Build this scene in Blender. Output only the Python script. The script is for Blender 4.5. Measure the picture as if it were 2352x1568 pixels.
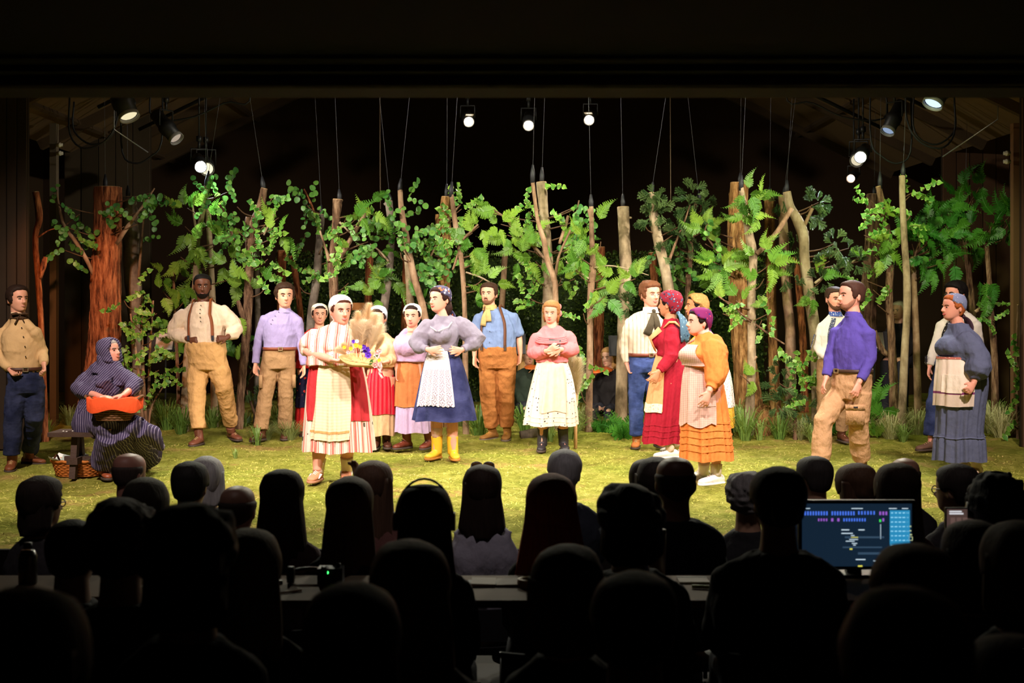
import bpy, math, random
import numpy as np
from mathutils import Vector, Matrix, Euler

for _o in list(bpy.data.objects):
    bpy.data.objects.remove(_o)
SC = bpy.context.scene
COL = SC.collection
PI = math.pi
RNG = random.Random(7)

# ---------------------------------------------------------------- camera
F, CX, HY, H = 3000.0, 1176.0, 683.0, 1.67      # focal length in pixels, horizon row, eye height above the stage
cam_d = bpy.data.cameras.new('camera')
cam_d.sensor_width = 36.0
cam_d.lens = 36.0 * F / 2352.0
cam_d.shift_y = -(784.0 - HY) / 2352.0
cam_d.clip_end = 80
cam_d.dof.use_dof = True
cam_d.dof.focus_distance = 13.0
cam_d.dof.aperture_fstop = 4.0
cam = bpy.data.objects.new('camera', cam_d)
cam.location = (0, 0, H)
cam.rotation_euler = (PI / 2, 0, 0)
COL.objects.link(cam)
SC.camera = cam

# ---------------------------------------------------------------- world, view
w = bpy.data.worlds.new('world'); SC.world = w; w.use_nodes = True
w.node_tree.nodes['Background'].inputs[0].default_value = (1.0, 0.75, 0.5, 1)
w.node_tree.nodes['Background'].inputs[1].default_value = 0.0012
SC.view_settings.view_transform = 'Standard'
SC.view_settings.look = 'None'
SC.view_settings.gamma = 1.0
SC.view_settings.use_curve_mapping = False
SC.view_settings.exposure = 0.38

# ---------------------------------------------------------------- stage lights hung above the house, out of frame
def spot(loc, aim, power, col, size=55, blend=0.6, radius=0.12, name='stage_light'):
    l = bpy.data.lights.new(name, 'SPOT'); l.energy = power; l.color = col
    l.spot_size = math.radians(size); l.spot_blend = blend; l.shadow_soft_size = radius
    o = bpy.data.objects.new(name, l); COL.objects.link(o)
    o.location = loc
    o.rotation_euler = (Vector(aim) - Vector(loc)).to_track_quat('-Z', 'Y').to_euler()
    return o
WARM = (1.0, 0.82, 0.71); NEUT = (1.0, 0.87, 0.81); COOL = (0.80, 0.90, 1.0)
for x, ax, c, p in ((-4.2, -3.5, WARM, 1350), (-2.2, -0.8, NEUT, 1350), (0.0, 0.0, WARM, 1050), (2.2, 0.9, NEUT, 1350), (4.2, 3.7, WARM, 1550)):
    spot((x, 7.9, 5.0), (ax, 13.2, 0.45), p * 0.92, c, 62, 0.7)
spot((-4.4, 12.0, 3.6), (-4.95, 16.0, 1.2), 420, (1.0, 0.38, 0.14), 34, 0.7)      # amber on the big trunk
spot((-5.0, 12.6, 4.2), (0.5, 16.2, 1.4), 1250, (1.0, 0.93, 0.76), 62, 0.7)       # side light across the trees
spot((5.0, 12.6, 4.2), (-0.5, 16.2, 1.4), 1250, (1.0, 0.93, 0.76), 62, 0.7)
spot((-3.0, 14.2, 4.6), (-1.6, 11.4, 0.0), 760, (1.0, 0.97, 0.76), 85, 0.8)      # pale warm top light on the moss, whose yellow-green is its own colour
spot((0.0, 14.2, 4.8), (0.0, 11.2, 0.0), 760, (1.0, 0.97, 0.76), 85, 0.8)
spot((3.0, 14.2, 4.6), (1.6, 11.4, 0.0), 760, (1.0, 0.97, 0.76), 85, 0.8)
spot((3.8, 13.0, 4.3), (4.6, 16.2, 1.8), 380, (0.85, 1.0, 0.5), 60, 0.8)
spot((0.5, 13.6, 4.6), (1.5, 16.5, 1.4), 260, (0.95, 1.0, 0.6), 80, 0.8)

for sx in (-1.7, 0.0, 1.7):                                                     # soft spill over the front rows
    spot((sx, 4.75, 4.9), (sx * 1.1, 7.6, 0.8), 110, (1.0, 0.86, 0.82), 44, 0.9, 0.25)

# ================================================================ helpers
def Wp(px, py, d):
    return np.array([(px - CX) / F * d, d, H - (py - HY) / F * d])
def dfoot(py, z=0.0):
    return F * (H - z) / (py - HY)

def link(o, parent=None):
    COL.objects.link(o)
    if parent is not None:
        o.parent = parent
    return o
def tag(o, label=None, cat=None, group=None, kind=None):
    if label: o['label'] = label
    if cat: o['category'] = cat
    if group: o['group'] = group
    if kind: o['kind'] = kind
    return o
def thing(name, loc, label, cat, group=None):
    o = bpy.data.objects.new(name, None); link(o)
    o.location = Vector([float(v) for v in loc]); o.empty_display_size = 0.1
    return tag(o, label, cat, group)

def catmull(xs, ys, q):
    """smooth interpolation of table ys over xs at q (numpy)"""
    xs = np.asarray(xs, float); ys = np.asarray(ys, float); q = np.asarray(q, float)
    if ys.ndim == 1: ys = ys[:, None]
    n = len(xs)
    m = np.zeros_like(ys)
    for i in range(n):
        a, b = max(i - 1, 0), min(i + 1, n - 1)
        m[i] = (ys[b] - ys[a]) / max(xs[b] - xs[a], 1e-9)
    i = np.clip(np.searchsorted(xs, q, side='right') - 1, 0, n - 2)
    h = (xs[i + 1] - xs[i]); t = np.clip((q - xs[i]) / h, 0, 1)[:, None]; h = h[:, None]
    t2, t3 = t * t, t * t * t
    return (2*t3 - 3*t2 + 1) * ys[i] + (t3 - 2*t2 + t) * h * m[i] + (-2*t3 + 3*t2) * ys[i+1] + (t3 - t2) * h * m[i+1]

_hp = np.random.RandomState(3).rand(4096)
def vnoise(p):
    """vectorised value noise, p (n,3) -> -1..1"""
    p = np.asarray(p, float); i = np.floor(p).astype(np.int64); f = p - i; f = f * f * (3 - 2 * f)
    def hsh(a, b, c): return _hp[(a * 73856093 ^ b * 19349663 ^ c * 83492791) & 4095]
    r = 0
    for dx in (0, 1):
        for dy in (0, 1):
            for dz in (0, 1):
                wgt = (f[:, 0] if dx else 1 - f[:, 0]) * (f[:, 1] if dy else 1 - f[:, 1]) * (f[:, 2] if dz else 1 - f[:, 2])
                r = r + wgt * hsh(i[:, 0] + dx, i[:, 1] + dy, i[:, 2] + dz)
    return r * 2 - 1

def nrm(v):
    v = np.asarray(v, float); l = np.linalg.norm(v)
    return v / l if l > 1e-9 else np.array([0, 0, 1.0])

class MB:
    """collects polygons for ONE mesh object"""
    def __init__(s): s.v = []; s.f = []; s.uv = []; s.mi = []; s.n = 0; s.m = 0
    def add(s, v, f, uv=None):
        v = np.asarray(v, float); b = s.n
        s.v.append(v); s.n += len(v)
        for q in f:
            s.f.append([b + k for k in q]); s.mi.append(s.m)
        s.uv.append(np.zeros((len(v), 2)) if uv is None else np.asarray(uv, float))
        return s
    def grid(s, P, closed=False, cap=False, uvs=None):
        """P (rows, cols, 3)"""
        r, c = P.shape[:2]; f = []
        cc = c if closed else c - 1
        for i in range(r - 1):
            for j in range(cc):
                k = (j + 1) % c
                f.append((i*c + j, i*c + k, (i+1)*c + k, (i+1)*c + j))
        V = P.reshape(-1, 3)
        if uvs is None:
            u, v = np.meshgrid(np.linspace(0, 1, c), np.linspace(0, 1, r)); uvs = np.stack([u, v], -1)
        U = uvs.reshape(-1, 2)
        if cap:
            V = np.vstack([V, P[0].mean(0), P[-1].mean(0)]); U = np.vstack([U, U[0], U[-1]])
            a, b = r * c, r * c + 1
            for j in range(cc):
                k = (j + 1) % c
                f.append((a, k, j)); f.append((b, (r-1)*c + j, (r-1)*c + k))
        return s.add(V, f, U)
    def tube(s, pts, rad, n=10, cap=True, flat=None, up=None, sub=0):
        pts = np.asarray(pts, float); rad = np.broadcast_to(np.asarray(rad, float), (len(pts),)) if np.ndim(rad) < 1 else np.asarray(rad, float)
        if sub:
            x = np.arange(len(pts)); q = np.linspace(0, len(pts) - 1, sub)
            rad = catmull(x, rad, q)[:, 0]; pts = catmull(x, pts, q)
        T = np.gradient(pts, axis=0) if len(pts) > 2 else np.array([pts[1] - pts[0]] * 2)
        u = np.array(up, float) if up is not None else (np.array([0, 0, 1.0]) if abs(nrm(T[0])[2]) < .9 else np.array([1.0, 0, 0]))
        P = []; a = np.linspace(0, 2 * PI, n, endpoint=False)
        for i in range(len(pts)):
            t = nrm(T[i]); u = nrm(u - t * np.dot(u, t)); b = np.cross(t, u)
            fl = 1.0 if flat is None else flat
            P.append(pts[i] + rad[i] * (np.cos(a)[:, None] * u * fl + np.sin(a)[:, None] * b))
        return s.grid(np.array(P), True, cap)
    def ell(s, c, r, R=None, n=12, m=8):
        th = np.linspace(0, PI, m + 1); a = np.linspace(0, 2 * PI, n, endpoint=False)
        th[0] = 1e-3; th[-1] = PI - 1e-3
        P = np.stack([np.outer(np.sin(th), np.cos(a)) * r[0], np.outer(np.sin(th), np.sin(a)) * r[1], np.outer(np.cos(th), np.ones(n)) * r[2]], -1)
        if R is not None: P = P @ np.array(R).T
        return s.grid(P + np.asarray(c, float), True, True)
    def box(s, c, h, R=None):
        V = np.array([[x, y, z] for x in (-1, 1) for y in (-1, 1) for z in (-1, 1)], float) * np.asarray(h, float)
        if R is not None: V = V @ np.array(R).T
        return s.add(V + np.asarray(c, float), [(0, 1, 3, 2), (4, 6, 7, 5), (0, 4, 5, 1), (2, 3, 7, 6), (0, 2, 6, 4), (1, 5, 7, 3)],
                     [[0, 0], [0, 1], [1, 0], [1, 1]] * 2)
    def mesh(s, name='m', smooth=True):
        me = bpy.data.meshes.new(name)
        V = np.vstack(s.v) if s.v else np.zeros((0, 3))
        me.from_pydata(V.tolist(), [], s.f)
        if smooth: me.polygons.foreach_set('use_smooth', [True] * len(me.polygons))
        if any(s.mi): me.polygons.foreach_set('material_index', s.mi)
        U = np.vstack(s.uv); lu = me.uv_layers.new(name='UVMap')
        li = np.zeros(len(me.loops), np.int32); me.loops.foreach_get('vertex_index', li)
        lu.data.foreach_set('uv', U[li].ravel())
        me.update()
        return me
    def build(s, name, mats, parent=None, smooth=True):
        me = s.mesh(name, smooth)
        for m_ in (mats if isinstance(mats, (list, tuple)) else [mats]): me.materials.append(m_)
        return link(bpy.data.objects.new(name, me), parent)

TMP = bpy.data.scenes.new('tmp')
def voxel(mb, size, smooth=3):
    """closed shapes -> one continuous skin"""
    ob = bpy.data.objects.new('t', mb.mesh()); TMP.collection.objects.link(ob)
    m = ob.modifiers.new('r', 'REMESH'); m.mode = 'VOXEL'; m.voxel_size = size; m.use_smooth_shade = True
    if smooth:
        k = ob.modifiers.new('s', 'SMOOTH'); k.iterations = smooth; k.factor = 0.5
    vl = TMP.view_layers[0]; vl.update(); dg = vl.depsgraph
    me = bpy.data.meshes.new_from_object(ob.evaluated_get(dg), depsgraph=dg)
    om = ob.data; bpy.data.objects.remove(ob); bpy.data.meshes.remove(om)
    return me
def getv(me):
    a = np.zeros(len(me.vertices) * 3, np.float32); me.vertices.foreach_get('co', a); return a.reshape(-1, 3).astype(float)
def getn(me):
    a = np.zeros(len(me.vertices) * 3, np.float32); me.vertices.foreach_get('normal', a); return a.reshape(-1, 3).astype(float)
def wrinkle(me, amp, sc, seed=0, ridge=True):
    V = getv(me); N = getn(me)
    n1 = vnoise(V * np.array(sc) + seed * 7.3); n2 = vnoise(V * np.array(sc) * 2.1 + seed * 3.1 + 11)
    n3 = vnoise(V * np.array(sc) * 3.7 + seed * 1.7 + 31)
    amp = amp * 1.45
    d = (.6 - 2.2 * np.abs(n1) ** .75) * 0.6 + (.4 - np.abs(n2)) * .55 + n3 * .16 if ridge else n1 * .7 + n2 * .4
    V = V + N * (amp * d)[:, None]
    me.vertices.foreach_set('co', V.astype(np.float32).ravel()); me.update()
def vobj(name, mb, mat, parent, size=0.009, smooth=3, wr=None, seed=0):
    me = voxel(mb, size, smooth)
    if wr: wrinkle(me, wr[0], wr[1], seed)
    me.materials.clear(); me.materials.append(mat)
    me.polygons.foreach_set('use_smooth', [True] * len(me.polygons))
    me.name = name
    return link(bpy.data.objects.new(name, me), parent)

# ================================================================ materials
class NB:
    def __init__(s, name):
        s.m = bpy.data.materials.new(name); s.m.use_nodes = True; s.t = s.m.node_tree
        s.p = s.t.nodes['Principled BSDF']
    def nd(s, ty, **kw):
        n = s.t.nodes.new(ty)
        for k, v in kw.items(): setattr(n, k, v)
        return n
    def lk(s, a, b): s.t.links.new(a, b)
    def inp(s, n, k, v):
        if isinstance(v, bpy.types.NodeSocket): s.lk(v, n.inputs[k])
        else: n.inputs[k].default_value = v
    def math(s, op, a, b=0.0, c=None):
        n = s.nd('ShaderNodeMath', operation=op); s.inp(n, 0, a); s.inp(n, 1, b)
        if c is not None: s.inp(n, 2, c)
        return n.outputs[0]
    def mix(s, f, a, b, blend='MIX'):
        n = s.nd('ShaderNodeMix', data_type='RGBA', blend_type=blend)
        s.inp(n, 0, f); s.inp(n, 6, c4(a)); s.inp(n, 7, c4(b)); return n.outputs[2]
    def co(s, which='Object'): return s.nd('ShaderNodeTexCoord').outputs[which]
    def sep(s, v):
        n = s.nd('ShaderNodeSeparateXYZ'); s.lk(v, n.inputs[0]); return n.outputs
    def map(s, v, scale): 
        n = s.nd('ShaderNodeMapping'); s.lk(v, n.inputs[0]); n.inputs['Scale'].default_value = scale; return n.outputs[0]
    def noise(s, v, scale, detail=3, rough=.55, col=False):
        n = s.nd('ShaderNodeTexNoise'); s.lk(v, n.inputs['Vector']); n.inputs['Scale'].default_value = scale
        n.inputs['Detail'].default_value = detail; n.inputs['Roughness'].default_value = rough
        return n.outputs['Color' if col else 'Fac']
    def vor(s, v, scale, out='Distance', feature='F1', rnd=1.0):
        n = s.nd('ShaderNodeTexVoronoi', feature=feature); s.lk(v, n.inputs['Vector']); n.inputs['Scale'].default_value = scale
        n.inputs['Randomness'].default_value = rnd; return n.outputs[out]
    def ramp(s, f, stops, const=False):
        n = s.nd('ShaderNodeValToRGB'); s.lk(f, n.inputs[0]); e = n.color_ramp
        if const: e.interpolation = 'CONSTANT'
        while len(e.elements) < len(stops): e.elements.new(0.5)
        for el, (p, c) in zip(e.elements, stops): el.position = p; el.color = c4(c)
        return n.outputs[0]
    def bump(s, h, strength, dist=0.01, prev=None):
        n = s.nd('ShaderNodeBump'); n.inputs['Strength'].default_value = strength; n.inputs['Distance'].default_value = dist
        s.lk(h, n.inputs['Height'])
        if prev is not None: s.lk(prev, n.inputs['Normal'])
        return n.outputs[0]
    def fin(s, col, rough=.8, spec=.25, normal=None, metal=0.0, **kw):
        s.inp(s.p, 'Base Color', c4(col)); s.inp(s.p, 'Roughness', rough); s.p.inputs['Specular IOR Level'].default_value = spec
        s.p.inputs['Metallic'].default_value = metal
        if normal is not None: s.lk(normal, s.p.inputs['Normal'])
        for k, v in kw.items(): s.inp(s.p, k.replace('_', ' '), v)
        return s.m
def c4(c):
    if isinstance(c, bpy.types.NodeSocket): return c
    return (c[0], c[1], c[2], 1.0)

_MC = {}
def cloth(col, rough=.85, var=.18, fold=.35):
    k = ('cloth', col, rough, var, fold)
    if k not in _MC:
        b = NB('cloth'); o = b.co()
        n = b.noise(o, 9, 3)
        c = b.mix(n, tuple(x * (1 - var) for x in col), tuple(min(1, x * (1 + var * .5)) for x in col))
        nb = b.bump(b.noise(b.map(o, (9, 9, 6)), 1.6, 4, .5), min(1, fold * 1.6), .025)
        nb = b.bump(b.noise(b.map(o, (30, 30, 13)), 1.0, 3, .5), .35, .01, nb)
        nb = b.bump(b.noise(o, 350, 2), .15, .002, nb)
        _MC[k] = b.fin(c, rough, .15, nb)
    return _MC[k]
def plain(col, rough=.6, spec=.3, metal=0.0, var=.15, vs=12, bump=.1):
    k = ('plain', col, rough, spec, metal, var, vs, bump)
    if k not in _MC:
        b = NB('plain'); o = b.co(); n = b.noise(o, vs, 4)
        c = b.mix(n, tuple(x * (1 - var) for x in col), tuple(min(1, x * (1 + var)) for x in col))
        _MC[k] = b.fin(c, rough, spec, b.bump(b.noise(o, vs * 6, 3), bump, .01), metal)
    return _MC[k]
def emit(col, strength):
    k = ('emit', col, strength)
    if k not in _MC:
        b = NB('glow'); b.p.inputs['Emission Color'].default_value = c4(col); b.p.inputs['Emission Strength'].default_value = strength
        _MC[k] = b.fin((0.02, 0.02, 0.02), .4)
    return _MC[k]
def skin(col):
    k = ('skin', col)
    if k not in _MC:
        b = NB('skin'); o = b.co()
        c = b.mix(b.noise(o, 14, 3), tuple(x * f for x, f in zip(col, (.97, .86, .84))), tuple(min(1, x * 1.04) for x in col))
        _MC[k] = b.fin(c, .5, .35, b.bump(b.noise(o, 120, 2), .06, .004))
    return _MC[k]
def hairm(col):
    k = ('hair', col)
    if k not in _MC:
        b = NB('hair'); o = b.co(); n = b.noise(b.map(o, (90, 90, 9)), 1.2, 3)
        c = b.mix(n, tuple(x * .55 for x in col), tuple(min(1, x * 1.45) for x in col))
        _MC[k] = b.fin(c, .65, .12, b.bump(n, .5, .006))
    return _MC[k]
def denim(col):
    k = ('denim', col)
    if k not in _MC:
        b = NB('denim'); o = b.co()
        c = b.mix(b.ramp(b.noise(o, 5, 4), [(.4, (0, 0, 0)), (.7, (1, 1, 1))]), col, tuple(min(1, x * 2.1 + .02) for x in col))
        _MC[k] = b.fin(c, .85, .15, b.bump(b.noise(b.map(o, (7, 7, 12)), 2, 4), .4, .02))
    return _MC[k]
def stripes(name, stops, freq, axis='u', dots=None, rough=.85):
    """constant-colour stripes round a skirt (u), across an object's x, or slanted"""
    if name in _MC: return _MC[name]
    b = NB(name)
    if axis == 'u': s = b.sep(b.co('UV'))[0]; v = b.co('UV'); vv = b.map(v, (freq, freq * .35, 1))
    elif axis == 'v': s = b.sep(b.co('UV'))[1]; v = b.co('UV'); vv = v
    elif axis == 'x': s = b.sep(b.co())[0]; vv = b.co()
    elif axis == 'xz':
        q = b.sep(b.co()); s = b.math('ADD', q[0], b.math('MULTIPLY', q[2], -.8)); vv = b.co()
    fr = b.math('FRACT', b.math('MULTIPLY_ADD', s, freq, 100.0))
    c = b.ramp(fr, stops, True)
    if dots:
        dcol, dsc, dr, band = dots
        dv = b.vor(vv if axis == 'u' else b.co(), dsc)
        f = b.math('LESS_THAN', dv, dr)
        if band: f = b.math('MULTIPLY', f, b.math('MULTIPLY', b.math('GREATER_THAN', fr, band[0]), b.math('LESS_THAN', fr, band[1])))
        c = b.mix(f, c, dcol)
    o = b.co()
    c = b.mix(b.math('MULTIPLY', b.noise(o, 8, 3), .22), c, b.mix(1.0, c, (.7, .68, .66), 'MULTIPLY'))
    _MC[name] = b.fin(c, rough, .15, b.bump(b.noise(b.map(o, (9, 9, 6)), 1.6, 4, .5), .35, .02))
    return _MC[name]
def spotted(name, base, spots, coord='Object', rough=.85):
    """spots: list of (colour, scale, radius, randomness)"""
    if name in _MC: return _MC[name]
    b = NB(name); v = b.co(coord); c = base
    if coord == 'Object':                                   # hand-drawn unevenness
        va = b.nd('ShaderNodeVectorMath', operation='MULTIPLY_ADD'); b.lk(b.noise(v, 26, 3, .6, True), va.inputs[0]); va.inputs[1].default_value = (.05, .05, .05); b.lk(v, va.inputs[2]); v = va.outputs[0]
    for i, (col, sc, r, rn) in enumerate(spots):
        mp = b.nd('ShaderNodeMapping'); b.lk(v, mp.inputs[0]); mp.inputs['Location'].default_value = (i * .37, i * .21, i * .13)
        if coord == 'UV': mp.inputs['Scale'].default_value = (3.0, 1, 1)
        d = b.vor(mp.outputs[0], sc, rnd=rn)
        c = b.mix(b.math('LESS_THAN', d, r), c, col)
    _MC[name] = b.fin(c, rough, .15, b.bump(b.noise(b.map(b.co(), (9, 9, 6)), 1.6, 4, .5), .3, .02))
    return _MC[name]
def gingham(name, c1, c2, f=70, coord='Object'):
    if name in _MC: return _MC[name]
    b = NB(name); q = b.sep(b.co(coord))
    fu, fv = (q[0], q[2]) if coord == 'Object' else (b.math('MULTIPLY', q[0], 3.0), q[1])
    a = b.math('GREATER_THAN', b.math('FRACT', b.math('MULTIPLY_ADD', fu, f, 100.)), .6)
    d = b.math('GREATER_THAN', b.math('FRACT', b.math('MULTIPLY_ADD', fv, f, 100.)), .6)
    c = b.mix(b.math('MULTIPLY', b.math('ADD', a, d), .5), c1, c2)
    _MC[name] = b.fin(c, .85, .15, b.bump(b.noise(b.map(b.co(), (9, 9, 6)), 1.6, 4, .5), .35, .02))
    return _MC[name]

# ================================================================ the setting
def moss_h(x, y):
    p = np.stack([np.ravel(x), np.ravel(y), np.zeros(np.size(x))], -1)
    h = vnoise(p * 1.1) * .022 + vnoise(p * 3.3 + 5) * .012 + vnoise(p * 9 + 9) * .008 + vnoise(p * 21 + 3) * .006
    back = np.clip((np.ravel(y) - 14.9) / 1.2, 0, 1)
    h = h + back * (0.05 + .06 * vnoise(p * 1.7 + 20))
    return (h - .012).reshape(np.shape(x))
def moss_mat():
    b = NB('moss'); o = b.co()
    n = b.noise(b.map(o, (1, .8, 1)), 1.5, 7, .68)
    n2 = b.noise(b.map(o, (1, .7, 1)), 6.0, 10, .78)
    n3 = b.noise(b.map(o, (.6, 1, 1)), 34, 6, .75)
    c = b.ramp(n2, [(.28, (.16, .175, .02)), (.42, (.32, .325, .045)), (.56, (.47, .45, .085)), (.72, (.61, .56, .16))])
    c = b.mix(b.math('MULTIPLY', b.ramp(n3, [(.38, (1, 1, 1)), (.50, (0, 0, 0))]), .45), c, (.17, .175, .02))
    c = b.mix(b.ramp(n, [(.54, (0, 0, 0)), (.66, (.8, .8, .8))]), c, b.ramp(n3, [(.35, (.42, .21, .07)), (.65, (.74, .46, .19))]))
    c = b.mix(b.ramp(b.noise(o, .9, 5), [(.5, (0, 0, 0)), (.62, (.55, .55, .55))]), c, b.ramp(n2, [(.35, (.17, .22, .02)), (.6, (.38, .44, .06))]))
    nb = b.bump(n2, .9, .08); nb = b.bump(n3, 1.0, .03, nb); nb = b.bump(b.noise(o, 140, 3), .7, .008, nb)
    return b.fin(c, .95, .08, nb)
gx, gy = np.meshgrid(np.linspace(-9.5, 9.5, 420), np.linspace(8.7, 22.2, 320))
mb = MB().grid(np.stack([gx, gy, moss_h(gx, gy)], -1))
tag(mb.build('stage', moss_mat()), kind='structure')
# loose moss strands lying on the stage
rs = np.random.RandomState(11)
N = 45000
x = rs.uniform(-5.2, 5.2, N); y = 9.0 + rs.rand(N) ** 1.3 * 8.0
h = moss_h(x, y); a = rs.rand(N) * 2 * PI; L = rs.uniform(.03, .08, N); wd = rs.uniform(.002, .005, N); up = rs.uniform(.002, .014, N)
dx, dy = np.cos(a) * L, np.sin(a) * L
V = np.empty((N, 3, 3)); V[:, 0] = np.stack([x - dy * wd / L, y + dx * wd / L, h - .002], -1); V[:, 1] = np.stack([x + dy * wd / L, y - dx * wd / L, h - .002], -1)
V[:, 2] = np.stack([x + dx, y + dy, h + up], -1)
b = NB('moss_strand'); oi = b.noise(b.co(), 3, 3)
m_str = b.fin(b.ramp(oi, [(.35, (.40, .40, .05)), (.55, (.60, .54, .12)), (.68, (.70, .48, .2))]), .9, .1)
mb = MB(); mb.add(V.reshape(-1, 3), [(3*i, 3*i+1, 3*i+2) for i in range(N)])
tag(mb.build('moss_strands', m_str, smooth=False), 'loose green and tan moss strands strewn over the stage', 'moss', kind='stuff')

def slab(name, c, hsz, mat, R=None, kind='structure', parent=None):
    o = MB().box(c, hsz, R).build(name, mat, parent, smooth=False)
    if parent is None: tag(o, kind=kind)
    return o
BLACK = plain((.012, .010, .008), .9, .1)
BROWN = plain((.075, .047, .026), .85, .15, vs=3)
DARKW = plain((.030, .020, .012), .85, .15, vs=3)
# raked house floor
def zfl(d): return -0.05 - (d - 2.0) * 0.0755
mb = MB(); P = np.array([[[x, y, zfl(y)] for x in (-9, 9)] for y in (-1.5, 8.7)])
tag(mb.grid(P).build('floor', plain((.02, .017, .015), .9, .15)), kind='structure')
slab('trim_1', (0, 8.72, -.28), (9, .02, .27), BLACK)                      # stage fascia
# low soffit over the photographer, with beam and conduit
slab('ceiling', (0, 1.4, 2.46), (9, 2.8, .12), plain((.018, .012, .007), .9, .1))
slab('trim_2', (0, 4.1, 2.357), (9, .10, .045), plain((.03, .018, .008), .8, .2))
for k, (d, z, r, col) in enumerate(((3.90, 2.318, .016, (.30, .17, .06)), (3.70, 2.322, .012, (.16, .09, .04)))):
    o = MB().tube([(-4, d, z), (-1, d, z - .004), (1.5, d, z), (4, d, z - .003)], r, 10).build('conduit', plain(col, .5, .4))
    tag(o, ('thick' if k == 0 else 'thin') + ' brown conduit running across under the dark soffit', 'pipe', 'conduits under the soffit')
# roof over the stage: two slopes and rafters
EZ, EX, RZ = 3.72, 6.3, 6.8
ang = math.atan2(RZ - EZ, EX); Ls = math.hypot(RZ - EZ, EX) / 2
for sgn, nm in ((-1, 'ceiling_left'), (1, 'ceiling_right')):
    R = np.array(Matrix.Rotation(sgn * ang, 3, 'Y'))
    c = np.array([sgn * EX / 2, 16.2, (EZ + RZ) / 2 + .06])
    ro = slab(nm, c, (Ls, 6.1, .05), plain((.15, .095, .05), .9, .1, vs=2), R)
    for k in range(6):
        cc = c + R @ np.array([0, -5.2 + k * 2.1, -.11])
        slab('rafter', cc, (Ls, .05, .06), BROWN, R, parent=ro)
    for k in range(4):
        cc = c + R @ np.array([-Ls + .6 + k * 1.6, 0, -.08])
        slab('purlin', cc, (.03, 6.0, .03), BROWN, R, parent=ro)
slab('wall_back', (0, 22.2, 3.2), (9.5, .08, 3.8), plain((.040, .022, .012), .9, .1, vs=2))
for sgn, nm in ((-1, 'wall_left'), (1, 'wall_right')):
    slab(nm, (sgn * 8.0, 16, 2.0), (.06, 6.5, 2.6), plain((.06, .036, .02), .9, .1, vs=2))
# wooden masking flats and posts on either side
def planks(name, px0, px1, d, ztop, n, col, seed):
    x0, x1 = Wp(px0, 0, d)[0], Wp(px1, 0, d)[0]
    o = slab(name, ((x0 + x1) / 2, d + .05, ztop / 2), ((x1 - x0) / 2, .02, ztop / 2), DARKW)
    r = random.Random(seed); wd = (x1 - x0) / n
    for k in range(n):
        f = r.uniform(.75, 1.2)
        slab('plank', (x0 + wd * (k + .5), d + r.uniform(.0, .012), ztop / 2 - .01), (wd / 2 - .006, .02, ztop / 2 - .01),
             plain(tuple(round(v * f, 3) for v in col), .85, .15, vs=3), parent=o)
planks('wall_left_near', -120, 62, 14.4, 4.2, 8, (.034, .022, .014), 1)
planks('wall_left_rear', 148, 345, 18.6, 4.6, 5, (.06, .042, .026), 2)
planks('wall_right_near', 2347, 2520, 14.6, 4.2, 7, (.10, .055, .03), 3)
planks('wall_right_rear', 2165, 2318, 18.6, 4.6, 5, (.10, .05, .028), 4)
def post(name, px0, px1, d, zt, col):
    x0, x1 = Wp(px0, 0, d)[0], Wp(px1, 0, d)[0]
    return slab(name, ((x0 + x1) / 2, d, zt / 2), ((x1 - x0) / 2, .05, zt / 2), plain(col, .8, .2, vs=4))
pl = post('trim_3', 117, 132, 16.4, 3.85, (.13, .10, .07))
pr = post('trim_4', 2324, 2343, 15.4, 3.72, (.17, .085, .04))
def at_(px, py, d): return Wp(px, py, d)
WHITE_C = plain((.6, .56, .45), .5, .4)
for pp, px, pys, d in ((pl, 137, (333, 352), 16.3), (pr, 2313, (352, 371), 15.3)):
    for py in pys:
        c = at_(px, py, d); mb = MB(); mb.tube([c + (-.04, 0, 0), c + (.04, 0, 0)], .022, 10); mb.tube([c + (-.015, 0, 0), c + (.015, 0, 0)], .03, 10)
        mb.build('insulator', WHITE_C, pp)
# dark green hedge wall behind the trees
HEDGE = plain((.018, .03, .008), .9, .1)
hr = thing('hedge', (.15, 20.2, 0), 'long clipped box hedge wall standing dark behind the trees', 'hedge')
x0, x1 = -3.5, 4.0
MB().box((0, .2, 1.14), (3.75, .16, 1.14)).build('hedge_core', HEDGE, hr, smooth=False)
N = 22000; lx = rs.uniform(-3.8, 3.8, N); lz = rs.uniform(0, 2.36, N); ly = rs.uniform(-.08, .06, N)
tp = rs.rand(N) < .12; lz[tp] = 2.30 + rs.rand(tp.sum()) * .09; ly[tp] = rs.uniform(-.05, .35, tp.sum())
C3 = np.stack([lx, ly, lz], -1); A = rs.normal(size=(N, 3)); A /= np.linalg.norm(A, axis=1)[:, None]; B = np.cross(A, rs.normal(size=(N, 3))); B /= np.linalg.norm(B, axis=1)[:, None]
sz = rs.uniform(.018, .034, N)[:, None]
V = np.stack([C3 - A * sz, C3 + B * sz * .55, C3 + A * sz, C3 - B * sz * .55], 1)
b = NB('hedge_leaf'); m_hl = b.fin(b.ramp(b.noise(b.co(), 18, 2), [(.35, (.02, .045, .006)), (.6, (.07, .11, .015)), (.75, (.16, .17, .03))]), .5, .4)
mb = MB(); mb.add(V.reshape(-1, 3), [(4*i, 4*i+1, 4*i+2, 4*i+3) for i in range(N)])
tag(mb.build('hedge_leaves', m_hl, hr, smooth=False), kind='stuff')

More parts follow.
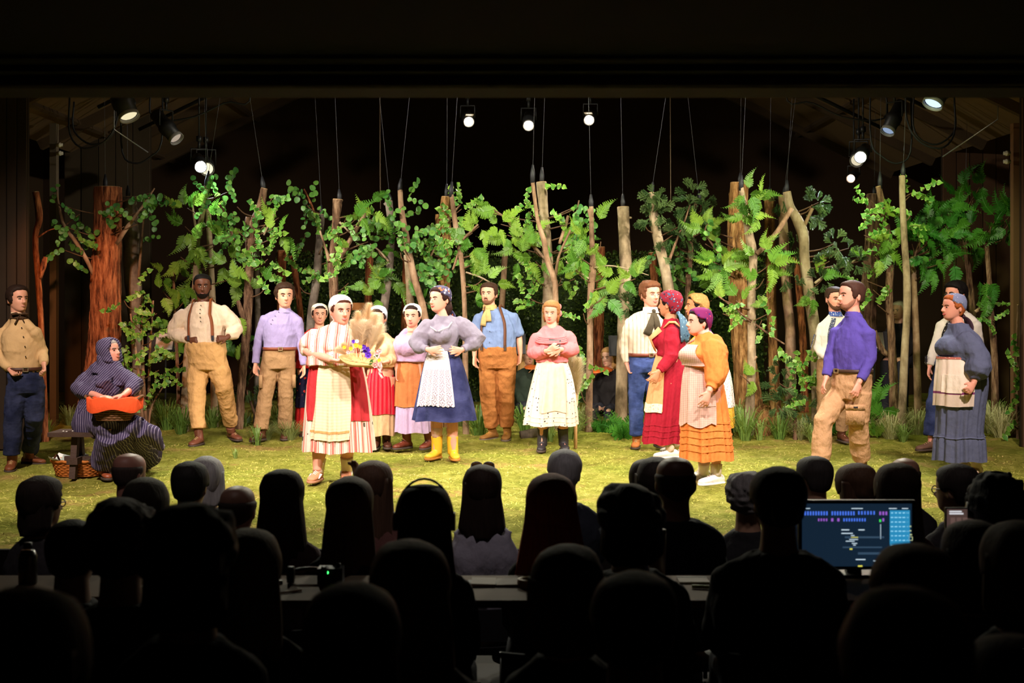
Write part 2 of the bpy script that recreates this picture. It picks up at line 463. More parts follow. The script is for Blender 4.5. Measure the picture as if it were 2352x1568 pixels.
# ================================================================ lighting rig
METAL = plain((.02, .02, .022), .45, .5, .3); STEEL = plain((.35, .35, .36), .35, .5, .8)
def rod(name, pts, r, mat, label, cat, group=None, n=8, sub=0):
    p0 = np.array(pts[0], float)
    o = MB().tube(np.array(pts, float) - p0, r, n, sub=sub).build(name, mat); o.location = p0
    return tag(o, label, cat, group)
def frame_from(dirv):
    d = nrm(dirv); x = nrm(np.cross(d, (0, 0, 1.0))) if abs(d[2]) < .95 else np.array([1.0, 0, 0]); z = np.cross(x, d)
    return np.stack([x, d, z], 1)          # columns: side, forward, up
def lamp(px, py, d, aim, rad, col, glow, power, label, length=.42, lsize=49, flap=False):
    c = at_(px, py, d); fw = nrm(np.array(aim, float) - c); R = frame_from(fw)
    t = thing('stage_lamp', c, label, 'stage lamp')
    mb = MB(); prof = [(-length, rad * .55), (-length * .96, rad * .95), (-length * .45, rad * 1.05), (-length * .42, rad * 1.25), (-.1, rad * 1.25), (-.09, rad * 1.08), (.035, rad * 1.08)]
    mb.tube([fw * s for s, _ in prof], [r for _, r in prof], 20); mb.build('housing', METAL, t)
    mb = MB(); a = np.linspace(0, 2 * PI, 24, endpoint=False); rg = []
    for s, r in ((.03, 1.10), (.075, 1.12), (.075, 1.04), (.038, 1.0)):
        rg.append(fw * s + rad * r * (np.cos(a)[:, None] * R[:, 0] + np.sin(a)[:, None] * R[:, 2]))
    mb.grid(np.array(rg), True); mb.build('front_ring', plain((.22, .21, .2), .5, .4), t)
    mb = MB(); mb.ell((0, 0, 0), (rad * .92, .014, rad * .92), R, 20, 8)
    o = mb.build('lens', emit(col, glow), t); o.location = fw * .036
    mb = MB(); e = rad * 1.45
    y0 = -fw * length * .4
    mb.tube([y0 + R[:, 0] * -e, y0 + R[:, 0] * -e + np.array([0, 0, rad * 2.4]), y0 + R[:, 0] * e + np.array([0, 0, rad * 2.4]), y0 + R[:, 0] * e], .012, 6)
    mb.build('yoke', METAL, t)
    mb = MB(); mb.tube([y0 + (0, 0, rad * 2.4), y0 + (0, 0, rad * 2.4 + .12)], .018, 8); mb.box(y0 + np.array([0, 0, rad * 2.4 + .13]), (.03, .03, .035)); mb.build('clamp', METAL, t)
    rz = EZ + (EX - abs(c[0] + y0[0])) * math.tan(ang) - .05 - c[2]
    MB().tube([y0 + (0, 0, rad * 2.4 + .12), (y0[0], y0[1], rz)], .012, 6).build('hanger', METAL, t)
    if flap:
        mb = MB(); q = fw * .1 + R[:, 2] * rad * 1.5; mb.box(q, (rad * .8, .09, .003), R @ np.array(Matrix.Rotation(.45, 3, 'X'))); mb.build('barn_door', plain((.32, .25, .14), .5, .4), t, smooth=False)
    if power:
        l = bpy.data.lights.new('lamp_light', 'SPOT'); l.energy = power; l.color = col; l.spot_size = math.radians(lsize); l.spot_blend = .7; l.shadow_soft_size = rad * .8
        lo = bpy.data.objects.new('lamp_light', l); link(lo, t); lo.location = fw * .12
        lo.rotation_euler = (Vector((c[0] * .5, 12.3, 0.0)) - Vector(c)).to_track_quat('-Z', 'Y').to_euler()
    return t
WW = (1.0, .86, .68); CW = (.82, .90, 1.0)
lamp(1076, 277, 17.6, (.5, 8.5, .2), .066, WW, 14, 200, 'black stage lamp with open flap, left of the three centre lamps', flap=True)
lamp(1214, 285, 17.6, (0.1, 8.5, -.4), .068, WW, 14, 200, 'black stage lamp pointing straight down at the middle of the pipe')
lamp(1354, 273, 17.6, (-.4, 8.5, .2), .066, WW, 14, 200, 'black stage lamp with open flap, right of the three centre lamps', flap=True)
lamp(293, 258, 14.8, (-2.6, 13.6, 0.2), .105, (1.0, .88, .55), .7, 0, 'large warm stage lamp tilted under the left roof slope', .5)
lamp(399, 311, 16.2, (-1.4, 14.9, 0.6), .085, (1.0, .80, .62), .32, 0, 'dim stage lamp hanging between the large warm lamp and the bright white one')
lamp(460, 380, 16.8, (-1.2, 8.6, .2), .072, CW, 30, 340, 'bright white stage lamp above the thin left saplings')
lamp(475, 386, 17.2, (-1.4, 8.6, .2), .085, (1.0, .90, .62), .9, 0, 'warm stage lamp half hidden behind the bright white left lamp')
lamp(2147, 229, 14.6, (2.7, 13.4, 0.2), .105, (.55, .74, 1.0), 1.1, 160, 'large blue-white stage lamp tilted under the right roof slope', .5)
lamp(2043, 293, 16.2, (2.6, 14.6, 0.2), .08, (.5, .68, 1.0), .4, 0, 'small dim blue stage lamp below the large blue-white one')
lamp(1978, 358, 16.8, (1.0, 8.6, .2), .072, CW, 30, 340, 'bright white stage lamp above the right trees')
lamp(1969, 366, 17.2, (1.2, 8.6, .2), .082, (1.0, .88, .6), .6, 0, 'warm stage lamp peeking from behind the bright white right lamp')
lamp(1956, 408, 18.0, (.4, 8.8, .4), .055, (1.0, .62, .42), 12, 120, 'small orange stage lamp hanging lowest on the right')
z0 = at_(0, 222, 17.7)[2]
rod('lighting_pipe', [(-2.4, 17.7, z0 + .02), (2.2, 17.7, z0 + .02)], .025, METAL, 'black lighting pipe carrying the three centre lamps', 'pipe')
for sgn, side in ((-1, 'left'), (1, 'right')):
    for k, (d, lift) in enumerate(((14.4, .2), (16.4, .2), (18.2, .25))):
        z = lambda xx: EZ + (EX - abs(xx)) * math.tan(ang) - lift
        rod('lighting_pipe', [(sgn * 5.2, d, z(5.2)), (sgn * 2.2, d, z(2.2))], .025, METAL,
            ('black pipe on the %s roof slope, ' % side) + ('nearest the audience', 'in the middle', 'nearest the back wall')[k], 'pipe')
    for k, (pxs) in enumerate((((160, 305), (190, 340), (240, 325), (270, 270)), ((170, 300), (215, 332), (262, 300)), ((280, 345), (310, 375), (345, 360), (372, 320)), ((350, 270), (440, 270), (520, 235), (575, 228)))):
        pts = [at_(px if sgn < 0 else 2352 - px + 10 * k, py, 15.8 + .3 * k) for px, py in pxs]
        zr = lambda q: np.array([q[0], q[1], EZ + (EX - abs(q[0])) * math.tan(ang) - .08])
        pts = [zr(pts[0])] + pts + [zr(pts[-1])]
        rod('cable', pts, .012, METAL, 'black cable %s under the %s roof slope' % (('sagging longest', 'sagging shorter', 'looping low', 'running up')[k], side), 'cable', n=6, sub=20)
rod('brace_rod', [at_(262, 297, 15.6) * [1, 1, 0] + (0, 0, EZ + (EX + at_(262, 0, 15.6)[0]) * math.tan(ang) - .03), at_(262, 297, 15.6), at_(340, 350, 15.9)], .008, STEEL, 'thin bare metal rod slanting under the left roof slope', 'rod')
rod('brace_rod', [at_(2292, 274, 15.2) * [1, 1, 0] + (0, 0, EZ + (EX - at_(2292, 0, 15.2)[0]) * math.tan(ang) - .03), at_(2292, 274, 15.2), at_(2165, 360, 15.6)], .008, STEEL, 'thin bare metal rod slanting under the right roof slope', 'rod')
for px, py0, py1, nm in ((872, 225, 480, 'left of centre'), (1539, 215, 488, 'right of centre')):
    rod('loose_cord', [at_(px, py0, 17.0) * [1, 1, 0] + (0, 0, EZ + (EX - abs(at_(px, 0, 17.0)[0])) * math.tan(ang) - .04), at_(px + 1, (py0 + py1) / 2, 17.0), at_(px + 2, py1, 17.0)], .006, plain((.12, .08, .05), .8), 'brown cord hanging loose from the roof, %s' % nm, 'cord', n=6, sub=8)

# ================================================================ figures
def g_(x, m, s): return np.exp(-((x - m) / s) ** 2)
def sstep(a, b, x): t = np.clip((x - a) / (b - a), 0, 1); return t * t * (3 - 2 * t)
HT = [-.06, 0, .05, .12, .22, .35, .50, .65, .78, .88, .95, 1.0]
HV = [(.030, .012, .012), (.046, .022, .022), (.040, .037, .042), (.024, .049, .064), (.010, .059, .082), (.002, .067, .091), (-.003, .073, .095), (-.004, .076, .098), (-.006, .073, .095), (-.008, .062, .080), (-.010, .044, .057), (-.010, .006, .007)]
class Head:
    """a head frame: local x = side, y = forward, z = up from chin (0) to crown (hh)"""
    def __init__(s, center, yaw, pitch=0, roll=0, hh=.228, k=1.0):
        s.c = np.asarray(center, float); s.hh = hh; s.k = k * 1.07 * hh / .228
        s.R = np.array((Matrix.Rotation(math.radians(yaw) + PI, 3, 'Z') @ Matrix.Rotation(math.radians(pitch), 3, 'X') @ Matrix.Rotation(math.radians(roll), 3, 'Y')))
    def w(s, p):
        p = np.asarray(p, float); return s.c + (p - np.array([0, 0, s.hh / 2])) @ s.R.T
    def surf(s, a, t, off=0.0, face=True):
        a, t = np.broadcast_arrays(np.asarray(a, float), np.asarray(t, float))
        q = catmull(HT, HV, t.ravel()); cy, hw, hd = [q[:, i].reshape(t.shape) * s.k for i in range(3)]
        d = np.zeros_like(t)
        if face:
            ad = np.degrees(a); aa = np.abs(ad)
            d = (-.008 * g_(aa, 23, 11) * g_(t, .50, .055) + .003 * g_(t, .60, .04) * g_(ad, 0, 34) + .004 * g_(aa, 36, 15) * g_(t, .36, .08)
                 + .004 * g_(ad, 0, 15) * g_(t, .22, .06) + .006 * g_(ad, 0, 16) * g_(t, .05, .05) - .003 * g_(ad, 0, 15) * g_(t, .13, .03))
        d = d + off
        return np.stack([(hw + d) * np.sin(a), cy + (hd + d) * np.cos(a), t * s.hh + off * np.clip((t - .8) * 5, 0, 1)], -1)
    def solid(s, mb):
        T = np.linspace(-.06, 1, 30); A = np.linspace(0, 2 * PI, 40, endpoint=False)
        aa, tt = np.meshgrid(A, T)
        mb.grid(s.w(s.surf(aa, tt).reshape(-1, 3)).reshape(30, 40, 3), True, True)
        k = s.k
        b = s.surf(0., .53)[()]; tip = s.surf(0., .36)[()] + (0, .019 * k, 0)
        mb.tube([s.w(b + (0, -.006, 0)), s.w((b + tip) / 2 + (0, .001, 0)), s.w(tip), s.w(tip + (0, -.016 * k, -.010 * k))], [.0075 * k, .009 * k, .0125 * k, .010 * k], 8)
        for e in (-1, 1):
            mb.ell(s.w(tip + (e * .011 * k, -.009 * k, -.003 * k)), (.0075 * k, .009 * k, .007 * k), s.R, 8, 6)
            q = s.surf(e * math.radians(97), .45)[()]
            mb.ell(s.w(q + (e * .005 * k, -.006 * k, 0)), (.007 * k, .018 * k, .031 * k), s.R @ np.array(Matrix.Rotation(e * -.3, 3, 'Z')), 10, 8)
    def shell(s, name, mat, parent, line, off, seed=0, noise=.004, ns=22, tmin=-.05, nt=30, na=52, stretch=(1, 1, 1), extra=None, soft=.07):
        """hair, scarf, beard: swells out of the skin where t > line(a)"""
        A = np.linspace(-PI, PI, na, endpoint=False); T = np.linspace(tmin, 1.0, nt)
        aa, tt = np.meshgrid(A, T)
        ln = line(np.degrees(aa), tt)
        o = np.where(True, off * sstep(0, soft, ln) - .007 * (1 - sstep(-.01, .03, ln)), 0)
        p0 = s.surf(aa, tt, 0., False).reshape(-1, 3)
        o = o + (noise * vnoise(p0 * ns + seed * 5.7)).reshape(aa.shape) * sstep(0, .05, ln)
        if extra is not None: o = o + extra(np.degrees(aa), tt)
        P = s.surf(aa, tt, o, False)
        return MB().grid(s.w(P.reshape(-1, 3)).reshape(nt, na, 3), True, True).build(name, mat, parent)
EYEW = plain((.55, .50, .46), .25, .5, var=.02); LASH = plain((.02, .014, .01), .5); TEETH = plain((.85, .82, .76), .3, .5, var=.02)
IRIS = {'brown': plain((.05, .025, .012), .2, .6, var=.05), 'blue': plain((.10, .16, .2), .2, .6, var=.05)}
def face(hd, parent, brow=(.05, .03, .02), lip=(.55, .22, .18), smile=0.0, teeth=False, eye='brown', gaze=0.0):
    k = hd.k
    bm = hairm(brow)
    for e in (-1, 1):
        mb = MB(); c = hd.surf(e * math.radians(22), .495)[()]
        R = hd.R @ np.array(Matrix.Rotation(-e * math.radians(18), 3, 'Z'))
        mb.ell(hd.w(c + (0, .0045 * k, 0)), (.0135 * k, .006 * k, .0046 * k), R, 12, 8)
        mb.m = 1; mb.ell(hd.w(c + (gaze * .005 * k, .0080 * k, 0)), (.0062 * k, .0035 * k, .0050 * k), R, 10, 6)
        mb.m = 2; xs = np.linspace(-.016, .016, 7) * k
        mb.tube([hd.w(c + np.array([x, .0095 * k - abs(x) * .35 - e * x * -.25, (.0056 - 18 * x * x / k) * 1.0 * k])) for x in xs], np.array([.001, .002, .0024, .0026, .0024, .002, .001]) * k, 6)
        mb.build('eye', [EYEW, IRIS[eye], LASH], parent)
        mb = MB(); an = np.radians(np.linspace(9, 37, 6)) * e; tz = np.array([.572, .588, .597, .598, .588, .568])
        mb.tube(hd.w(hd.surf(an, tz, .003 * k)), np.array([.0032, .0042, .004, .0036, .003, .0016]) * k, 6); mb.build('eyebrow', bm, parent)
    wd = 17 + 7 * smile; an = np.radians(np.linspace(-wd, wd, 9)); u = np.linspace(-1, 1, 9)
    lm = plain(lip, .4, .4, var=.06)
    tz0 = .215 + smile * .03 * (u * u - .35)
    op = .028 if teeth else .009
    mb = MB(); r0 = (1 - u * u * .8) * k
    mb.tube(hd.w(hd.surf(an, tz0 + op * (1 - u * u) * .45, .003 * k)), .0040 * r0, 6)
    mb.tube(hd.w(hd.surf(an, tz0 - op * (1 - u * u), .003 * k)), .0050 * r0, 6)
    mb.build('lips', lm, parent)
    if teeth:
        mb = MB(); a2, v2 = np.meshgrid(an, np.linspace(0, 1, 4))
        tt = (tz0 + op * (1 - u * u) * .45)[None] * v2 + (tz0 - op * (1 - u * u))[None] * (1 - v2)
        mb.grid(hd.w(hd.surf(a2, tt, .0022 * k).reshape(-1, 3)).reshape(4, 9, 3)); mb.build('teeth', TEETH, parent)

def hand(mb, wr, dirv, nv, curl=.5, sgn=1, k=1.0, spread=.16, fist=False):
    """palm, four unequal fingers with bends, thumb from the side of the palm; nv = direction the palm faces"""
    d = nrm(dirv); n = nrm(np.asarray(nv, float) - d * np.dot(nv, d)); s = np.cross(d, n) * sgn
    wr = np.asarray(wr, float)
    rows = []; A = np.linspace(0, 2 * PI, 10, endpoint=False)
    for l, hw, ht in ((-.012, .026, .020), (.015, .030, .019), (.05, .038, .017), (.082, .040, .014), (.094, .034, .010)):
        rows.append(wr + d * l * k + (np.cos(A)[:, None] * s * hw + np.sin(A)[:, None] * n * ht) * k)
    mb.grid(np.array(rows), True, True)
    for i, (o, L) in enumerate(((-.030, .068), (-.010, .080), (.011, .075), (.030, .058))):
        b = wr + d * .082 * k + s * o * k; f = nrm(d + s * spread * (i - 1.5) * .9); pts = [b]; cu = curl * (1 + .12 * i)
        ang_ = cu * .6
        for seg in (.42, .32, .26):
            v = f * math.cos(ang_) + n * math.sin(ang_); b = b + v * L * seg * k; pts.append(b); ang_ += cu
        mb.tube(pts, np.array([.0098, .0090, .0082, .0066]) * k, 8)
    b = wr + d * .022 * k - s * .028 * k; v = nrm(d * .75 - s * .75 + n * .35); p1 = b + v * .034 * k; p2 = p1 + nrm(d * .9 - s * .25 + n * (.3 + curl * .4)) * .032 * k
    mb.tube([b - v * .01 * k, p1, p2], np.array([.014, .0115, .0085]) * k, 8)

def seg_pts(a, b, c, fr):
    a, b, c = map(np.asarray, (a, b, c)); out = []
    for f in fr:
        out.append(a + (b - a) * f if f <= 1 else b + (c - b) * (f - 1))
    return np.array(out)
def limb(mb, a, b, c, fr, rad, n=12, round_=True):
    P = seg_pts(a, b, c, fr)
    if round_:                                             # soften the bend
        for i in range(1, len(P) - 1):
            if abs(fr[i] - 1) < .02: P[i] = P[i] * .8 + (P[i-1] + P[i+1]) * .1
    mb.tube(P, rad, n)

class Person:
    def __init__(s, bx, by, label, sex='m', yaw=0, d=None, category='person', group=None, zbase=0.0):
        s.bx, s.by = bx, by; s.d = d or dfoot(by); s.px = F / s.d; s.sex = sex
        s.o = np.array([(bx - CX) / F * s.d, s.d, zbase]); s.zb = zbase
        s.t = thing('person', s.o, label, category, group); s.yaw = math.radians(yaw); s.seed = RNG.random() * 100
        s.fw = np.array([math.sin(s.yaw), -math.cos(s.yaw), 0]); s.sd = np.array([math.cos(s.yaw), math.sin(s.yaw), 0])
        s.k = 1.0
    def J(s, px, py, dy=0.0):
        return Wp(px, py, s.d + dy) - s.o
    def jj(s, q): return s.J(*q) if not isinstance(q, np.ndarray) else q
    def torso(s, shL, shR, hip, neck, chest, waist, hips, zw=None, bust=0.0, belly=0.0):
        """store the trunk: joints (pixels) and half sizes (m)"""
        s.shL, s.shR, s.hip, s.neck = s.jj(shL), s.jj(shR), s.jj(hip), s.jj(neck)
        _m = (s.shL + s.shR) / 2; s.shL = s.shL + nrm(_m - s.shL) * .042; s.shR = s.shR + nrm(_m - s.shR) * .042
        s.chest, s.waist, s.hips = chest, waist, hips; s.bust, s.belly = bust, belly
        z0, z1 = s.hip[2], (s.shL[2] + s.shR[2]) / 2
        s.zw = zw if zw is not None else z0 + (z1 - z0) * .42
        mid = (s.shL + s.shR) / 2
        s.tz = [z0 - .10, z0, s.zw, z0 + (z1 - z0) * .74, z1 - .035, z1 + .035, s.neck[2] + .015]
        waist = (waist[0], waist[1] + belly)
        s.waist = waist
        s.tw = [(hips[0] * .9, hips[1] * .9), hips, waist, chest, (chest[0] * .80, chest[1] * .78), (chest[0] * .46, chest[1] * .56), (.062, .060)]
        s.tc = [s.hip, s.hip, s.hip * .6 + mid * .4 + s.fw * belly * .5, s.hip * .25 + mid * .75 + s.fw * bust * .25, mid, mid * .6 + s.neck * .4, s.neck]
        return s
    def trunk(s, mb, z0, z1, infl=0.0, mul=1.0, n=28, rows=16):
        Z = np.linspace(z0, z1, rows); A = np.linspace(0, 2 * PI, n, endpoint=False)
        W = catmull(s.tz, np.array(s.tw), Z) * mul + infl; C = catmull(s.tz, np.array(s.tc)[:, :2], Z)
        ca, sa = np.cos(A), np.sin(A); p = .85
        sx = np.sign(sa) * np.abs(sa) ** p; sy = np.sign(ca) * np.abs(ca) ** p
        P = np.zeros((rows, n, 3))
        for i in range(rows):
            P[i, :, :2] = C[i] + W[i, 0] * sx[:, None] * s.sd[:2] + W[i, 1] * sy[:, None] * s.fw[:2]; P[i, :, 2] = Z[i]
        mb.grid(P, True, True)
        if s.bust > 0 and z1 > s.tz[3]:
            Rb = np.stack([s.sd, -s.fw, (0, 0, 1.0)], 1)
            c = np.array([s.tc[3][0], s.tc[3][1], s.tz[3] - .015]) + s.fw * (s.chest[1] * .55)
            mb.ell(c, ((s.chest[0] * .80 + infl * .5) * mul, (s.chest[1] * .34 + .03 + s.bust * .75) * mul, (.085 + s.bust * .5) * mul), Rb, 18, 12)
            for e in (-1, 1): mb.ell(c + s.sd * e * s.chest[0] * .36 + s.fw * .008, (.075 * mul, (s.chest[1] * .32 + .03 + s.bust * .8) * mul, (.07 + s.bust * .4) * mul), Rb, 14, 10)
    def arm(s, side, elbow, wrist, tip, palm=None, curl=.5, k=1.0):
        a = dict(S=s.shL if side == 'L' else s.shR, E=s.jj(elbow), W=s.jj(wrist), T=s.jj(tip), curl=curl, k=k)
        a['palm'] = np.array(palm if palm is not None else (0.6 if side == 'L' else -.6, -.4, 0), float)
        a['sgn'] = 1 if side == 'L' else -1
        if not hasattr(s, 'arms'): s.arms = {}
        s.arms[side] = a; return s
    def leg(s, side, knee, foot, toe=0.0, hipoff=None):
        """knee (px,py,dy), foot (px, sole py), toe angle in plan: 0 towards the house, + to image right"""
        df = dfoot(foot[1]); an = np.array([(foot[0] - CX) / F * df - s.o[0], df - s.d, .09])
        e = -1 if side == 'L' else 1
        hp = s.hip + s.sd * e * s.hips[0] * .52 - np.array([0, 0, .03])
        if hipoff is not None: hp = hp + np.array(hipoff)
        if not hasattr(s, 'legs'): s.legs = {}
        s.legs[side] = dict(H=hp, K=s.jj(knee), A=an, toe=math.radians(toe)); return s
    def head(s, px, py, yaw=0, pitch=0, roll=0, hh=.228, dy=0.0, k=1.0):
        s.hd = Head(s.J(px, py, dy), yaw, pitch, roll, hh, k); return s
    def body(s, skincol, vox=.0066, armr=1.0, legr=1.0, calf=1.0):
        mb = MB(); s.hd.solid(mb); f = s.sex == 'f'; k = s.hd.k
        nb = s.hd.w((0, -.012 * k, s.hd.hh * .10)); nr = .050 if f else .058
        mb.tube([s.neck - (0, 0, .05), s.neck * .6 + nb * .4, nb, s.hd.w((0, -.014, s.hd.hh * .3))], np.array([nr * 1.25, nr * 1.05, nr, nr * .95]) * min(1.1, k), 14)
        s.trunk(mb, s.tz[0] + .05, s.tz[-1], -.010, .84)
        for sh in (s.shL, s.shR): mb.tube([s.neck - (0, 0, .045), s.neck * .45 + sh * .55 - (0, 0, .015), sh - (0, 0, .022)], [.040, .036, .032], 10)
        for a in s.arms.values():
            limb(mb, a['S'], a['E'], a['W'], (0, .3, .7, .97, 1.15, 1.35, 1.7, 2.0), np.array([.030, .040, .040, .036, .037, .038, .031, .026]) * armr)
            hand(mb, a['W'], a['T'] - a['W'], a['palm'], a['curl'], a['sgn'], a['k'])
        for l in getattr(s, 'legs', {}).values():
            limb(mb, l['H'], l['K'], l['A'], (0, .3, .7, 1.0, 1.2, 1.4, 1.75, 2.0), np.array([.080, .078, .064, .050, .053, .054, .040, .034]) * legr * np.array([1, 1, 1, 1, calf, calf, calf, 1]))
            fd = np.array([math.sin(l['toe']), -math.cos(l['toe']), 0])
            mb.tube([l['A'] - fd * .03 + (0, 0, -.03), l['A'] + fd * .05 - (0, 0, .035), l['A'] + fd * .13 - (0, 0, .055)], [.030, .032, .022], 10)
        s.skin = skin(skincol)
        s.bo = vobj('body', mb, s.skin, s.t, vox, 2)
        return s
    # ---------------------------------------------------------------- clothes
    def top(s, name, mat, z0, z1, sleeves, infl=.012, amp=.006, sc=(9, 9, 7), vox=.0095, extra=None, cap=.062):
        """sleeves: list of (fraction 0..2, radius) or dict by side"""
        mb = MB(); s.trunk(mb, z0, z1, infl)
        for side, a in s.arms.items():
            sl = sleeves[side] if isinstance(sleeves, dict) else sleeves
            sh = a['S']
            mb.tube([s.neck - (0, 0, .040), s.neck * .5 + sh * .5 - (0, 0, .012), sh - (0, 0, .022), sh - (0, 0, .04)], [.050, .054, .050, .03], 12)
            if sl:
                r0 = sl[0][1]; sl = [(0, r0 * .35), (.03, r0 * .66), (.09, r0 * .9), (.17, r0)] + [q for q in sl[1:] if q[0] > .2]
                limb(mb, a['S'], a['E'], a['W'], [q[0] for q in sl], [q[1] for q in sl], 14)
        if extra: extra(mb)
        return vobj(name, mb, mat, s.t, vox, 3, (amp, sc), s.seed)
    def trousers(s, mat, zt, rad=((0, .105), (.5, .097), (1, .082), (1.5, .078), (1.95, .072)), infl=.016, amp=.008, name='trousers', sc=(8, 8, 9)):
        mb = MB(); s.trunk(mb, s.hip[2] - .08, zt, infl)
        for l in s.legs.values(): limb(mb, l['H'] + (0, 0, .02), l['K'], l['A'] + (0, 0, .02), [q[0] for q in rad], [q[1] for q in rad], 16)
        return vobj(name, mb, mat, s.t, .0095, 4, (amp * .8, sc), s.seed + 3)
    def ring(s, name, mat, z, infl=.024, h=.02, rows=4):
        mb = MB(); n = 40; A = np.linspace(0, 2 * PI, n, endpoint=False); Z = np.array([z - h, z - h, z + h, z + h]); dr = np.array([-.01, 0.0, 0.0, -.01])
        W = catmull(s.tz, np.array(s.tw), Z) + infl + dr[:, None]; C = catmull(s.tz, np.array(s.tc)[:, :2], Z)
        ca, sa = np.cos(A), np.sin(A); sx = np.sign(sa) * np.abs(sa) ** .85; sy = np.sign(ca) * np.abs(ca) ** .85
        P = np.zeros((4, n, 3))
        for i in range(4):
            P[i, :, :2] = C[i] + W[i, 0] * sx[:, None] * s.sd[:2] + W[i, 1] * sy[:, None] * s.fw[:2]; P[i, :, 2] = Z[i]
        return mb.grid(P, True).build(name, mat, s.t)
    def on(s, a, z, infl=.02):
        """point on the trunk surface; a degrees from the facing direction (+ towards the person's image-right side)"""
        a = math.radians(a); W = catmull(s.tz, np.array(s.tw), [z])[0] + infl; C = catmull(s.tz, np.array(s.tc)[:, :2], [z])[0]
        sa, ca = math.sin(a), math.cos(a); sa = math.copysign(abs(sa) ** .85, sa); ca = math.copysign(abs(ca) ** .85, ca)
        q = C + W[0] * sa * s.sd[:2] + W[1] * ca * s.fw[:2]
        if s.bust and s.tz[3] - .1 < z < s.tz[3] + .1 and ca > 0: q = q + s.fw[:2] * (s.bust * .8 + .02) * ca * math.cos((z - s.tz[3]) / .1 * PI / 2)
        return np.array([q[0], q[1], z])
    def belt(s, mat, z, buckle=(.45, .36, .2), a=0):
        b = s.ring('belt', mat, z, .026, .018)
        p = s.on(a, z, .030); R = np.stack([s.sd, s.fw, (0, 0, 1.0)], 1); mb = MB()
        for e in (-1, 1): mb.box(p + s.sd * e * .022, (.004, .006, .02), R); mb.box(p + np.array([0, 0, e * .018]), (.024, .006, .004), R)
        mb.build('buckle', plain(buckle, .35, .5, .7), b, smooth=False); return b
    def buttons(s, mat, zs, a=0, infl=.02, r=.006):
        for z in zs:
            p = s.on(a, z, infl); mb = MB().tube([p - s.fw * .004, p + s.fw * .004], r, 8); mb.build('button', mat, s.t)
    def collar(s, mat, h=.035, r=.064, name='collar', lift=.0):
        n0 = s.neck + (0, 0, .0 + lift); up = nrm(s.hd.w((0, -.01, s.hd.hh * .1)) - s.neck); P = []; A = np.linspace(0, 2 * PI, 28, endpoint=False)
        for q, rr in ((-.02, r * 1.25), (.004, r * 1.1), (h, r), (h, r - .006), (0, r - .008)):
            P.append(n0 + up * q + rr * (np.cos(A)[:, None] * s.fw * 1.02 + np.sin(A)[:, None] * s.sd))
        return MB().grid(np.array(P), True).build(name, mat, s.t)
    def skirt(s, name, mat, prof, ratio=.72, folds=14, amp=.05, yc=0.0, n=112, rows=26, ph=0.0, build=True, waistfold=.25):
        """prof: (py, left px, right px) rows from waist to hem -> surface function"""
        T, Vv = [], []; amp = amp * 1.7
        for py, l, r in prof:
            pl, pr = s.J(l, py), s.J(r, py); T.append(pl[2]); Vv.append(((pl[0] + pr[0]) / 2, (pr[0] - pl[0]) / 2))
        z = np.array(T); v = (z[0] - z) / (z[0] - z[-1]); Vv = np.array(Vv); sd = s.seed + ph
        def S(a, vv, off=0.0):
            a, vv = np.broadcast_arrays(np.asarray(a, float), np.asarray(vv, float)); sh = a.shape
            q = catmull(v, Vv, vv.ravel()); cx, hw = q[:, 0].reshape(sh), q[:, 1].reshape(sh)
            am = amp * (waistfold + (1 - waistfold) * vv)
            f = 1 + am * (np.sin(folds * a + sd + .8 * np.sin(3 * a + sd)) * .7 + .45 * np.sin((folds * 1.63 // 1) * a + 2 * sd + 1.5 * vv)) - am * .9
            sg = np.sin(a); cg = np.cos(a)
            zz = np.interp(vv.ravel(), v, z).reshape(sh)
            return np.stack([cx + (hw * f + off) * sg, yc - (hw * ratio * f + off) * cg, zz + .008 * np.sin(5 * a + sd) * vv], -1)
        if build:
            aa, vv = np.meshgrid(np.linspace(-PI, PI, n + 1), np.linspace(0, 1, rows))
            uv = np.stack([(aa / (2 * PI)) + .5, 1 - vv], -1)
            mb = MB().grid(S(aa, vv), False, False, uv)
            P2 = S(aa[::-1], vv[::-1], -.008); mb.grid(P2, False, False, uv[::-1])
            o = mb.build(name, mat, s.t)
            return S, o
        return S
    def panel(s, name, mat, S, a0, a1, v0, v1, off=.012, a0b=None, a1b=None, n=34, rows=20, hem=None, parent=None, th=.006):
        """apron cloth lying on a skirt surface; angles in degrees (0 faces the house), may widen to a0b..a1b at the hem"""
        a0b = a0 if a0b is None else a0b; a1b = a1 if a1b is None else a1b
        t = np.linspace(0, 1, rows)[:, None]; u = np.linspace(0, 1, n)[None]
        lo = a0 + (a0b - a0) * t; hi = a1 + (a1b - a1) * t; A = np.radians(lo + (hi - lo) * u)
        V_ = v0 + (v1 - v0) * t + 0 * u
        if hem is not None: V_ = V_ + hem(u) * t
        uv = np.stack([0 * t + u, 1 - t + 0 * u], -1)
        Pf = S(A, V_, off); Pb = S(A, V_, off - th)
        mb = MB().grid(Pf[:, ::-1], False, False, uv[:, ::-1]); mb.grid(Pb, False, False, uv)
        for a_, b_ in ((Pf[-1], Pb[-1]), (Pf[0], Pb[0])): mb.grid(np.stack([a_, b_]), False)
        for j in (0, -1): mb.grid(np.stack([Pf[:, j], Pb[:, j]]), False)
        return mb.build(name, mat, parent or s.t)
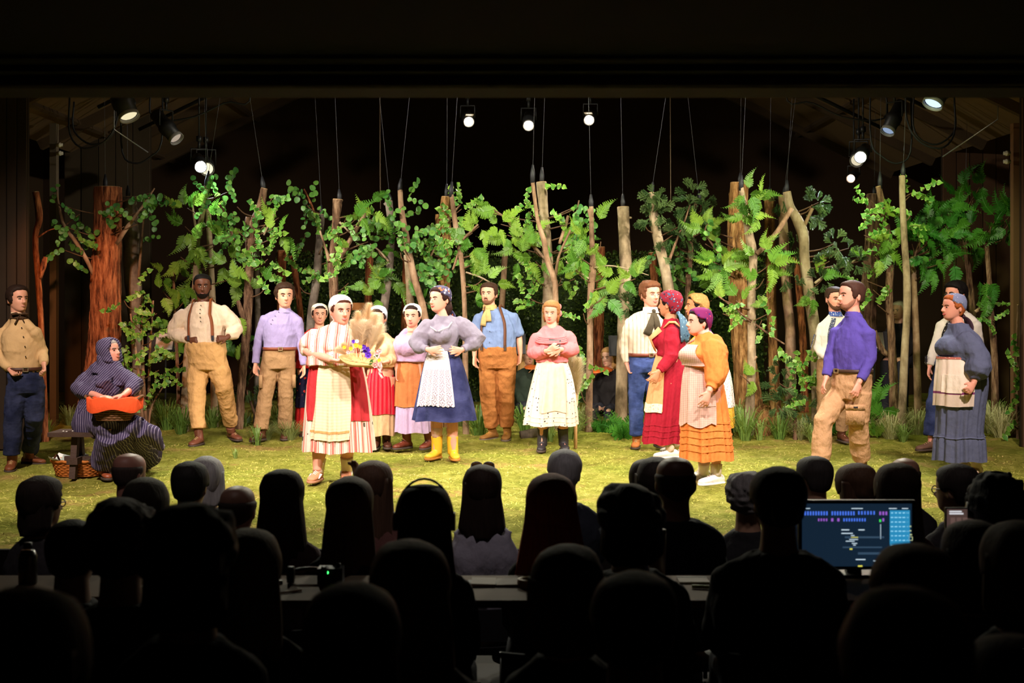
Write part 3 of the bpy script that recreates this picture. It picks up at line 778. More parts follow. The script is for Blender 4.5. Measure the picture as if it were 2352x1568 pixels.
    def shoe(s, side, kind, mat, sole=None, shaft=.13, lace=None, L=.27, r=.05):
        l = s.legs[side]; A = l['A']; fd = np.array([math.sin(l['toe']), -math.cos(l['toe']), 0]); sv = np.array([fd[1], -fd[0], 0]) * -1
        k = L / .27
        tab = ((-.088, .022, .05), (-.07, .034, .075), (-.02, .038, .095), (.04, .041, .080), (.09, .047, .060), (.14, .045, .050), (.17, .034, .042), (.184, .012, .030))
        g = np.linspace(0, 2 * PI, 16, endpoint=False); base = np.array([A[0], A[1], 0.0]); P = []
        for y, hw, h in tab:
            cz = np.maximum(np.sin(g), -.8) ; P.append(base + fd * y * k + np.outer(np.cos(g) * hw * k * 1.05, sv) + np.outer(h * .5 * (1 + cz) + .012, (0, 0, 1.0)))
        mb = MB().grid(np.array(P), True, True)
        if shaft: mb.tube([base + (0, 0, .05) - fd * .015, base + (0, 0, .09) - fd * .02, np.array([A[0], A[1], 0]) + nrm(l['K'] - A) * 1.0 * shaft * .8 + (0, 0, .03) - fd * .012, A * [1, 1, 0] + nrm(l['K'] - A) * shaft + (0, 0, .05) - fd * .008], [r * .95, r * .98, r, r * 1.08], 16)
        o = vobj(kind, mb, mat, s.t, .008, 2)
        mb = MB(); P = []
        for zz, gr in ((0.0, .9), (.004, 1.0), (.022, 1.02), (.022, .5)):
            e = np.array([[y * k * (1 if gr > .6 else .9), hw * k * 1.12 * gr] for y, hw, h in tab])
            ring = [base + fd * y + sv * q + (0, 0, zz) for y, q in e] + [base + fd * y - sv * q + (0, 0, zz) for y, q in e[::-1]]
            P.append(ring)
        mb.grid(np.array(P), True, True); mb.build('sole', sole or plain((.06, .04, .03), .7), o)
        if lace:
            mb = MB()
            for i in range(5):
                y = .085 - i * .022; h = np.interp(y, [q[0] for q in tab], [q[2] for q in tab]) + .012
                c = base + fd * y * k + (0, 0, h)
                mb.tube([c - sv * .024 + (0, 0, -.012), c + (0, 0, .006) + fd * .005, c + sv * .024 + (0, 0, -.012)], .0035, 6)
            mb.build('laces', lace, o)
        return o
    def shoes(s, kind, mat, **kw):
        for e in s.legs: s.shoe(e, kind, mat, **kw)
    def sock(s, mat, z0, z1, r=.046):
        for l in s.legs.values():
            dv = nrm(l['K'] - l['A']); b = l['A'] * [1, 1, 0]; q = lambda z: b + dv * (z / dv[2])
            MB().tube([q(z0), q((z0 + z1) / 2), q(z1), q(z1 + .003)], [r * .95, r, r * 1.12, r * .9], 16).build('sock', mat, s.t)
    def strap(s, name, mat, pts, w=.018, t=.004, parent=None):
        """flat band through points with outward normals from the trunk axis"""
        pts = np.array(pts); P = []
        T = np.gradient(pts, axis=0)
        for p, tt in zip(pts, T):
            c = np.array([s.tc[3][0], s.tc[3][1], p[2]]); nv = nrm(p - c) if np.linalg.norm(p - c) > .01 else s.fw
            b = nrm(np.cross(tt, nv)); nv = nrm(np.cross(b, tt)); P.append([p - b * w - nv * t, p + b * w - nv * t, p + b * w + nv * t, p - b * w + nv * t])
        return MB().grid(np.array(P), True, True).build(name, mat, parent or s.t)
    def suspenders(s, mat, zt, afr=(-32, 32), zb=None, clip=None):
        z1 = (s.shL[2] + s.shR[2]) / 2
        for a, sh in zip(afr, (s.shL, s.shR)):
            mid = s.neck * .45 + sh * .55 + (0, 0, .066)
            zs = np.linspace(zt, z1 - .06, 9); pts = [s.on(a + (q - zt) * 4 * (1 if a < 0 else -1), q, .030) for q in zs] + [mid + s.fw * .055 - (0, 0, .012), mid]
            pts += [mid - s.fw * .06 - (0, 0, .015)] + [s.on(180 - a, q, .03) for q in zs[::-1][1:]]
            o = s.strap('suspender', mat, pts, .017)
            if clip:
                p = s.on(a, zt, .034); MB().box(p, (.014, .008, .028), np.stack([s.sd, s.fw, (0, 0, 1.0)], 1)).build('clip', clip, o, smooth=False)

# hair lines: positive where hair grows (a in degrees from the face, t height)
def L_short(front=.83, side=.50, back=.16, burn=0.0):
    def f(a, t):
        aa = np.abs(a); ln = np.interp(aa, [0, 35, 58, 72, 84, 100, 120, 180], [front, front - .02, .74, side - burn, side - burn, side + .06, back + .08, back])
        return t - ln
    return f
def L_scarf(front=.84, side=.42, back=-.02):
    return lambda a, t: t - np.interp(np.abs(a), [0, 30, 55, 75, 95, 115, 140, 180], [front, front - .02, .74, .60, side + .08, side - .12, back + .05, back])
def L_beard(top=.30):
    def f(a, t):
        aa = np.abs(a); up = np.interp(aa, [0, 14, 25, 50, 70, 84, 92], [.285, .28, .20, .22, .36, .50, .5])
        g = np.minimum(up - t, (92 - aa) / 60.); return np.where(aa > 92, -1, g)
    return f
def scarf_tail(hd, mat, parent, length=.16, drop=.2, name='scarf_tail', w=.035, side=0.0, par=None):
    """knot at the nape and two hanging ends"""
    k = hd.hh * .16; c = np.array([side * .5, -.105, k])
    mb = MB(); mb.ell(hd.w(c), (.026, .022, .022), hd.R); 
    mb.build('scarf_knot', mat, parent)
    for e in (-1, 1):
        mb = MB(); p0 = hd.w(c); back = hd.R @ np.array([0, -1.0, 0]); sv = hd.R @ np.array([1.0, 0, 0])
        pts = [p0, p0 + back * length * .35 + sv * e * .02 - (0, 0, drop * .25), p0 + back * length * .5 + sv * e * .035 - (0, 0, drop * .65), p0 + back * length * .48 + sv * e * .045 - (0, 0, drop)]
        mb.tube(pts, [w * .5, w * .9, w * 1.1, w * .5], 10, flat=.28, up=back, sub=10); mb.build(name, mat, parent)

# ================================================================ the performers
def C(r, g, b):
    f = lambda v: round(((v / 255 + .055) / 1.055) ** 2.4 if v > 10 else v / 255 / 12.92, 4)
    return (f(r), f(g), f(b))
BOOT = plain(C(120, 66, 38), .5, .4); BOOTD = plain(C(82, 46, 30), .5, .4); LACE = plain(C(190, 160, 110), .8)
BELT = plain(C(70, 38, 24), .5, .4); BUTTON = plain(C(40, 30, 24), .4, .5)
FAIR = C(214, 158, 130); PINKS = C(222, 158, 136); DEEP = C(96, 56, 36); TAN = C(190, 132, 98)
RLONG = ((.0, .066), (.5, .060), (1, .055), (1.5, .050), (1.85, .044), (1.93, .038))

# ---- far left: tan shirt, neck bow, dark jeans
p = Person(42, 1079, 'person in tan button shirt, dark jeans and brown neck bow, standing at far left', 'm', 28)
p.torso((6, 752, .05), (84, 753, -.05), (60, 884), (43, 726), (.17, .125), (.148, .118), (.15, .122), zw=p.J(0, 850)[2])
p.arm('L', (-8, 812, -.02), (24, 850, -.14), (44, 868, -.2), curl=.7).arm('R', (99, 808, .06), (101, 838, -.12), (103, 858, -.17), curl=1.1)
p.leg('L', (30, 960, -.05), (27, 1080), 12).leg('R', (80, 955, .02), (68, 1066), 72)
p.head(41, 687, 48, 3, hh=.245).body(FAIR)
p.top('shirt', cloth(C(208, 172, 122)), p.J(0, 856)[2], p.neck[2] + .005, RLONG, .012)
p.trousers(denim(C(30, 36, 62)), p.J(0, 844)[2], ((0, .105), (.5, .100), (1, .090), (1.5, .085), (1.9, .082)), amp=.009)
p.belt(BELT, p.J(0, 847)[2]); p.buttons(BUTTON, [p.J(0, y)[2] for y in (752, 772, 794, 817)], 2, .026)
p.shoes('boot', BOOT, lace=LACE, shaft=.14); p.collar(cloth(C(225, 200, 160)), .04, .066)
b_ = cloth(C(72, 52, 36)); p.ring_z = None
nb = p.neck + (0, 0, .015); q = nb + p.fw * .085
p.collar(b_, .03, .073, 'neck_scarf')
for e in (-1, 1):
    MB().tube([q, q + p.sd * e * .035 + (0, 0, .012), q + p.sd * e * .075 + (0, 0, .004)], [.012, .030, .022], 10, flat=.5).build('bow_loop', b_, p.t)
    MB().tube([q, q + p.sd * e * .025 - (0, 0, .045), q + p.sd * e * .045 - (0, 0, .09)], [.010, .018, .022], 8, flat=.35).build('bow_end', b_, p.t)
p.hd.shell('hair', hairm(C(40, 27, 20)), p.t, L_short(.84, .46, .16, .14), .020, 1); face(p.hd, p.t, smile=.1)

# ---- seated, striped dress and hood
p = Person(238, 1096, 'person seated on the bench in a striped purple dress and hood, holding a basket', 'f', 28)
p.torso((204, 865, .06), (284, 859, -.06), (222, 968, .02), (247, 845), (.175, .145), (.18, .155), (.20, .17), bust=.05)
p.arm('L', (178, 893, -.02), (232, 911, -.27), (258, 912, -.33), palm=(.2, -.1, -1), curl=.5).arm('R', (312, 885, -.08), (284, 907, -.32), (262, 912, -.36), palm=(-.2, -.2, -1), curl=.5)
p.leg('L', (252, 990, -.34), (240, 1098), 30).leg('R', (318, 985, -.30), (322, 1074), 40)
p.head(252, 808, 62, 12, hh=.215).body(PINKS, legr=.7)
ST = [(0, C(62, 54, 82)), (.72, C(150, 140, 165)), (.9, C(62, 54, 82))]
stx = stripes('stripe_dress_x', ST, 46, 'x'); sxz = stripes('stripe_dress_xz', ST, 40, 'xz')
p.top('dress_bodice', sxz, p.J(0, 975)[2], p.neck[2] - .0, ((0, .082), (.5, .085), (1, .086), (1.3, .078), (1.55, .056), (1.6, .05)), .016, .008)
mb = MB(); lL, lR = p.legs['L'], p.legs['R']; hp = p.hip
p.trunk(mb, p.hip[2] - .09, p.hip[2] + .17, .022)
mb.ell(hp + (0, 0, -.01), (.22, .20, .12)); 
for l, r1, sw in ((lL, .13, 0.0), (lR, .16, .06)):
    e = l['A'] + (0, 0, .02); kn = l['K']
    mb.tube([hp + (kn - hp) * .15, (hp + kn) / 2 + (0, 0, .01), kn + (0, 0, .01), kn + (e - kn) * .12 + np.array([0, -.02, 0]), kn + (e - kn) * .55 + (sw * .5, -.01, 0), kn + (e - kn) * .88 + (sw, 0, 0)], [.15, .125, .105, .105, .118, r1], 16)
km = (lL['K'] + lR['K']) / 2; em = (lL['A'] + lR['A']) / 2
mb.tube([hp * .5 + km * .5, km - (0, 0, .03), km + (em - km) * .5, km + (em - km) * .78], [.12, .09, .10, .12], 14)
ex = p.J(372, 1030, -.05); mb.tube([lR['K'] + (0, .03, 0), lR['K'] * .5 + ex * .5 + (0.02, .02, .03), ex], [.10, .085, .035], 12)
o = vobj('dress_skirt', mb, stx, p.t, .0095, 4, (.010, (11, 11, 4)), 5)
p.shoes('boot', plain(C(140, 70, 44), .4, .45), lace=LACE, shaft=.13)
p.hd.shell('hair', hairm(C(150, 140, 135)), p.t, L_short(.80, .5, .2), .008, 3)
hood = p.hd.shell('hood', sxz, p.t, lambda a, t: np.minimum(t - np.interp(np.abs(a), [0, 28, 48, 62, 180], [.92, .86, .6, -.3, -.3]), 1), .030, 4, .006, 10, tmin=-.06, extra=lambda a, t: .03 * sstep(.35, -.06, t) * sstep(50, 80, np.abs(a)))
mb = MB(); b0 = p.hd.w((0, -.03, .06)); mb.tube([b0 + (0, 0, .02), p.neck + (0, .01, .02), p.neck - (0, 0, .055)], [.10, .105, .15], 20)
for sh in (p.shL, p.shR): mb.tube([p.neck, p.neck * .5 + sh * .5 + (0, 0, .03), sh + (0, 0, -.02), sh - (0, 0, .10)], [.09, .085, .095, .088], 14)
mb.tube([p.neck + p.fw * .04, p.on(-15, p.neck[2] - .12, .04), p.on(25, p.neck[2] - .27, .02)], [.08, .075, .04], 12, flat=.6)
vobj('shawl', mb, sxz, p.t, .011, 3, (.009, (12, 12, 9)), 2)
face(p.hd, p.t, (.25, .22, .2), smile=.7, lip=C(205, 120, 105), gaze=.3)
seated = p

# ---- cream shirt, suspenders, ochre trousers
p = Person(495, 1019, 'person in cream shirt with brown suspenders and ochre trousers, thumbs hooked at the waist', 'm', -4)
p.torso((420, 711), (511, 706), (478, 832), (468, 691), (.205, .14), (.20, .145), (.195, .145), zw=p.J(0, 792)[2], belly=.02)
p.arm('L', (398, 766, .02), (436, 780, -.15), (460, 780, -.2), palm=(.2, 1, -.3), curl=.95).arm('R', (543, 757, .02), (520, 776, -.14), (500, 777, -.2), palm=(-.2, 1, -.3), curl=.95)
p.leg('L', (451, 895, -.06), (456, 1022), -12).leg('R', (513, 885, -.02), (534, 1010), 38)
p.head(465, 657, 14, -2, hh=.268).body(DEEP)
SL = ((0, .085), (.4, .098), (.8, .098), (1.05, .090), (1.4, .084), (1.75, .060), (1.82, .042))
p.top('shirt', cloth(C(222, 198, 172)), p.J(0, 790)[2], p.neck[2] - .01, SL, .016, .010)
p.trousers(cloth(C(204, 158, 102), .85, .12, .6), p.J(0, 784)[2], ((0, .130), (.4, .128), (1, .104), (1.5, .092), (1.85, .085)), .026, .011)
p.buttons(BUTTON, [p.J(0, y)[2] for y in (701, 710, 719, 728, 737)], 2, .028)
p.suspenders(plain(C(128, 66, 30), .6, .3), p.J(0, 775)[2], clip=plain((.03, .03, .04), .4))
p.shoes('boot', plain(C(112, 64, 46), .5, .4), lace=LACE, shaft=.14, L=.29)
p.hd.shell('hair', hairm(C(18, 14, 12)), p.t, L_short(.82, .52, .22), .010, 1, .001); p.hd.shell('beard', hairm(C(22, 15, 12)), p.t, L_beard(), .004, 2, .001)
face(p.hd, p.t, (.015, .01, .01), lip=C(112, 60, 50), smile=.8)

# ---- lavender shirt, khaki cargo trousers
KH = cloth(C(158, 124, 88), .85, .12, .6)
p = Person(630, 1011, 'person in lavender pullover shirt and khaki cargo trousers, arms hanging, between the left trees', 'm', 12)
p.torso((606, 725), (688, 726), (640, 830), (655, 714), (.185, .13), (.175, .13), (.18, .135), zw=p.J(0, 803)[2])
p.arm('L', (592, 780, .04), (587, 836, -.02), (586, 858, -.05), curl=.35).arm('R', (692, 784, .02), (698, 840, -.02), (698, 862, -.04), curl=.35)
p.leg('L', (612, 895, -.04), (598, 1012), -25).leg('R', (657, 895, 0), (654, 1008), 8)
p.head(654, 679, 18, 0, hh=.275).body(FAIR)
p.top('shirt', cloth(C(152, 140, 184)), p.J(0, 803)[2], p.neck[2] + .005, ((0, .074), (.5, .066), (1, .058), (1.6, .050), (1.9, .044), (1.97, .042)), .014, .007)
p.trousers(KH, p.J(0, 798)[2], ((0, .115), (.5, .105), (1, .090), (1.5, .088), (1.93, .085)), amp=.010)
p.belt(plain(C(120, 58, 34), .5, .4), p.J(0, 800)[2]); p.collar(cloth(C(152, 140, 184)), .035, .066)
p.buttons(BUTTON, [p.J(0, y)[2] for y in (716, 725, 734, 743)], -34, .024, .005)
for sd_, a_ in (('L', -1), ('R', 1)):
    l = p.legs[sd_]; q = l['H'] * .35 + l['K'] * .65 + p.sd * a_ * .085 + p.fw * .05
    MB().box(q, (.02, .055, .075), np.stack([p.sd, -p.fw, (0, 0, 1.)], 1)).build('cargo_pocket', KH, p.t)
p.shoes('boot', BOOTD, lace=LACE, shaft=.12)
p.hd.shell('hair', hairm(C(52, 34, 24)), p.t, L_short(.80, .44, .12, .10), .022, 4, .010, 40); face(p.hd, p.t, smile=-.2)

# ---- behind: red blouse, dark floral apron (mostly hidden)
p = Person(716, 1001, 'person in red with dark floral apron and cream kerchief, half hidden behind the tray bearer', 'f', 8)
p.torso((693, 769), (748, 767), (715, 840), (733, 752), (.165, .12), (.16, .12), (.18, .14), bust=.03)
p.arm('L', (688, 812, .03), (696, 850, -.06), (700, 870, -.08), curl=.4).arm('R', (752, 812, .0), (735, 842, -.12), (720, 846, -.16), curl=.4)
p.leg('L', (706, 920, 0), (704, 1001), -8).leg('R', (728, 920, 0), (730, 1001), 8)
p.head(734, 722, 12, 0, hh=.235).body(FAIR)
RED = cloth(C(196, 36, 36)); DFL = spotted('dark_floral', C(28, 26, 52), [(C(196, 60, 50), 14, .24, 1.), (C(150, 120, 60), 22, .12, 1.)], 'Object')
p.top('blouse', RED, p.J(0, 845)[2], p.neck[2] - .01, ((0, .075), (.5, .08), (1, .07), (1.6, .055), (1.9, .045)), .014)
S, o = p.skirt('skirt', RED, [(818, 695, 738), (870, 685, 755), (988, 675, 768)], .8, 12, .05)
p.panel('apron', DFL, S, -125, 70, .02, .68, .014)
p.shoes('shoe', BOOTD, shaft=.08); p.hd.shell('hair', hairm(C(40, 26, 20)), p.t, L_short(.80, .42, .1), .012, 1)
p.hd.shell('kerchief', spotted('cream_floral', C(232, 214, 190), [(C(150, 140, 120), 30, .14, 1.)]), p.t, L_scarf(.86, .30, -.04), .018, 2, .003); face(p.hd, p.t, smile=.9, teeth=True)

# ---- striped dress, holding the flower tray
p = Person(762, 1101, 'person in pink striped dress and cream apron carrying the flower tray', 'f', 14)
p.torso((722, 763, .04), (812, 759, -.02), (768, 868), (781, 748), (.225, .165), (.235, .175), (.26, .2), bust=.06, belly=.03, zw=p.J(0, 826)[2])
p.arm('L', (702, 806, -.06), (762, 826, -.30), (784, 832, -.34), palm=(.1, .3, 1), curl=.55).arm('R', (832, 812, -.06), (826, 836, -.30), (812, 838, -.36), palm=(-.1, .3, 1), curl=.5)
p.leg('L', (736, 1010, -.02), (729, 1104), -12).leg('R', (796, 1010, 0), (797, 1097), 2)
p.head(783, 713, 26, -2, hh=.25).body(PINKS, legr=1.25, armr=1.25)
PST = [(0, C(220, 202, 186)), (.50, C(206, 116, 104)), (.58, C(220, 202, 186)), (.66, C(206, 116, 104)), (.82, C(206, 116, 104)), (.90, C(220, 202, 186))]
pu = stripes('pink_stripe_u', [(0, C(222, 206, 192)), (.52, C(206, 120, 108)), (.60, C(220, 202, 186)), (.66, C(204, 108, 98)), (.84, C(220, 202, 186)), (.92, C(206, 120, 108))], 26, 'u', (C(96, 84, 70), .9, .20, (.08, .46)))
pxs = stripes('pink_stripe_x', [(0, C(222, 206, 192)), (.52, C(206, 120, 108)), (.60, C(220, 202, 186)), (.66, C(204, 108, 98)), (.84, C(220, 202, 186)), (.92, C(206, 120, 108))], 11, 'x', (C(96, 84, 70), 34, .16, (.08, .46)))
p.top('dress_bodice', pxs, p.J(0, 838)[2], p.neck[2] + .012, ((0, .082), (.35, .092), (.72, .098), (.9, .085), (1.0, .062), (1.02, .055)), .018, .009)
p.collar(pxs, .035, .068)
S, o = p.skirt('dress_skirt', pu, [(824, 714, 830), (870, 706, 842), (960, 698, 856), (1034, 692, 864)], .80, 18, .055)
p.panel('red_apron', cloth(C(186, 50, 56)), S, -72, 72, .0, .66, .010, -66, 66)
ap = p.panel('cream_apron', gingham('cream_gingham', C(226, 204, 174), C(216, 184, 150), 26, 'UV'), S, -30, 34, .0, .86, .018, -46, 24)
p.panel('apron_band', cloth(C(200, 150, 96)), S, -46, 24, .76, .785, .0215, parent=ap, rows=4)
p.sock(cloth(C(240, 214, 204)), .07, .20, .054)
p.shoes('sneaker', plain(C(206, 136, 100), .7), sole=plain(C(170, 120, 90), .7), lace=plain((.8, .78, .74), .8), shaft=0)
for e in p.legs:
    l = p.legs[e]; fd = np.array([math.sin(l['toe']), -math.cos(l['toe']), 0]); sv = np.array([-fd[1], fd[0], 0]); c = l['A'] * [1, 1, 0]
    for q in (-1, 1): MB().tube([c + fd * .10 + sv * q * .045 + (0, 0, .035), c + fd * .03 + sv * q * .044 + (0, 0, .065)], [.012, .016], 8, flat=.5).build('sneaker_panel', plain(C(236, 226, 214), .7), p.t)
p.hd.shell('hair', hairm(C(70, 38, 26)), p.t, L_short(.80, .42, .1), .012, 1)
WF = spotted('white_floral', C(238, 232, 226), [(C(70, 80, 130), 26, .16, 1.), (C(190, 90, 80), 22, .12, 1.)])
p.hd.shell('kerchief', WF, p.t, L_scarf(.84, .36, -.05), .020, 2, .003); scarf_tail(p.hd, WF, p.t)
face(p.hd, p.t, (.12, .06, .04), smile=.6, teeth=True, lip=C(210, 110, 104), gaze=-.9)
bearer = p

# ---- tan sweater, red striped apron
p = Person(873, 1030, 'person in tan sweater and red striped apron behind the pampas plumes', 'f', -8)
p.torso((846, 779), (904, 779), (874, 858), (872, 762), (.18, .13), (.17, .13), (.19, .15), bust=.04, zw=p.J(0, 832)[2])
p.arm('L', (842, 818, .0), (852, 832, -.12), (862, 834, -.16), palm=(.3, .2, 1), curl=.5).arm('R', (908, 818, .02), (890, 830, -.18), (878, 834, -.23), palm=(-.3, .2, 1), curl=.5)
p.leg('L', (862, 940, 0), (864, 1030), -8).leg('R', (888, 940, 0), (888, 1028), 12)
p.head(868, 730, -10, -4, hh=.24).body(FAIR)
p.top('sweater', cloth(C(226, 186, 142)), p.J(0, 842)[2], p.neck[2] - .02, ((0, .075), (.5, .075), (1, .075), (1.6, .066), (1.9, .05)), .014, .007)
BE = cloth(C(206, 170, 130))
S, o = p.skirt('skirt', BE, [(836, 850, 898), (880, 842, 906), (998, 836, 910)], .8, 12, .05)
p.panel('apron', stripes('red_stripe_u', [(0, C(190, 24, 44)), (.45, C(222, 110, 118)), (.52, C(190, 24, 44)), (.7, C(226, 120, 120)), (.78, C(190, 24, 44))], 11, 'u'), S, -88, 92, .0, .70, .014)
p.shoes('boot', BOOTD, shaft=.12); p.hd.shell('hair', hairm(C(50, 32, 24)), p.t, L_short(.80, .42, .1), .012, 1)
LB = cloth(C(190, 200, 214)); p.hd.shell('kerchief', LB, p.t, L_scarf(.86, .34, -.04), .018, 2, .003); face(p.hd, p.t, smile=.7)

# ---- lavender V-neck, terracotta apron
p = Person(950, 1031, 'person in lavender V-neck dress and terracotta apron beside the navy skirt', 'f', -12)
p.torso((914, 771), (968, 769), (946, 860), (946, 752), (.18, .135), (.165, .13), (.19, .15), bust=.055, zw=p.J(0, 818)[2])
p.arm('L', (908, 815, .03), (912, 850, -.02), (914, 872, -.03), curl=.4).arm('R', (974, 815, .0), (978, 850, -.02), (978, 872, -.03), curl=.4)
p.leg('L', (932, 940, 0), (932, 1030), -42).leg('R', (980, 940, 0), (984, 1030), -20)
p.head(947, 725, -8, -3, hh=.24).body(PINKS)
LAV = cloth(C(182, 148, 180))
p.top('bodice', LAV, p.J(0, 830)[2], p.shL[2] + .005, ((0, .060), (.4, .066), (.55, .05)), .012, .006)
S, o = p.skirt('skirt', cloth(C(190, 164, 200)), [(816, 922, 968), (860, 912, 978), (992, 904, 992)], .8, 14, .05)
ap = p.panel('apron', cloth(C(196, 118, 70)), S, -92, 95, .0, .66, .014)
p.panel('apron_waistband', cloth(C(188, 108, 62)), S, -92, 95, -.02, .06, .018, parent=ap, rows=4)
p.shoes('boot', plain(C(110, 50, 34), .45, .4), lace=plain((.05, .03, .02), .6), shaft=.16)
p.hd.shell('hair', hairm(C(36, 24, 20)), p.t, L_short(.82, .42, .1), .012, 1)
p.hd.shell('kerchief', cloth(C(222, 224, 214)), p.t, L_scarf(.90, .34, -.04), .016, 2, .003); face(p.hd, p.t, smile=.3, teeth=True, lip=C(200, 100, 96))

# ---- grey blouse, lace apron, navy skirt, yellow boots
p = Person(1023, 1053, 'person in grey puff-sleeve blouse, white lace apron and yellow boots, hands on waist', 'f', -14)
p.torso((986, 737, -.04), (1052, 735, .04), (1018, 846), (1018, 722), (.155, .125), (.13, .11), (.18, .15), bust=.055, zw=p.J(0, 798)[2])
p.arm('L', (956, 790, -.05), (984, 803, -.22), (1012, 803, -.26), palm=(.2, 1, 0), curl=.25).arm('R', (1098, 782, .02), (1060, 804, -.12), (1032, 804, -.24), palm=(-.2, 1, 0), curl=.25)
p.leg('L', (1004, 950, 0), (1001, 1053), -28).leg('R', (1038, 950, 0), (1041, 1054), 12)
p.head(1010, 688, -42, 2, 3, hh=.25).body(PINKS, legr=1.12)
GR = cloth(C(130, 124, 140))
p.top('blouse', GR, p.J(0, 806)[2], p.neck[2] - .012, ((0, .088), (.25, .10), (.6, .105), (1.0, .105), (1.35, .088), (1.6, .056), (1.64, .044), (1.9, .043)), .014, .008)
for e in (-1, 1):
    p.strap('yoke_piping', cloth(C(205, 200, 210)), [p.on(e * q, z, .028) for q, z in ((52, p.shL[2] - .01), (32, p.shL[2] - .06), (2, p.shL[2] - .10))], .006, .003)
NAVY = denim(C(34, 38, 76))
S, o = p.skirt('skirt', NAVY, [(796, 986, 1046), (830, 974, 1062), (900, 958, 1082), (964, 945, 1096)], .78, 9, .035)
lace = NB('lace'); uvq = lace.co('UV'); sq = lace.sep(uvq)
cell = lace.vor(lace.map(uvq, (6, 7, 1)), 1.0, rnd=0.0); rings_ = lace.math('GREATER_THAN', lace.math('SINE', lace.math('MULTIPLY', cell, 26.)), -.25)
colm = lace.math('GREATER_THAN', lace.math('FRACT', lace.math('MULTIPLY_ADD', sq[0], 6.0, 100.)), .82)
msk = lace.math('MAXIMUM', lace.math('MAXIMUM', rings_, colm), lace.math('GREATER_THAN', sq[1], .62))
m_lace = lace.fin(lace.mix(msk, C(140, 124, 142), C(216, 210, 210)), .85, .15)
ap = p.panel('apron', m_lace, S, -62, 20, .0, .79, .016, -68, 22, hem=lambda u: .01 * np.sin(u * 60))
p.panel('apron_waistband', cloth(C(214, 210, 208)), S, -80, 60, -.01, .035, .018, parent=ap, rows=4)
p.sock(cloth(C(232, 190, 190)), .22, .32, .056)
p.shoes('boot', plain(C(226, 178, 44), .45, .45), sole=plain(C(180, 120, 50), .6), shaft=.19, r=.058)
p.hd.shell('hair', hairm(C(44, 24, 20)), p.t, L_short(.82, .42, .02), .018, 1)
mb = MB(); mb.tube([p.hd.w((.035, -.07, .10)), p.hd.w((.05, -.075, .03)), p.hd.w((.055, -.055, -.04))], [.045, .05, .028], 12); mb.tube([p.hd.w((-.035, -.07, .10)), p.hd.w((-.05, -.07, .03)), p.hd.w((-.05, -.05, -.04))], [.045, .05, .028], 12)
mb.build('hair_length', hairm(C(44, 24, 20)), p.t)
MS = spotted('multi_scarf', C(70, 66, 92), [(C(190, 96, 60), 17, .26, 1.), (C(210, 200, 205), 19, .24, 1.), (C(60, 80, 150), 16, .2, 1.)])
p.hd.shell('headscarf', MS, p.t, L_scarf(.90, .52, .30), .022, 2, .003); scarf_tail(p.hd, MS, p.t, .14, .20)
face(p.hd, p.t, (.04, .02, .015), smile=.6, lip=C(200, 70, 70), gaze=.2)

# ---- blue shirt, neckerchief, rust trousers
p = Person(1143, 1011, 'person in blue shirt with tan neckerchief, one suspender showing and rust trousers', 'm', -14)
p.torso((1099, 721), (1178, 719), (1144, 830), (1126, 708), (.205, .14), (.20, .145), (.20, .145), zw=p.J(0, 797)[2], belly=.02)
p.arm('L', (1090, 778, -.02), (1090, 818, -.06), (1090, 842, -.08), curl=.4).arm('R', (1192, 770, .04), (1195, 814, .0), (1192, 836, -.02), curl=.4)
p.leg('L', (1120, 900, -.03), (1130, 1009), -40).leg('R', (1162, 900, 0), (1165, 1010), -8)
p.head(1123, 675, -18, 2, hh=.25).body(FAIR)
BL = cloth(C(112, 132, 172))
p.top('shirt', BL, p.J(0, 800)[2], p.neck[2] + .0, ((0, .084), (.5, .082), (.85, .075), (.95, .076), (1.06, .064)), .016, .010)
p.collar(BL, .03, .070)
p.trousers(cloth(C(168, 108, 58), .85, .12, .6), p.J(0, 795)[2], ((0, .125), (.4, .12), (1, .098), (1.5, .092), (1.9, .085)), .026, .011)
SU = plain(C(92, 54, 34), .6, .3); p.suspenders(SU, p.J(0, 798)[2], (-34, 34), clip=plain((.06, .035, .02), .5))
p.buttons(BUTTON, [p.J(0, y)[2] for y in (735, 760, 785)], -6, .030, .005)
NK = cloth(C(186, 158, 104)); p.collar(NK, .045, .078, 'neckerchief')
q = p.neck + p.fw * .09
for e, dx, dz in ((-1, -.05, -.20), (1, .02, -.15)):
    MB().tube([q, q + p.sd * dx * .6 + (0, 0, dz * .45) + p.fw * .045, q + p.sd * dx + (0, 0, dz) + p.fw * .05], [.018, .032, .034], 10, flat=.3, up=p.fw, sub=8).build('neckerchief_end', NK, p.t)
MB().ell(q, (.024, .018, .022)).build('neckerchief_knot', NK, p.t)
p.shoes('boot', plain(C(150, 104, 52), .6, .3), sole=plain(C(110, 96, 84), .7), lace=plain(C(206, 150, 60), .7), shaft=.13, L=.29)
p.hd.shell('hair', hairm(C(58, 38, 28)), p.t, L_short(.80, .46, .16, .06), .018, 4, .004); p.hd.shell('beard', hairm(C(120, 84, 62)), p.t, L_beard(), .0035, 2, .001)
face(p.hd, p.t, (.05, .03, .02), smile=.1, lip=C(214, 110, 100))
p.hd_m = MB().tube(p.hd.w(p.hd.surf(np.radians(np.linspace(-18, 18, 7)), np.array([.245, .262, .272, .276, .272, .262, .245]), .005)), [.002, .005, .006, .006, .006, .005, .002], 8).build('moustache', hairm(C(64, 40, 28)), p.t)

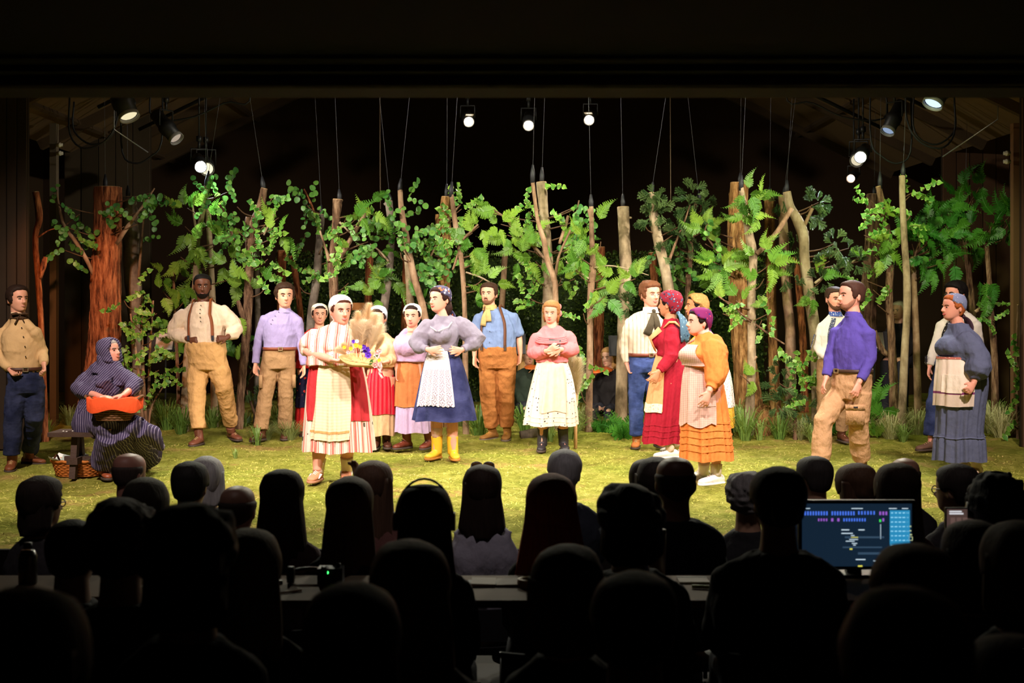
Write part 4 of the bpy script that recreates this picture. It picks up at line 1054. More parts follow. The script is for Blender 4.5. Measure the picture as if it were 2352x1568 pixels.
# ---- pink blouse, polka skirt, holding a book
p = Person(1270, 1035, 'person in pink ruffled blouse and cream polka-dot skirt hugging a small book', 'f', -6)
p.torso((1232, 765), (1304, 763), (1268, 872), (1268, 748), (.175, .135), (.17, .135), (.19, .155), bust=.05, zw=p.J(0, 826)[2])
p.arm('L', (1226, 812, -.02), (1258, 806, -.24), (1274, 796, -.28), palm=(.3, 1, .2), curl=.6).arm('R', (1316, 804, -.02), (1286, 802, -.22), (1262, 810, -.29), palm=(-.3, 1, 0), curl=.4)
p.leg('L', (1248, 950, 0), (1245, 1035), -6).leg('R', (1292, 950, 0), (1295, 1034), 6)
p.head(1266, 717, -12, -6, -3, hh=.228).body(PINKS, legr=1.1)
PK = cloth(C(226, 120, 124))
p.top('blouse', PK, p.J(0, 832)[2], p.neck[2] - .025, ((0, .090), (.3, .098), (.7, .09), (1.0, .085), (1.35, .080), (1.65, .064), (1.75, .045), (1.85, .05)), .014, .008)
for i in range(4):
    z = p.shL[2] - .02 - i * .018
    p.strap('ruffle', PK, [p.on(a, z - .03 * math.cos(math.radians(a)), .030 - i * .002) for a in np.linspace(-62, 62, 13)], .010, .006)
PD = spotted('polka', C(224, 204, 186), [(C(40, 32, 34), 17, .19, .5)], 'UV')
S, o = p.skirt('skirt', PD, [(826, 1234, 1302), (870, 1222, 1316), (930, 1208, 1326), (975, 1200, 1331)], .8, 14, .045)
p.panel('apron', cloth(C(226, 198, 176)), S, -42, 44, .0, .78, .012, -30, 36, hem=lambda u: .012 * np.sin(u * 9))
for v_ in (.86, .93): p.panel('tuck', PD, S, -170, 170, v_, v_ + .012, .004, n=60, rows=3)
p.shoes('boot', plain(C(46, 42, 44), .5, .4), shaft=.20, r=.058)
HB = hairm(C(150, 104, 62)); p.hd.shell('hair', HB, p.t, L_short(.80, .40, .06), .018, 1, .004)
mb = MB(); mb.ell(p.hd.w((0, -.095, .09)), (.045, .035, .04)); 
for e in (-1, 1): mb.tube([p.hd.w((e * .07, .0, .13)), p.hd.w((e * .078, -.01, .06)), p.hd.w((e * .07, -.03, .0))], [.014, .018, .008], 8)
mb.build('hair_bun', HB, p.t)
MB().ell(p.hd.w((-.075, -.06, .10)), (.035, .02, .04)).ell(p.hd.w((-.07, -.075, .17)), (.03, .02, .035)).build('hair_bow', cloth(C(240, 130, 130)), p.t)
face(p.hd, p.t, (.25, .15, .08), smile=.3, lip=C(206, 76, 84), eye='blue')
reader = p

# ---- cream striped shirt, dark neckerchief, jeans
p = Person(1480, 1028, 'person in cream striped shirt with loose dark neckerchief and blue jeans', 'm', 18)
p.torso((1442, 731), (1518, 729), (1484, 838), (1494, 714), (.195, .135), (.175, .13), (.175, .13), zw=p.J(0, 812)[2])
p.arm('L', (1431, 796, .03), (1440, 836, -.04), (1446, 850, -.05), curl=.5).arm('R', (1528, 790, .05), (1520, 836, .02), (1516, 856, .0), curl=.4)
p.leg('L', (1460, 920, -.03), (1462, 1028), -12).leg('R', (1502, 920, 0), (1512, 1026), 10)
p.head(1494, 676, 24, 0, hh=.268).body(PINKS)
p.top('shirt', stripes('cream_stripe', [(0, C(222, 206, 184)), (.6, C(178, 158, 136)), (.8, C(222, 206, 184))], 24, 'x'), p.J(0, 818)[2], p.neck[2] + .0, RLONG, .014, .007)
p.trousers(denim(C(44, 60, 108)), p.J(0, 812)[2], ((0, .112), (.5, .10), (1, .088), (1.5, .084), (1.93, .082)), amp=.008)
p.belt(plain(C(110, 54, 36), .5, .4), p.J(0, 814)[2]); p.collar(cloth(C(246, 236, 220)), .045, .078)
q = p.neck + p.fw * .09 + (0, 0, .0); NK2 = cloth(C(74, 66, 52)); MB().ell(q, (.024, .02, .024)).build('neckerchief_knot', NK2, p.t)
for dx, dz, r in ((-.10, -.26, .05), (.03, -.20, .04)):
    MB().tube([q, q + p.sd * dx * .5 + (0, 0, dz * .5) + p.fw * .045, q + p.sd * dx + (0, 0, dz) + p.fw * .04], [.016, r * .8, r], 10, flat=.25, up=p.fw, sub=8).build('neckerchief_end', NK2, p.t)
p.buttons(BUTTON, [p.J(0, y)[2] for y in (745, 765, 785)], 2, .028, .004)
p.shoes('boot', plain(C(176, 104, 50), .6, .3), lace=LACE, shaft=.13)
p.hd.shell('hair', hairm(C(100, 62, 40)), p.t, L_short(.80, .46, .14, .16), .024, 4, .012, 55); face(p.hd, p.t, (.2, .1, .05), smile=.9, teeth=True, lip=C(200, 110, 100), gaze=-.4)

# ---- red dress, back turned three-quarters
p = Person(1530, 1050, 'person in crimson dress with lace-edged peach apron and blue-red headscarf', 'f', -108)
p.torso((1545, 751, -.15), (1538, 751, .16), (1542, 864), (1540, 728), (.17, .14), (.155, .13), (.185, .16), bust=.05, zw=p.J(0, 808)[2])
p.arm('L', (1542, 822, -.20), (1512, 854, -.26), (1498, 880, -.27), palm=(-.2, 1, 0), curl=.4).arm('R', (1530, 810, .2), (1506, 850, .16), (1496, 872, .15), curl=.4)
p.leg('L', (1536, 960, -.08), (1540, 1052), -80).leg('R', (1548, 960, .1), (1552, 1040), -70)
p.head(1538, 699, -128, 2, hh=.245).body(TAN)
CR = cloth(C(152, 26, 44)); PE = cloth(C(222, 150, 104))
p.top('dress_bodice', CR, p.J(0, 818)[2], p.neck[2] - .015, ((0, .085), (.4, .088), (1, .075), (1.4, .064), (1.72, .056), (1.78, .042), (1.9, .044)), .014, .008)
S, o = p.skirt('dress_skirt', CR, [(808, 1512, 1562), (850, 1500, 1574), (940, 1484, 1572), (1017, 1474, 1564)], .95, 12, .05)
for v_ in (.78, .84, .90): p.panel('tuck', CR, S, -170, 170, v_, v_ + .02, .006, n=60, rows=3)
ap = p.panel('apron', PE, S, -150, -28, .0, .64, .014, -150, -14)
p.panel('lace_hem', spotted('lace_peach', C(238, 206, 180), [(C(214, 150, 110), 40, .25, .4)]), S, -150, -16, .56, .655, .018, parent=ap, rows=5)
p.strap('apron_strap', PE, [p.on(a, z, .03) for a, z in ((20, p.J(0, 806)[2]), (38, p.shL[2] - .12), (50, p.shL[2] - .02))], .035, .004)
R_ = [p.shL + np.array([0, -.01, .05]) + p.fw * q for q in (-.09, -.03, .03, .09)]
MB().tube([R_[0] + (0, 0, -.05), R_[1], R_[2], R_[3] + (0, 0, -.06)], [.02, .035, .035, .02], 8, flat=.4).build('shoulder_ruffle', PE, p.t)
p.sock(cloth(C(226, 200, 180)), .07, .16, .048); p.shoes('sneaker', plain(C(226, 216, 206), .6), sole=plain(C(230, 226, 220), .6), lace=plain((.6, .58, .55), .8), shaft=0)
p.hd.shell('hair', hairm(C(26, 18, 16)), p.t, L_short(.80, .44, .1), .010, 1)
RS = spotted('red_blue_scarf', C(120, 28, 44), [(C(60, 80, 110), 22, .26, 1.), (C(150, 170, 190), 30, .16, 1.), (C(30, 36, 60), 20, .2, 1.)])
BT = spotted('blue_tail', C(70, 96, 116), [(C(150, 180, 196), 24, .22, 1.), (C(30, 40, 56), 22, .2, 1.)])
p.hd.shell('headscarf', RS, p.t, L_scarf(.86, .46, .02), .028, 2, .003)
scarf_tail(p.hd, BT, p.t, .16, .30, w=.055); face(p.hd, p.t, (.03, .02, .015), smile=.5)

# ---- yellow bodice, tan snood, behind
p = Person(1636, 1006, 'person in yellow and white floral dress with tan headscarf, behind the orange dress', 'f', -80)
p.torso((1618, 767, -.14), (1620, 765, .15), (1630, 850), (1606, 746), (.17, .135), (.16, .13), (.185, .155), bust=.045)
p.arm('L', (1600, 815, -.18), (1580, 835, -.22), (1568, 842, -.24), palm=(0, 1, 0), curl=.4).arm('R', (1600, 810, .18), (1584, 832, .16), (1570, 838, .15), curl=.4)
p.leg('L', (1632, 930, -.08), (1634, 1008), -70).leg('R', (1644, 930, .1), (1650, 1003), -60)
p.head(1598, 703, -82, 4, hh=.245).body(C(190, 126, 84))
YE = spotted('yellow_floral', C(224, 172, 60), [(C(240, 220, 170), 30, .18, 1.)])
WFD = spotted('white_speckle', C(238, 228, 220), [(C(110, 90, 96), 46, .26, 1.)])
p.top('bodice', YE, p.J(0, 820)[2], p.neck[2] - .02, ((0, .08), (.4, .085), (.6, .06)), .014, .006)
S, o = p.skirt('skirt', YE, [(812, 1602, 1656), (860, 1592, 1676), (980, 1584, 1690)], .85, 14, .05)
p.panel('apron', WFD, S, -20, 160, .0, .72, .014)
p.shoes('shoe', BOOTD, shaft=.06); p.hd.shell('hair', hairm(C(30, 20, 16)), p.t, L_short(.82, .44, .1), .012, 1)
TN = spotted('tan_scarf', C(168, 122, 72), [(C(196, 156, 100), 60, .30, .3)]); p.hd.shell('headscarf', TN, p.t, L_scarf(.88, .50, .04), .034, 2, .003, extra=lambda a, t: .02 * g_(np.abs(a), 180, 60) * g_(t, .5, .3))
scarf_tail(p.hd, TN, p.t, .12, .16); face(p.hd, p.t, (.03, .02, .015), smile=.8, teeth=True)

# ---- orange dress, check apron, purple headscarf
p = Person(1634, 1110, 'person in orange dress with scalloped pink check apron and purple headscarf', 'f', -66)
p.torso((1632, 781, -.16), (1624, 781, .14), (1618, 885), (1622, 764), (.19, .155), (.19, .165), (.22, .185), bust=.045, zw=p.J(0, 836)[2])
p.arm('L', (1648, 856, -.22), (1628, 900, -.30), (1616, 930, -.31), palm=(-.2, 1, 0), curl=.35).arm('R', (1600, 850, .2), (1586, 890, .1), (1580, 915, .06), curl=.35)
p.leg('L', (1620, 1010, -.02), (1614, 1100), -48).leg('R', (1646, 1010, -.02), (1644, 1112), -62)
p.head(1605, 740, -72, 3, hh=.222).body(PINKS, armr=1.1)
OR = cloth(C(224, 128, 62)); CK = gingham('pink_check', C(214, 176, 160), C(186, 142, 132), 62)
p.top('dress_bodice', OR, p.J(0, 842)[2], p.neck[2] - .015, ((0, .10), (.4, .112), (.9, .108), (1.3, .092), (1.55, .074), (1.66, .048), (1.8, .05)), .016, .008)
S, o = p.skirt('dress_skirt', OR, [(832, 1578, 1650), (870, 1570, 1660), (960, 1564, 1676), (1054, 1560, 1688)], .9, 13, .05)
for v_ in (.60, .67, .74, .81, .88): p.panel('tuck', OR, S, -170, 170, v_, v_ + .022, .007, n=60, rows=3)
p.panel('apron', CK, S, -118, 30, .0, .63, .016, -118, 18, hem=lambda u: .045 * np.abs(np.sin(u * PI * 2.2)) - .02)
p.panel('apron_pocket', CK, S, -25, 20, .24, .44, .022, rows=8)
mb = MB(); zs = np.linspace(p.J(0, 838)[2], p.shL[2] - .04, 12); P = np.array([[p.on(a, z, .034 + .004 * math.sin(z * 30)) for a in np.linspace(-52, 52 - 8 * i / 3, 16)] for i, z in enumerate(zs)])
mb.grid(P); mb.grid(P[:, ::-1] - p.fw * .006); mb.build('apron_bib', CK, p.t)
p.strap('apron_strap', CK, [p.on(-40, p.shL[2] - .05, .034), p.neck * .5 + p.shL * .5 + (0, 0, .06), p.on(-150, p.shL[2] - .08, .034)], .022, .004)
p.sock(cloth(C(242, 226, 216)), .07, .18, .050); p.shoes('sneaker', plain(C(240, 232, 222), .6), sole=plain(C(236, 230, 224), .6), lace=plain((.8, .78, .75), .8), shaft=0)
p.hd.shell('hair', hairm(C(30, 20, 18)), p.t, L_short(.82, .44, .1), .012, 1)
PU = spotted('purple_scarf', C(112, 34, 86), [(C(60, 40, 110), 18, .26, 1.), (C(190, 60, 90), 22, .2, 1.)])
p.hd.shell('headscarf', PU, p.t, L_scarf(.88, .52, .10), .026, 2, .003); scarf_tail(p.hd, PU, p.t, .16, .30, w=.05)
face(p.hd, p.t, (.04, .025, .02), smile=.8, teeth=True)

# ---- white embroidered shirt, behind purple
p = Person(1908, 1016, 'person in white shirt with dark embroidered band, hands clasped, behind the purple shirt', 'm', 12)
p.torso((1884, 741), (1958, 741), (1914, 838), (1919, 722), (.185, .13), (.17, .125), (.175, .13), zw=p.J(0, 818)[2])
p.arm('L', (1876, 800, .0), (1898, 820, -.18), (1912, 824, -.22), palm=(.3, 1, 0), curl=.5).arm('R', (1962, 800, .0), (1930, 822, -.18), (1914, 826, -.22), palm=(-.3, 1, 0), curl=.5)
p.leg('L', (1892, 920, 0), (1890, 1016), -20).leg('R', (1936, 920, 0), (1934, 1014), 10)
p.head(1917, 686, 10, -2, hh=.258).body(PINKS)
WS = cloth(C(222, 214, 204)); EMB = spotted('embroidery', C(70, 76, 100), [(C(210, 206, 205), 60, .28, .2)])
p.top('shirt', WS, p.J(0, 826)[2], p.neck[2] + .0, RLONG, .014, .007); p.collar(spotted('blue_collar', C(60, 80, 150), [(C(235, 232, 228), 50, .3, .3)]), .035, .068)
p.strap('embroidered_band', EMB, [p.on(-36, z, .020) for z in np.linspace(p.J(0, 806)[2], p.J(0, 730)[2], 12)], .026, .003)
p.strap('sleeve_band', EMB, [p.arms['L']['S'] * (1 - q) + p.arms['L']['E'] * q + np.array([-.074, -.01, 0]) for q in (.45, .6, .75, .9, 1.0)], .016, .003)
p.trousers(KH, p.J(0, 822)[2], amp=.009); p.shoes('boot', BOOTD, shaft=.12)
p.hd.shell('hair', hairm(C(62, 44, 36)), p.t, L_short(.80, .5, .18), .016, 4, .005); p.hd.shell('beard', hairm(C(96, 66, 50)), p.t, L_beard(), .0035, 2, .001)
face(p.hd, p.t, smile=.6)

# ---- purple shirt, front right
p = Person(1935, 1090, 'person in violet long-sleeve shirt and khaki cargo trousers at front right, in profile', 'm', -48)
p.torso((1936, 747, -.12), (1990, 753, .10), (1955, 896), (1960, 722), (.185, .135), (.165, .130), (.175, .135), zw=p.J(0, 850)[2])
p.shL = p.J(1928, 752, .13); p.shR = p.J(1990, 754, -.13)
p.arm('L', (1908, 818, .10), (1897, 870, .02), (1884, 905, -.04), palm=(.7, .1, 0), curl=.35).arm('R', (2000, 826, -.16), (1972, 880, -.24), (1960, 916, -.27), palm=(-.3, 1, 0), curl=.45)
p.leg('L', (1888, 966, -.06), (1886, 1092), -50).leg('R', (1970, 975, -.05), (1978, 1086), -40)
p.head(1955, 679, -70, 2, hh=.262).body(PINKS)
VI = cloth(C(86, 72, 158))
p.top('shirt', VI, p.J(0, 852)[2], p.neck[2] + .005, ((0, .084), (.5, .072), (1, .062), (1.5, .054), (1.8, .046), (1.86, .045)), .014, .007)
p.collar(VI, .03, .066)
KH2 = cloth(C(186, 146, 108), .85, .12, .6)
p.trousers(KH2, p.J(0, 850)[2], ((0, .118), (.5, .108), (1, .095), (1.5, .092), (1.93, .090)), amp=.010)
p.belt(plain(C(66, 44, 34), .5, .4), p.J(0, 851)[2], a=-20)
l = p.legs['R']; lc = l['H'] * .42 + l['K'] * .58; q = p.J(1964, 952, lc[1] - .086); Rm = np.stack([nrm((1, -.15, 0)), nrm((.15, 1, 0)), (0, 0, 1.)], 1)
pk = MB().box(q, (.085, .018, .095), Rm).build('cargo_pocket', KH2, p.t); MB().box(q + (0, -.006, .07), (.09, .018, .026), Rm).build('pocket_flap', KH2, pk); MB().box(q + (.0, -.024, .07), (.02, .003, .008), Rm).build('pocket_tag', plain((.02, .02, .025), .6), pk)
p.shoes('boot', BOOT, shaft=.12)
p.hd.shell('hair', hairm(C(66, 42, 34)), p.t, L_short(.84, .48, .16, .10), .018, 4, .004); p.hd.shell('beard', hairm(C(150, 104, 84)), p.t, L_beard(), .003, 2, .001)
face(p.hd, p.t, (.12, .07, .05), smile=.3)

# ---- glasses, white embroidered shirt, behind blue dress
p = Person(2170, 1032, 'person with glasses in white black-embroidered shirt and jeans behind the blue dress', 'm', -48)
p.torso((2170, 741, .10), (2234, 739, -.06), (2190, 845), (2204, 714), (.19, .14), (.175, .135), (.18, .14), zw=p.J(0, 818)[2])
p.shL = p.J(2166, 740, .14); p.shR = p.J(2240, 736, -.10)
p.arm('L', (2146, 800, .06), (2135, 842, .0), (2132, 864, -.02), curl=.35).arm('R', (2252, 800, -.05), (2248, 842, -.1), (2244, 862, -.12), curl=.35)
p.leg('L', (2145, 930, -.05), (2138, 1034), -64).leg('R', (2192, 930, .05), (2196, 1028), -50)
p.head(2194, 677, -58, 2, hh=.262).body(PINKS)
p.top('shirt', WS, p.J(0, 826)[2], p.neck[2] + .0, RLONG, .016, .007); p.collar(WS, .03, .068)
BKE = spotted('black_embroidery', C(40, 38, 44), [(C(236, 230, 222), 34, .30, .3)])
p.strap('embroidered_band', BKE, [p.on(-14, z, .022) for z in np.linspace(p.J(0, 800)[2], p.J(0, 728)[2], 12)], .045, .003)
p.strap('cuff_band', BKE, [p.arms['L']['W'] + np.array([-.045, -.02, q]) for q in (.03, .06, .09, .12)], .03, .004)
p.trousers(denim(C(34, 44, 80)), p.J(0, 822)[2], ((0, .115), (.5, .105), (1, .092), (1.5, .09), (1.88, .088)), amp=.009); p.shoes('boot', plain(C(104, 76, 62), .6, .3), lace=LACE, shaft=.14, L=.30)
p.hd.shell('hair', hairm(C(18, 14, 14)), p.t, L_short(.80, .5, .16), .030, 4, .008, 30); face(p.hd, p.t, smile=.1)
mb = MB(); an = np.linspace(0, 2 * PI, 17)
for e in (-1, 1):
    c = p.hd.surf(e * math.radians(22), .49)[()] + (0, .018, 0); mb.tube([p.hd.w(c + (math.cos(q) * .024, -abs(math.cos(q)) * .002, math.sin(q) * .019)) for q in an], .0022, 6)
    mb.tube([p.hd.w(c + (e * .024, 0, .006)), p.hd.w(p.hd.surf(e * math.radians(95), .5)[()] + (e * .004, 0, .01))], .002, 6)
mb.build('glasses', plain((.03, .02, .015), .4, .5), p.t)

# ---- blue-grey dress, white apron, right
p = Person(2208, 1092, 'person in slate blue tiered dress with white apron and blue headscarf, in profile at right', 'f', -74)
p.torso((2212, 765, -.16), (2206, 765, .16), (2216, 872), (2200, 738), (.21, .175), (.20, .18), (.24, .205), bust=.06, zw=p.J(0, 818)[2])
p.arm('L', (2250, 826, -.22), (2236, 882, -.28), (2226, 896, -.33), palm=(-.3, .5, -.2), curl=1.0).arm('R', (2180, 820, .2), (2170, 872, .12), (2164, 892, .1), curl=.5)
p.leg('L', (2240, 1000, -.05), (2244, 1092), -40).leg('R', (2212, 1000, .1), (2216, 1082), -40)
p.head(2190, 706, -74, 2, hh=.232).body(PINKS, legr=1.1)
SB = cloth(C(92, 98, 126))
p.top('dress_bodice', SB, p.J(0, 826)[2], p.neck[2] - .02, ((0, .095), (.4, .108), (.9, .116), (1.3, .124), (1.62, .11), (1.76, .062), (1.84, .05)), .016, .008)
S, o = p.skirt('dress_skirt', SB, [(818, 2160, 2250), (870, 2154, 2268), (940, 2150, 2262), (1000, 2148, 2258), (1003, 2146, 2262), (1056, 2142, 2267)], .92, 15, .045)
p.panel('tier_seam', SB, S, -170, 170, .75, .775, .008, n=80, rows=4)
WA = stripes('apron_white', [(0, C(222, 204, 190)), (.245, C(130, 60, 110)), (.29, C(240, 222, 206))], 1.0, 'v')
ap = p.panel('apron', WA, S, -110, 4, .0, .47, .03, -128, 10)
p.panel('apron_waistband', spotted('floral_band', C(190, 110, 100), [(C(230, 200, 190), 50, .25, 1.)]), S, -112, 6, -.02, .02, .034, parent=ap, rows=4)
p.panel('apron_pocket', cloth(C(242, 228, 212)), S, -62, -18, .17, .34, .037, parent=ap, rows=6)
q = S(math.radians(112), .03, .03)[()]
for e in (-1, 1): MB().tube([q, q + np.array([.05, -.02, .02 * e]), q + np.array([.10, -.03, -.03 + .02 * e])], [.012, .03, .024], 8, flat=.35).build('apron_bow', cloth(C(240, 230, 220)), p.t)
p.sock(cloth(C(236, 214, 204)), .05, .22, .047); p.shoes('shoe', plain(C(220, 190, 170), .6), shaft=0)
p.hd.shell('hair', hairm(C(170, 92, 48)), p.t, L_short(.82, .44, .06), .016, 1)
BS = spotted('blue_scarf', C(120, 128, 160), [(C(200, 196, 210), 34, .2, 1.), (C(150, 80, 100), 30, .14, 1.)])
p.hd.shell('headscarf', BS, p.t, L_scarf(.90, .55, .28), .020, 2, .003); scarf_tail(p.hd, cloth(C(66, 46, 56)), p.t, .12, .16)
face(p.hd, p.t, (.25, .13, .07), smile=.7, lip=C(190, 80, 84))

# ================================================================ props
# ---- bench
WOOD = plain(C(74, 56, 48), .7, .25, vs=8, var=.3, bump=.4)
def px(p, a, b, dy=0.0): return p.J(a, b, dy)
p = seated; zb = .415
t = thing('bench', p.o, 'low dark wooden trestle bench under the person in the striped dress', 'bench')
x0, x1 = px(p, 126, 990)[0], px(p, 300, 990)[0]
for i, yy in enumerate((-.11, .07)):
    MB().box(((x0 + x1) / 2, yy, zb), ((x1 - x0) / 2, .085, .02)).build('seat_plank', WOOD, t, smooth=False)
for e, xx in ((0, px(p, 180, 1050)[0]), (1, x1 - .12)):
    for q in (-1, 1):
        MB().box((xx, q * .09 - .02, zb / 2 - .01), (.028, .035, zb / 2 - .01), np.array(Matrix.Rotation(q * .2, 3, 'X'))).build('leg', WOOD, t, smooth=False)
    MB().box((xx, -.02, .17), (.05, .16, .03)).build('cross_piece', WOOD, t, smooth=False)
MB().box(((x0 + x1) / 2, -.02, .17), ((x1 - x0) / 2 - .1, .02, .03)).build('stretcher', WOOD, t, smooth=False)
for dx, dy in ((.12, -.12), (.16, -.15), (.20, -.1)): MB().ell((x0 + dx, dy, zb + .025), (.010, .010, .006)).build('pebble', plain((.6, .56, .5), .6), t)

# ---- wicker baskets
def wicker(t, c, rx, ry, h, col, taper=.8, rows=9, n=40, rot=0.0):
    m = plain(col, .7, .25, vs=30, var=.35); c = np.asarray(c, float); A = np.linspace(0, 2 * PI, 81)
    Rz = np.array(Matrix.Rotation(rot, 3, 'Z'))
    for i in range(rows):
        f = i / (rows - 1); sx = taper + (1 - taper) * f; rr = h / rows * .56
        w_ = 1 + .022 * np.sin(A * n / 2 + PI * (i % 2))
        P = np.stack([np.cos(A) * rx * sx * w_, np.sin(A) * ry * sx * w_, np.full_like(A, f * h)], -1) @ Rz.T + c
        MB().tube(P, rr, 6, cap=False).build('weave', m, t)
    mb = MB()
    for k in range(n // 2):
        a = 2 * PI * k / (n // 2); P = [np.array([math.cos(a) * rx * q, math.sin(a) * ry * q, z]) @ Rz.T + c for q, z in ((taper, 0), (1, h))]
        mb.tube(P, .006, 5)
    tag(mb.build('stakes', m, t), kind='stuff')
    P = np.stack([np.cos(A) * rx * 1.03, np.sin(A) * ry * 1.03, np.full_like(A, h + .006) + .004 * np.sin(A * 18)], -1) @ Rz.T + c; MB().tube(P, .014, 8, cap=False).build('rim', m, t)
    mb = MB(); mb.tube([c, c + (0, 0, .012)], [rx * taper, rx * taper], 24, flat=1.0); v = mb.v[0]; v[:, 1] = c[1] + (v[:, 1] - c[1]) * ry / rx; mb.build('base', m, t)
c0 = px(p, 262, 962, -.34)
t = thing('wicker_basket', p.o + c0, 'brown wicker basket lined with orange cloth on the lap of the seated person', 'basket')
wicker(t, (0, 0, .0), .215, .15, .165, C(112, 76, 48), .70)
OC = cloth(C(228, 84, 40)); A = np.linspace(0, 2 * PI, 61)
P = []
for q, z in ((.40, .10), (.85, .15), (1.04, .20), (1.17, .192), (1.16, .08)):
    wv = 1 + .03 * np.sin(A * 5) + .015 * np.sin(A * 11); zz = z + (.018 * np.sin(A * 4 + 1) if z < .12 and q > 1 else .008 * np.sin(A * 6))
    P.append(np.stack([np.cos(A) * .215 * q * wv, np.sin(A) * .15 * q * wv, zz], -1))
P = np.array(P); mb = MB(); mb.grid(P); mb.grid(P[:, ::-1] * .985); mb.build('cloth_lining', OC, t)
MB().ell((.07, -.02, .165), (.045, .03, .02)).build('wrapped_parcel', plain((.6, .6, .62), .3, .5), t)
for e in (-1, 1): MB().tube([(e * .215, -.05, .175), (e * .25, -.03, .205), (e * .25, .03, .205), (e * .215, .05, .175)], .012, 8, sub=10).build('handle', plain(C(112, 76, 48), .7), t)
c1 = px(p, 182, 1081, .12)
t = thing('wicker_basket', (p.o[0] + c1[0], p.d + .10, 0.0), 'orange-brown wicker basket with white paper standing under the bench', 'basket')
wicker(t, (0, 0, .012), .24, .15, .13, C(190, 112, 48), .82)
mb = MB(); g1, g2 = np.meshgrid(np.linspace(-1, 1, 14), np.linspace(-1, 1, 10)); Pz = .13 + .045 * np.abs(g1) ** 3 + .03 * np.abs(g2) ** 3 + .01 * vnoise(np.stack([g1.ravel() * 3, g2.ravel() * 3, g1.ravel() * 0], -1)).reshape(g1.shape)
mb.grid(np.stack([g1 * .235, g2 * .145, Pz], -1)); mb.grid(np.stack([g1 * .235, g2 * .145, Pz - .006], -1)[:, ::-1]); mb.build('paper_lining', plain((.72, .72, .70), .6), t)
MB().tube([(-.05, -.05, .16), (.06, .03, .18)], .03, 12).build('glass_jar', plain((.08, .10, .09), .2, .6), t)
MB().tube([(-.23, -.02, .15), (-.19, -.04, .20), (-.16, -.05, .15)], .010, 8, sub=8).build('handle', plain(C(90, 52, 30), .7), t)

# ---- tray of flowers and pampas
p = bearer; D_ = -.40
c = px(p, 826, 828, D_)
t = thing('flower_tray', p.o + c, 'round straw tray heaped with pampas plumes and purple and yellow flowers', 'flower tray')
STR = plain(C(206, 162, 108), .8, .2, vs=40, var=.2, bump=.4); tilt = np.array(Matrix.Rotation(math.radians(9), 3, 'Y') @ Matrix.Rotation(math.radians(14), 3, 'X'))
A = np.linspace(0, 2 * PI, 49); P = []
for q, z in ((0.02, -.035), (.6, -.032), (.95, -.012), (1.02, .004), (1.0, .012), (.93, .004), (.5, -.012), (.02, -.014)):
    P.append(np.stack([np.cos(A) * .185 * q, np.sin(A) * .15 * q, z + .006 * np.sin(A * 4) * q], -1) @ tilt.T)
MB().grid(np.array(P)).build('tray', STR, t)
rn = random.Random(5)

def plume_mat(name, col):
    b = NB(name); c = b.mix(b.noise(b.co(), 14, 2), tuple(v * .85 for v in col), col); b.fin(c, .95, .05)
    tr = b.nd('ShaderNodeBsdfTranslucent'); b.inp(tr, 'Color', c); mx = b.nd('ShaderNodeMixShader'); mx.inputs[0].default_value = .5
    b.lk(b.p.outputs[0], mx.inputs[1]); b.lk(tr.outputs[0], mx.inputs[2]); b.lk(mx.outputs[0], b.t.nodes['Material Output'].inputs[0]); return b.m
PAM = plume_mat('pampas_pale', (.96, .84, .66)); PAM2 = plume_mat('pampas_tan', (.93, .74, .50))
def plume(parent, base, tip, r, mat, name='pampas_plume', n=2600, seed=0):
    r_ = np.random.RandomState(seed); base, tip = np.asarray(base, float), np.asarray(tip, float); ax = tip - base; L = np.linalg.norm(ax); ax = ax / L
    mb = MB(); mb.tube([base, base + ax * L * .5, tip - ax * .02], [.004, .003, .001], 5)
    f = .25 + .75 * r_.rand(n); prof = np.sin(np.clip((f - .22) / .8, 0, 1) * PI) ** .6
    dr = r_.normal(size=(n, 3)); dr -= np.outer(dr @ ax, ax); dr /= np.linalg.norm(dr, axis=1)[:, None]
    s0 = base + np.outer(f * L, ax); ln = (.4 + .6 * r_.rand(n)) * r * prof + .004
    e = s0 + dr * ln[:, None] + ax * (ln * .75)[:, None] + r_.normal(size=(n, 3)) * .006; sd = np.cross(ax, dr) * .0013
    V = np.stack([s0 - sd, s0 + sd, e], 1).reshape(-1, 3); mb.add(V, [(3*i, 3*i+1, 3*i+2) for i in range(n)])
    return mb.build(name, mat, parent, smooth=False)
for i, (bx, by, tx, ty, r, m) in enumerate(((835, 822, 848, 698, .10, PAM2), (830, 822, 822, 716, .09, PAM2), (842, 820, 864, 722, .11, PAM), (838, 822, 876, 745, .10, PAM), (820, 820, 810, 736, .085, PAM), (826, 820, 838, 738, .11, PAM), (846, 820, 860, 752, .10, PAM), (800, 818, 775, 800, .05, PAM), (806, 820, 788, 790, .05, PAM2), (856, 820, 880, 770, .05, PAM2))):
    plume(t, px(p, bx, by, D_ + rn.uniform(-.03, .06)) - c, px(p, tx, ty, D_ + rn.uniform(-.04, .1)) - c, r, m, seed=i)
def bloom(parent, q, r, mat, name, n=7, seed=0):
    r_ = random.Random(seed); mb = MB()
    for k in range(n * 2):
        a = 2 * PI * k / n + (.3 if k >= n else 0); rr = r * (1 if k < n else .6); v = nrm((math.cos(a), -.55 if k < n else -1.1, math.sin(a)))
        s_ = np.cross(v, (0, -1, 0)); s_ = nrm(s_)
        b0 = np.asarray(q, float); mb.add([b0, b0 + v * rr * .6 + s_ * rr * .32, b0 + v * rr, b0 + v * rr * .6 - s_ * rr * .32], [(0, 1, 2, 3)])
    mb.ell(np.asarray(q) + (0, -r * .3, 0), (r * .25,) * 3, None, 8, 6)
    return mb.build(name, mat, parent, smooth=False)
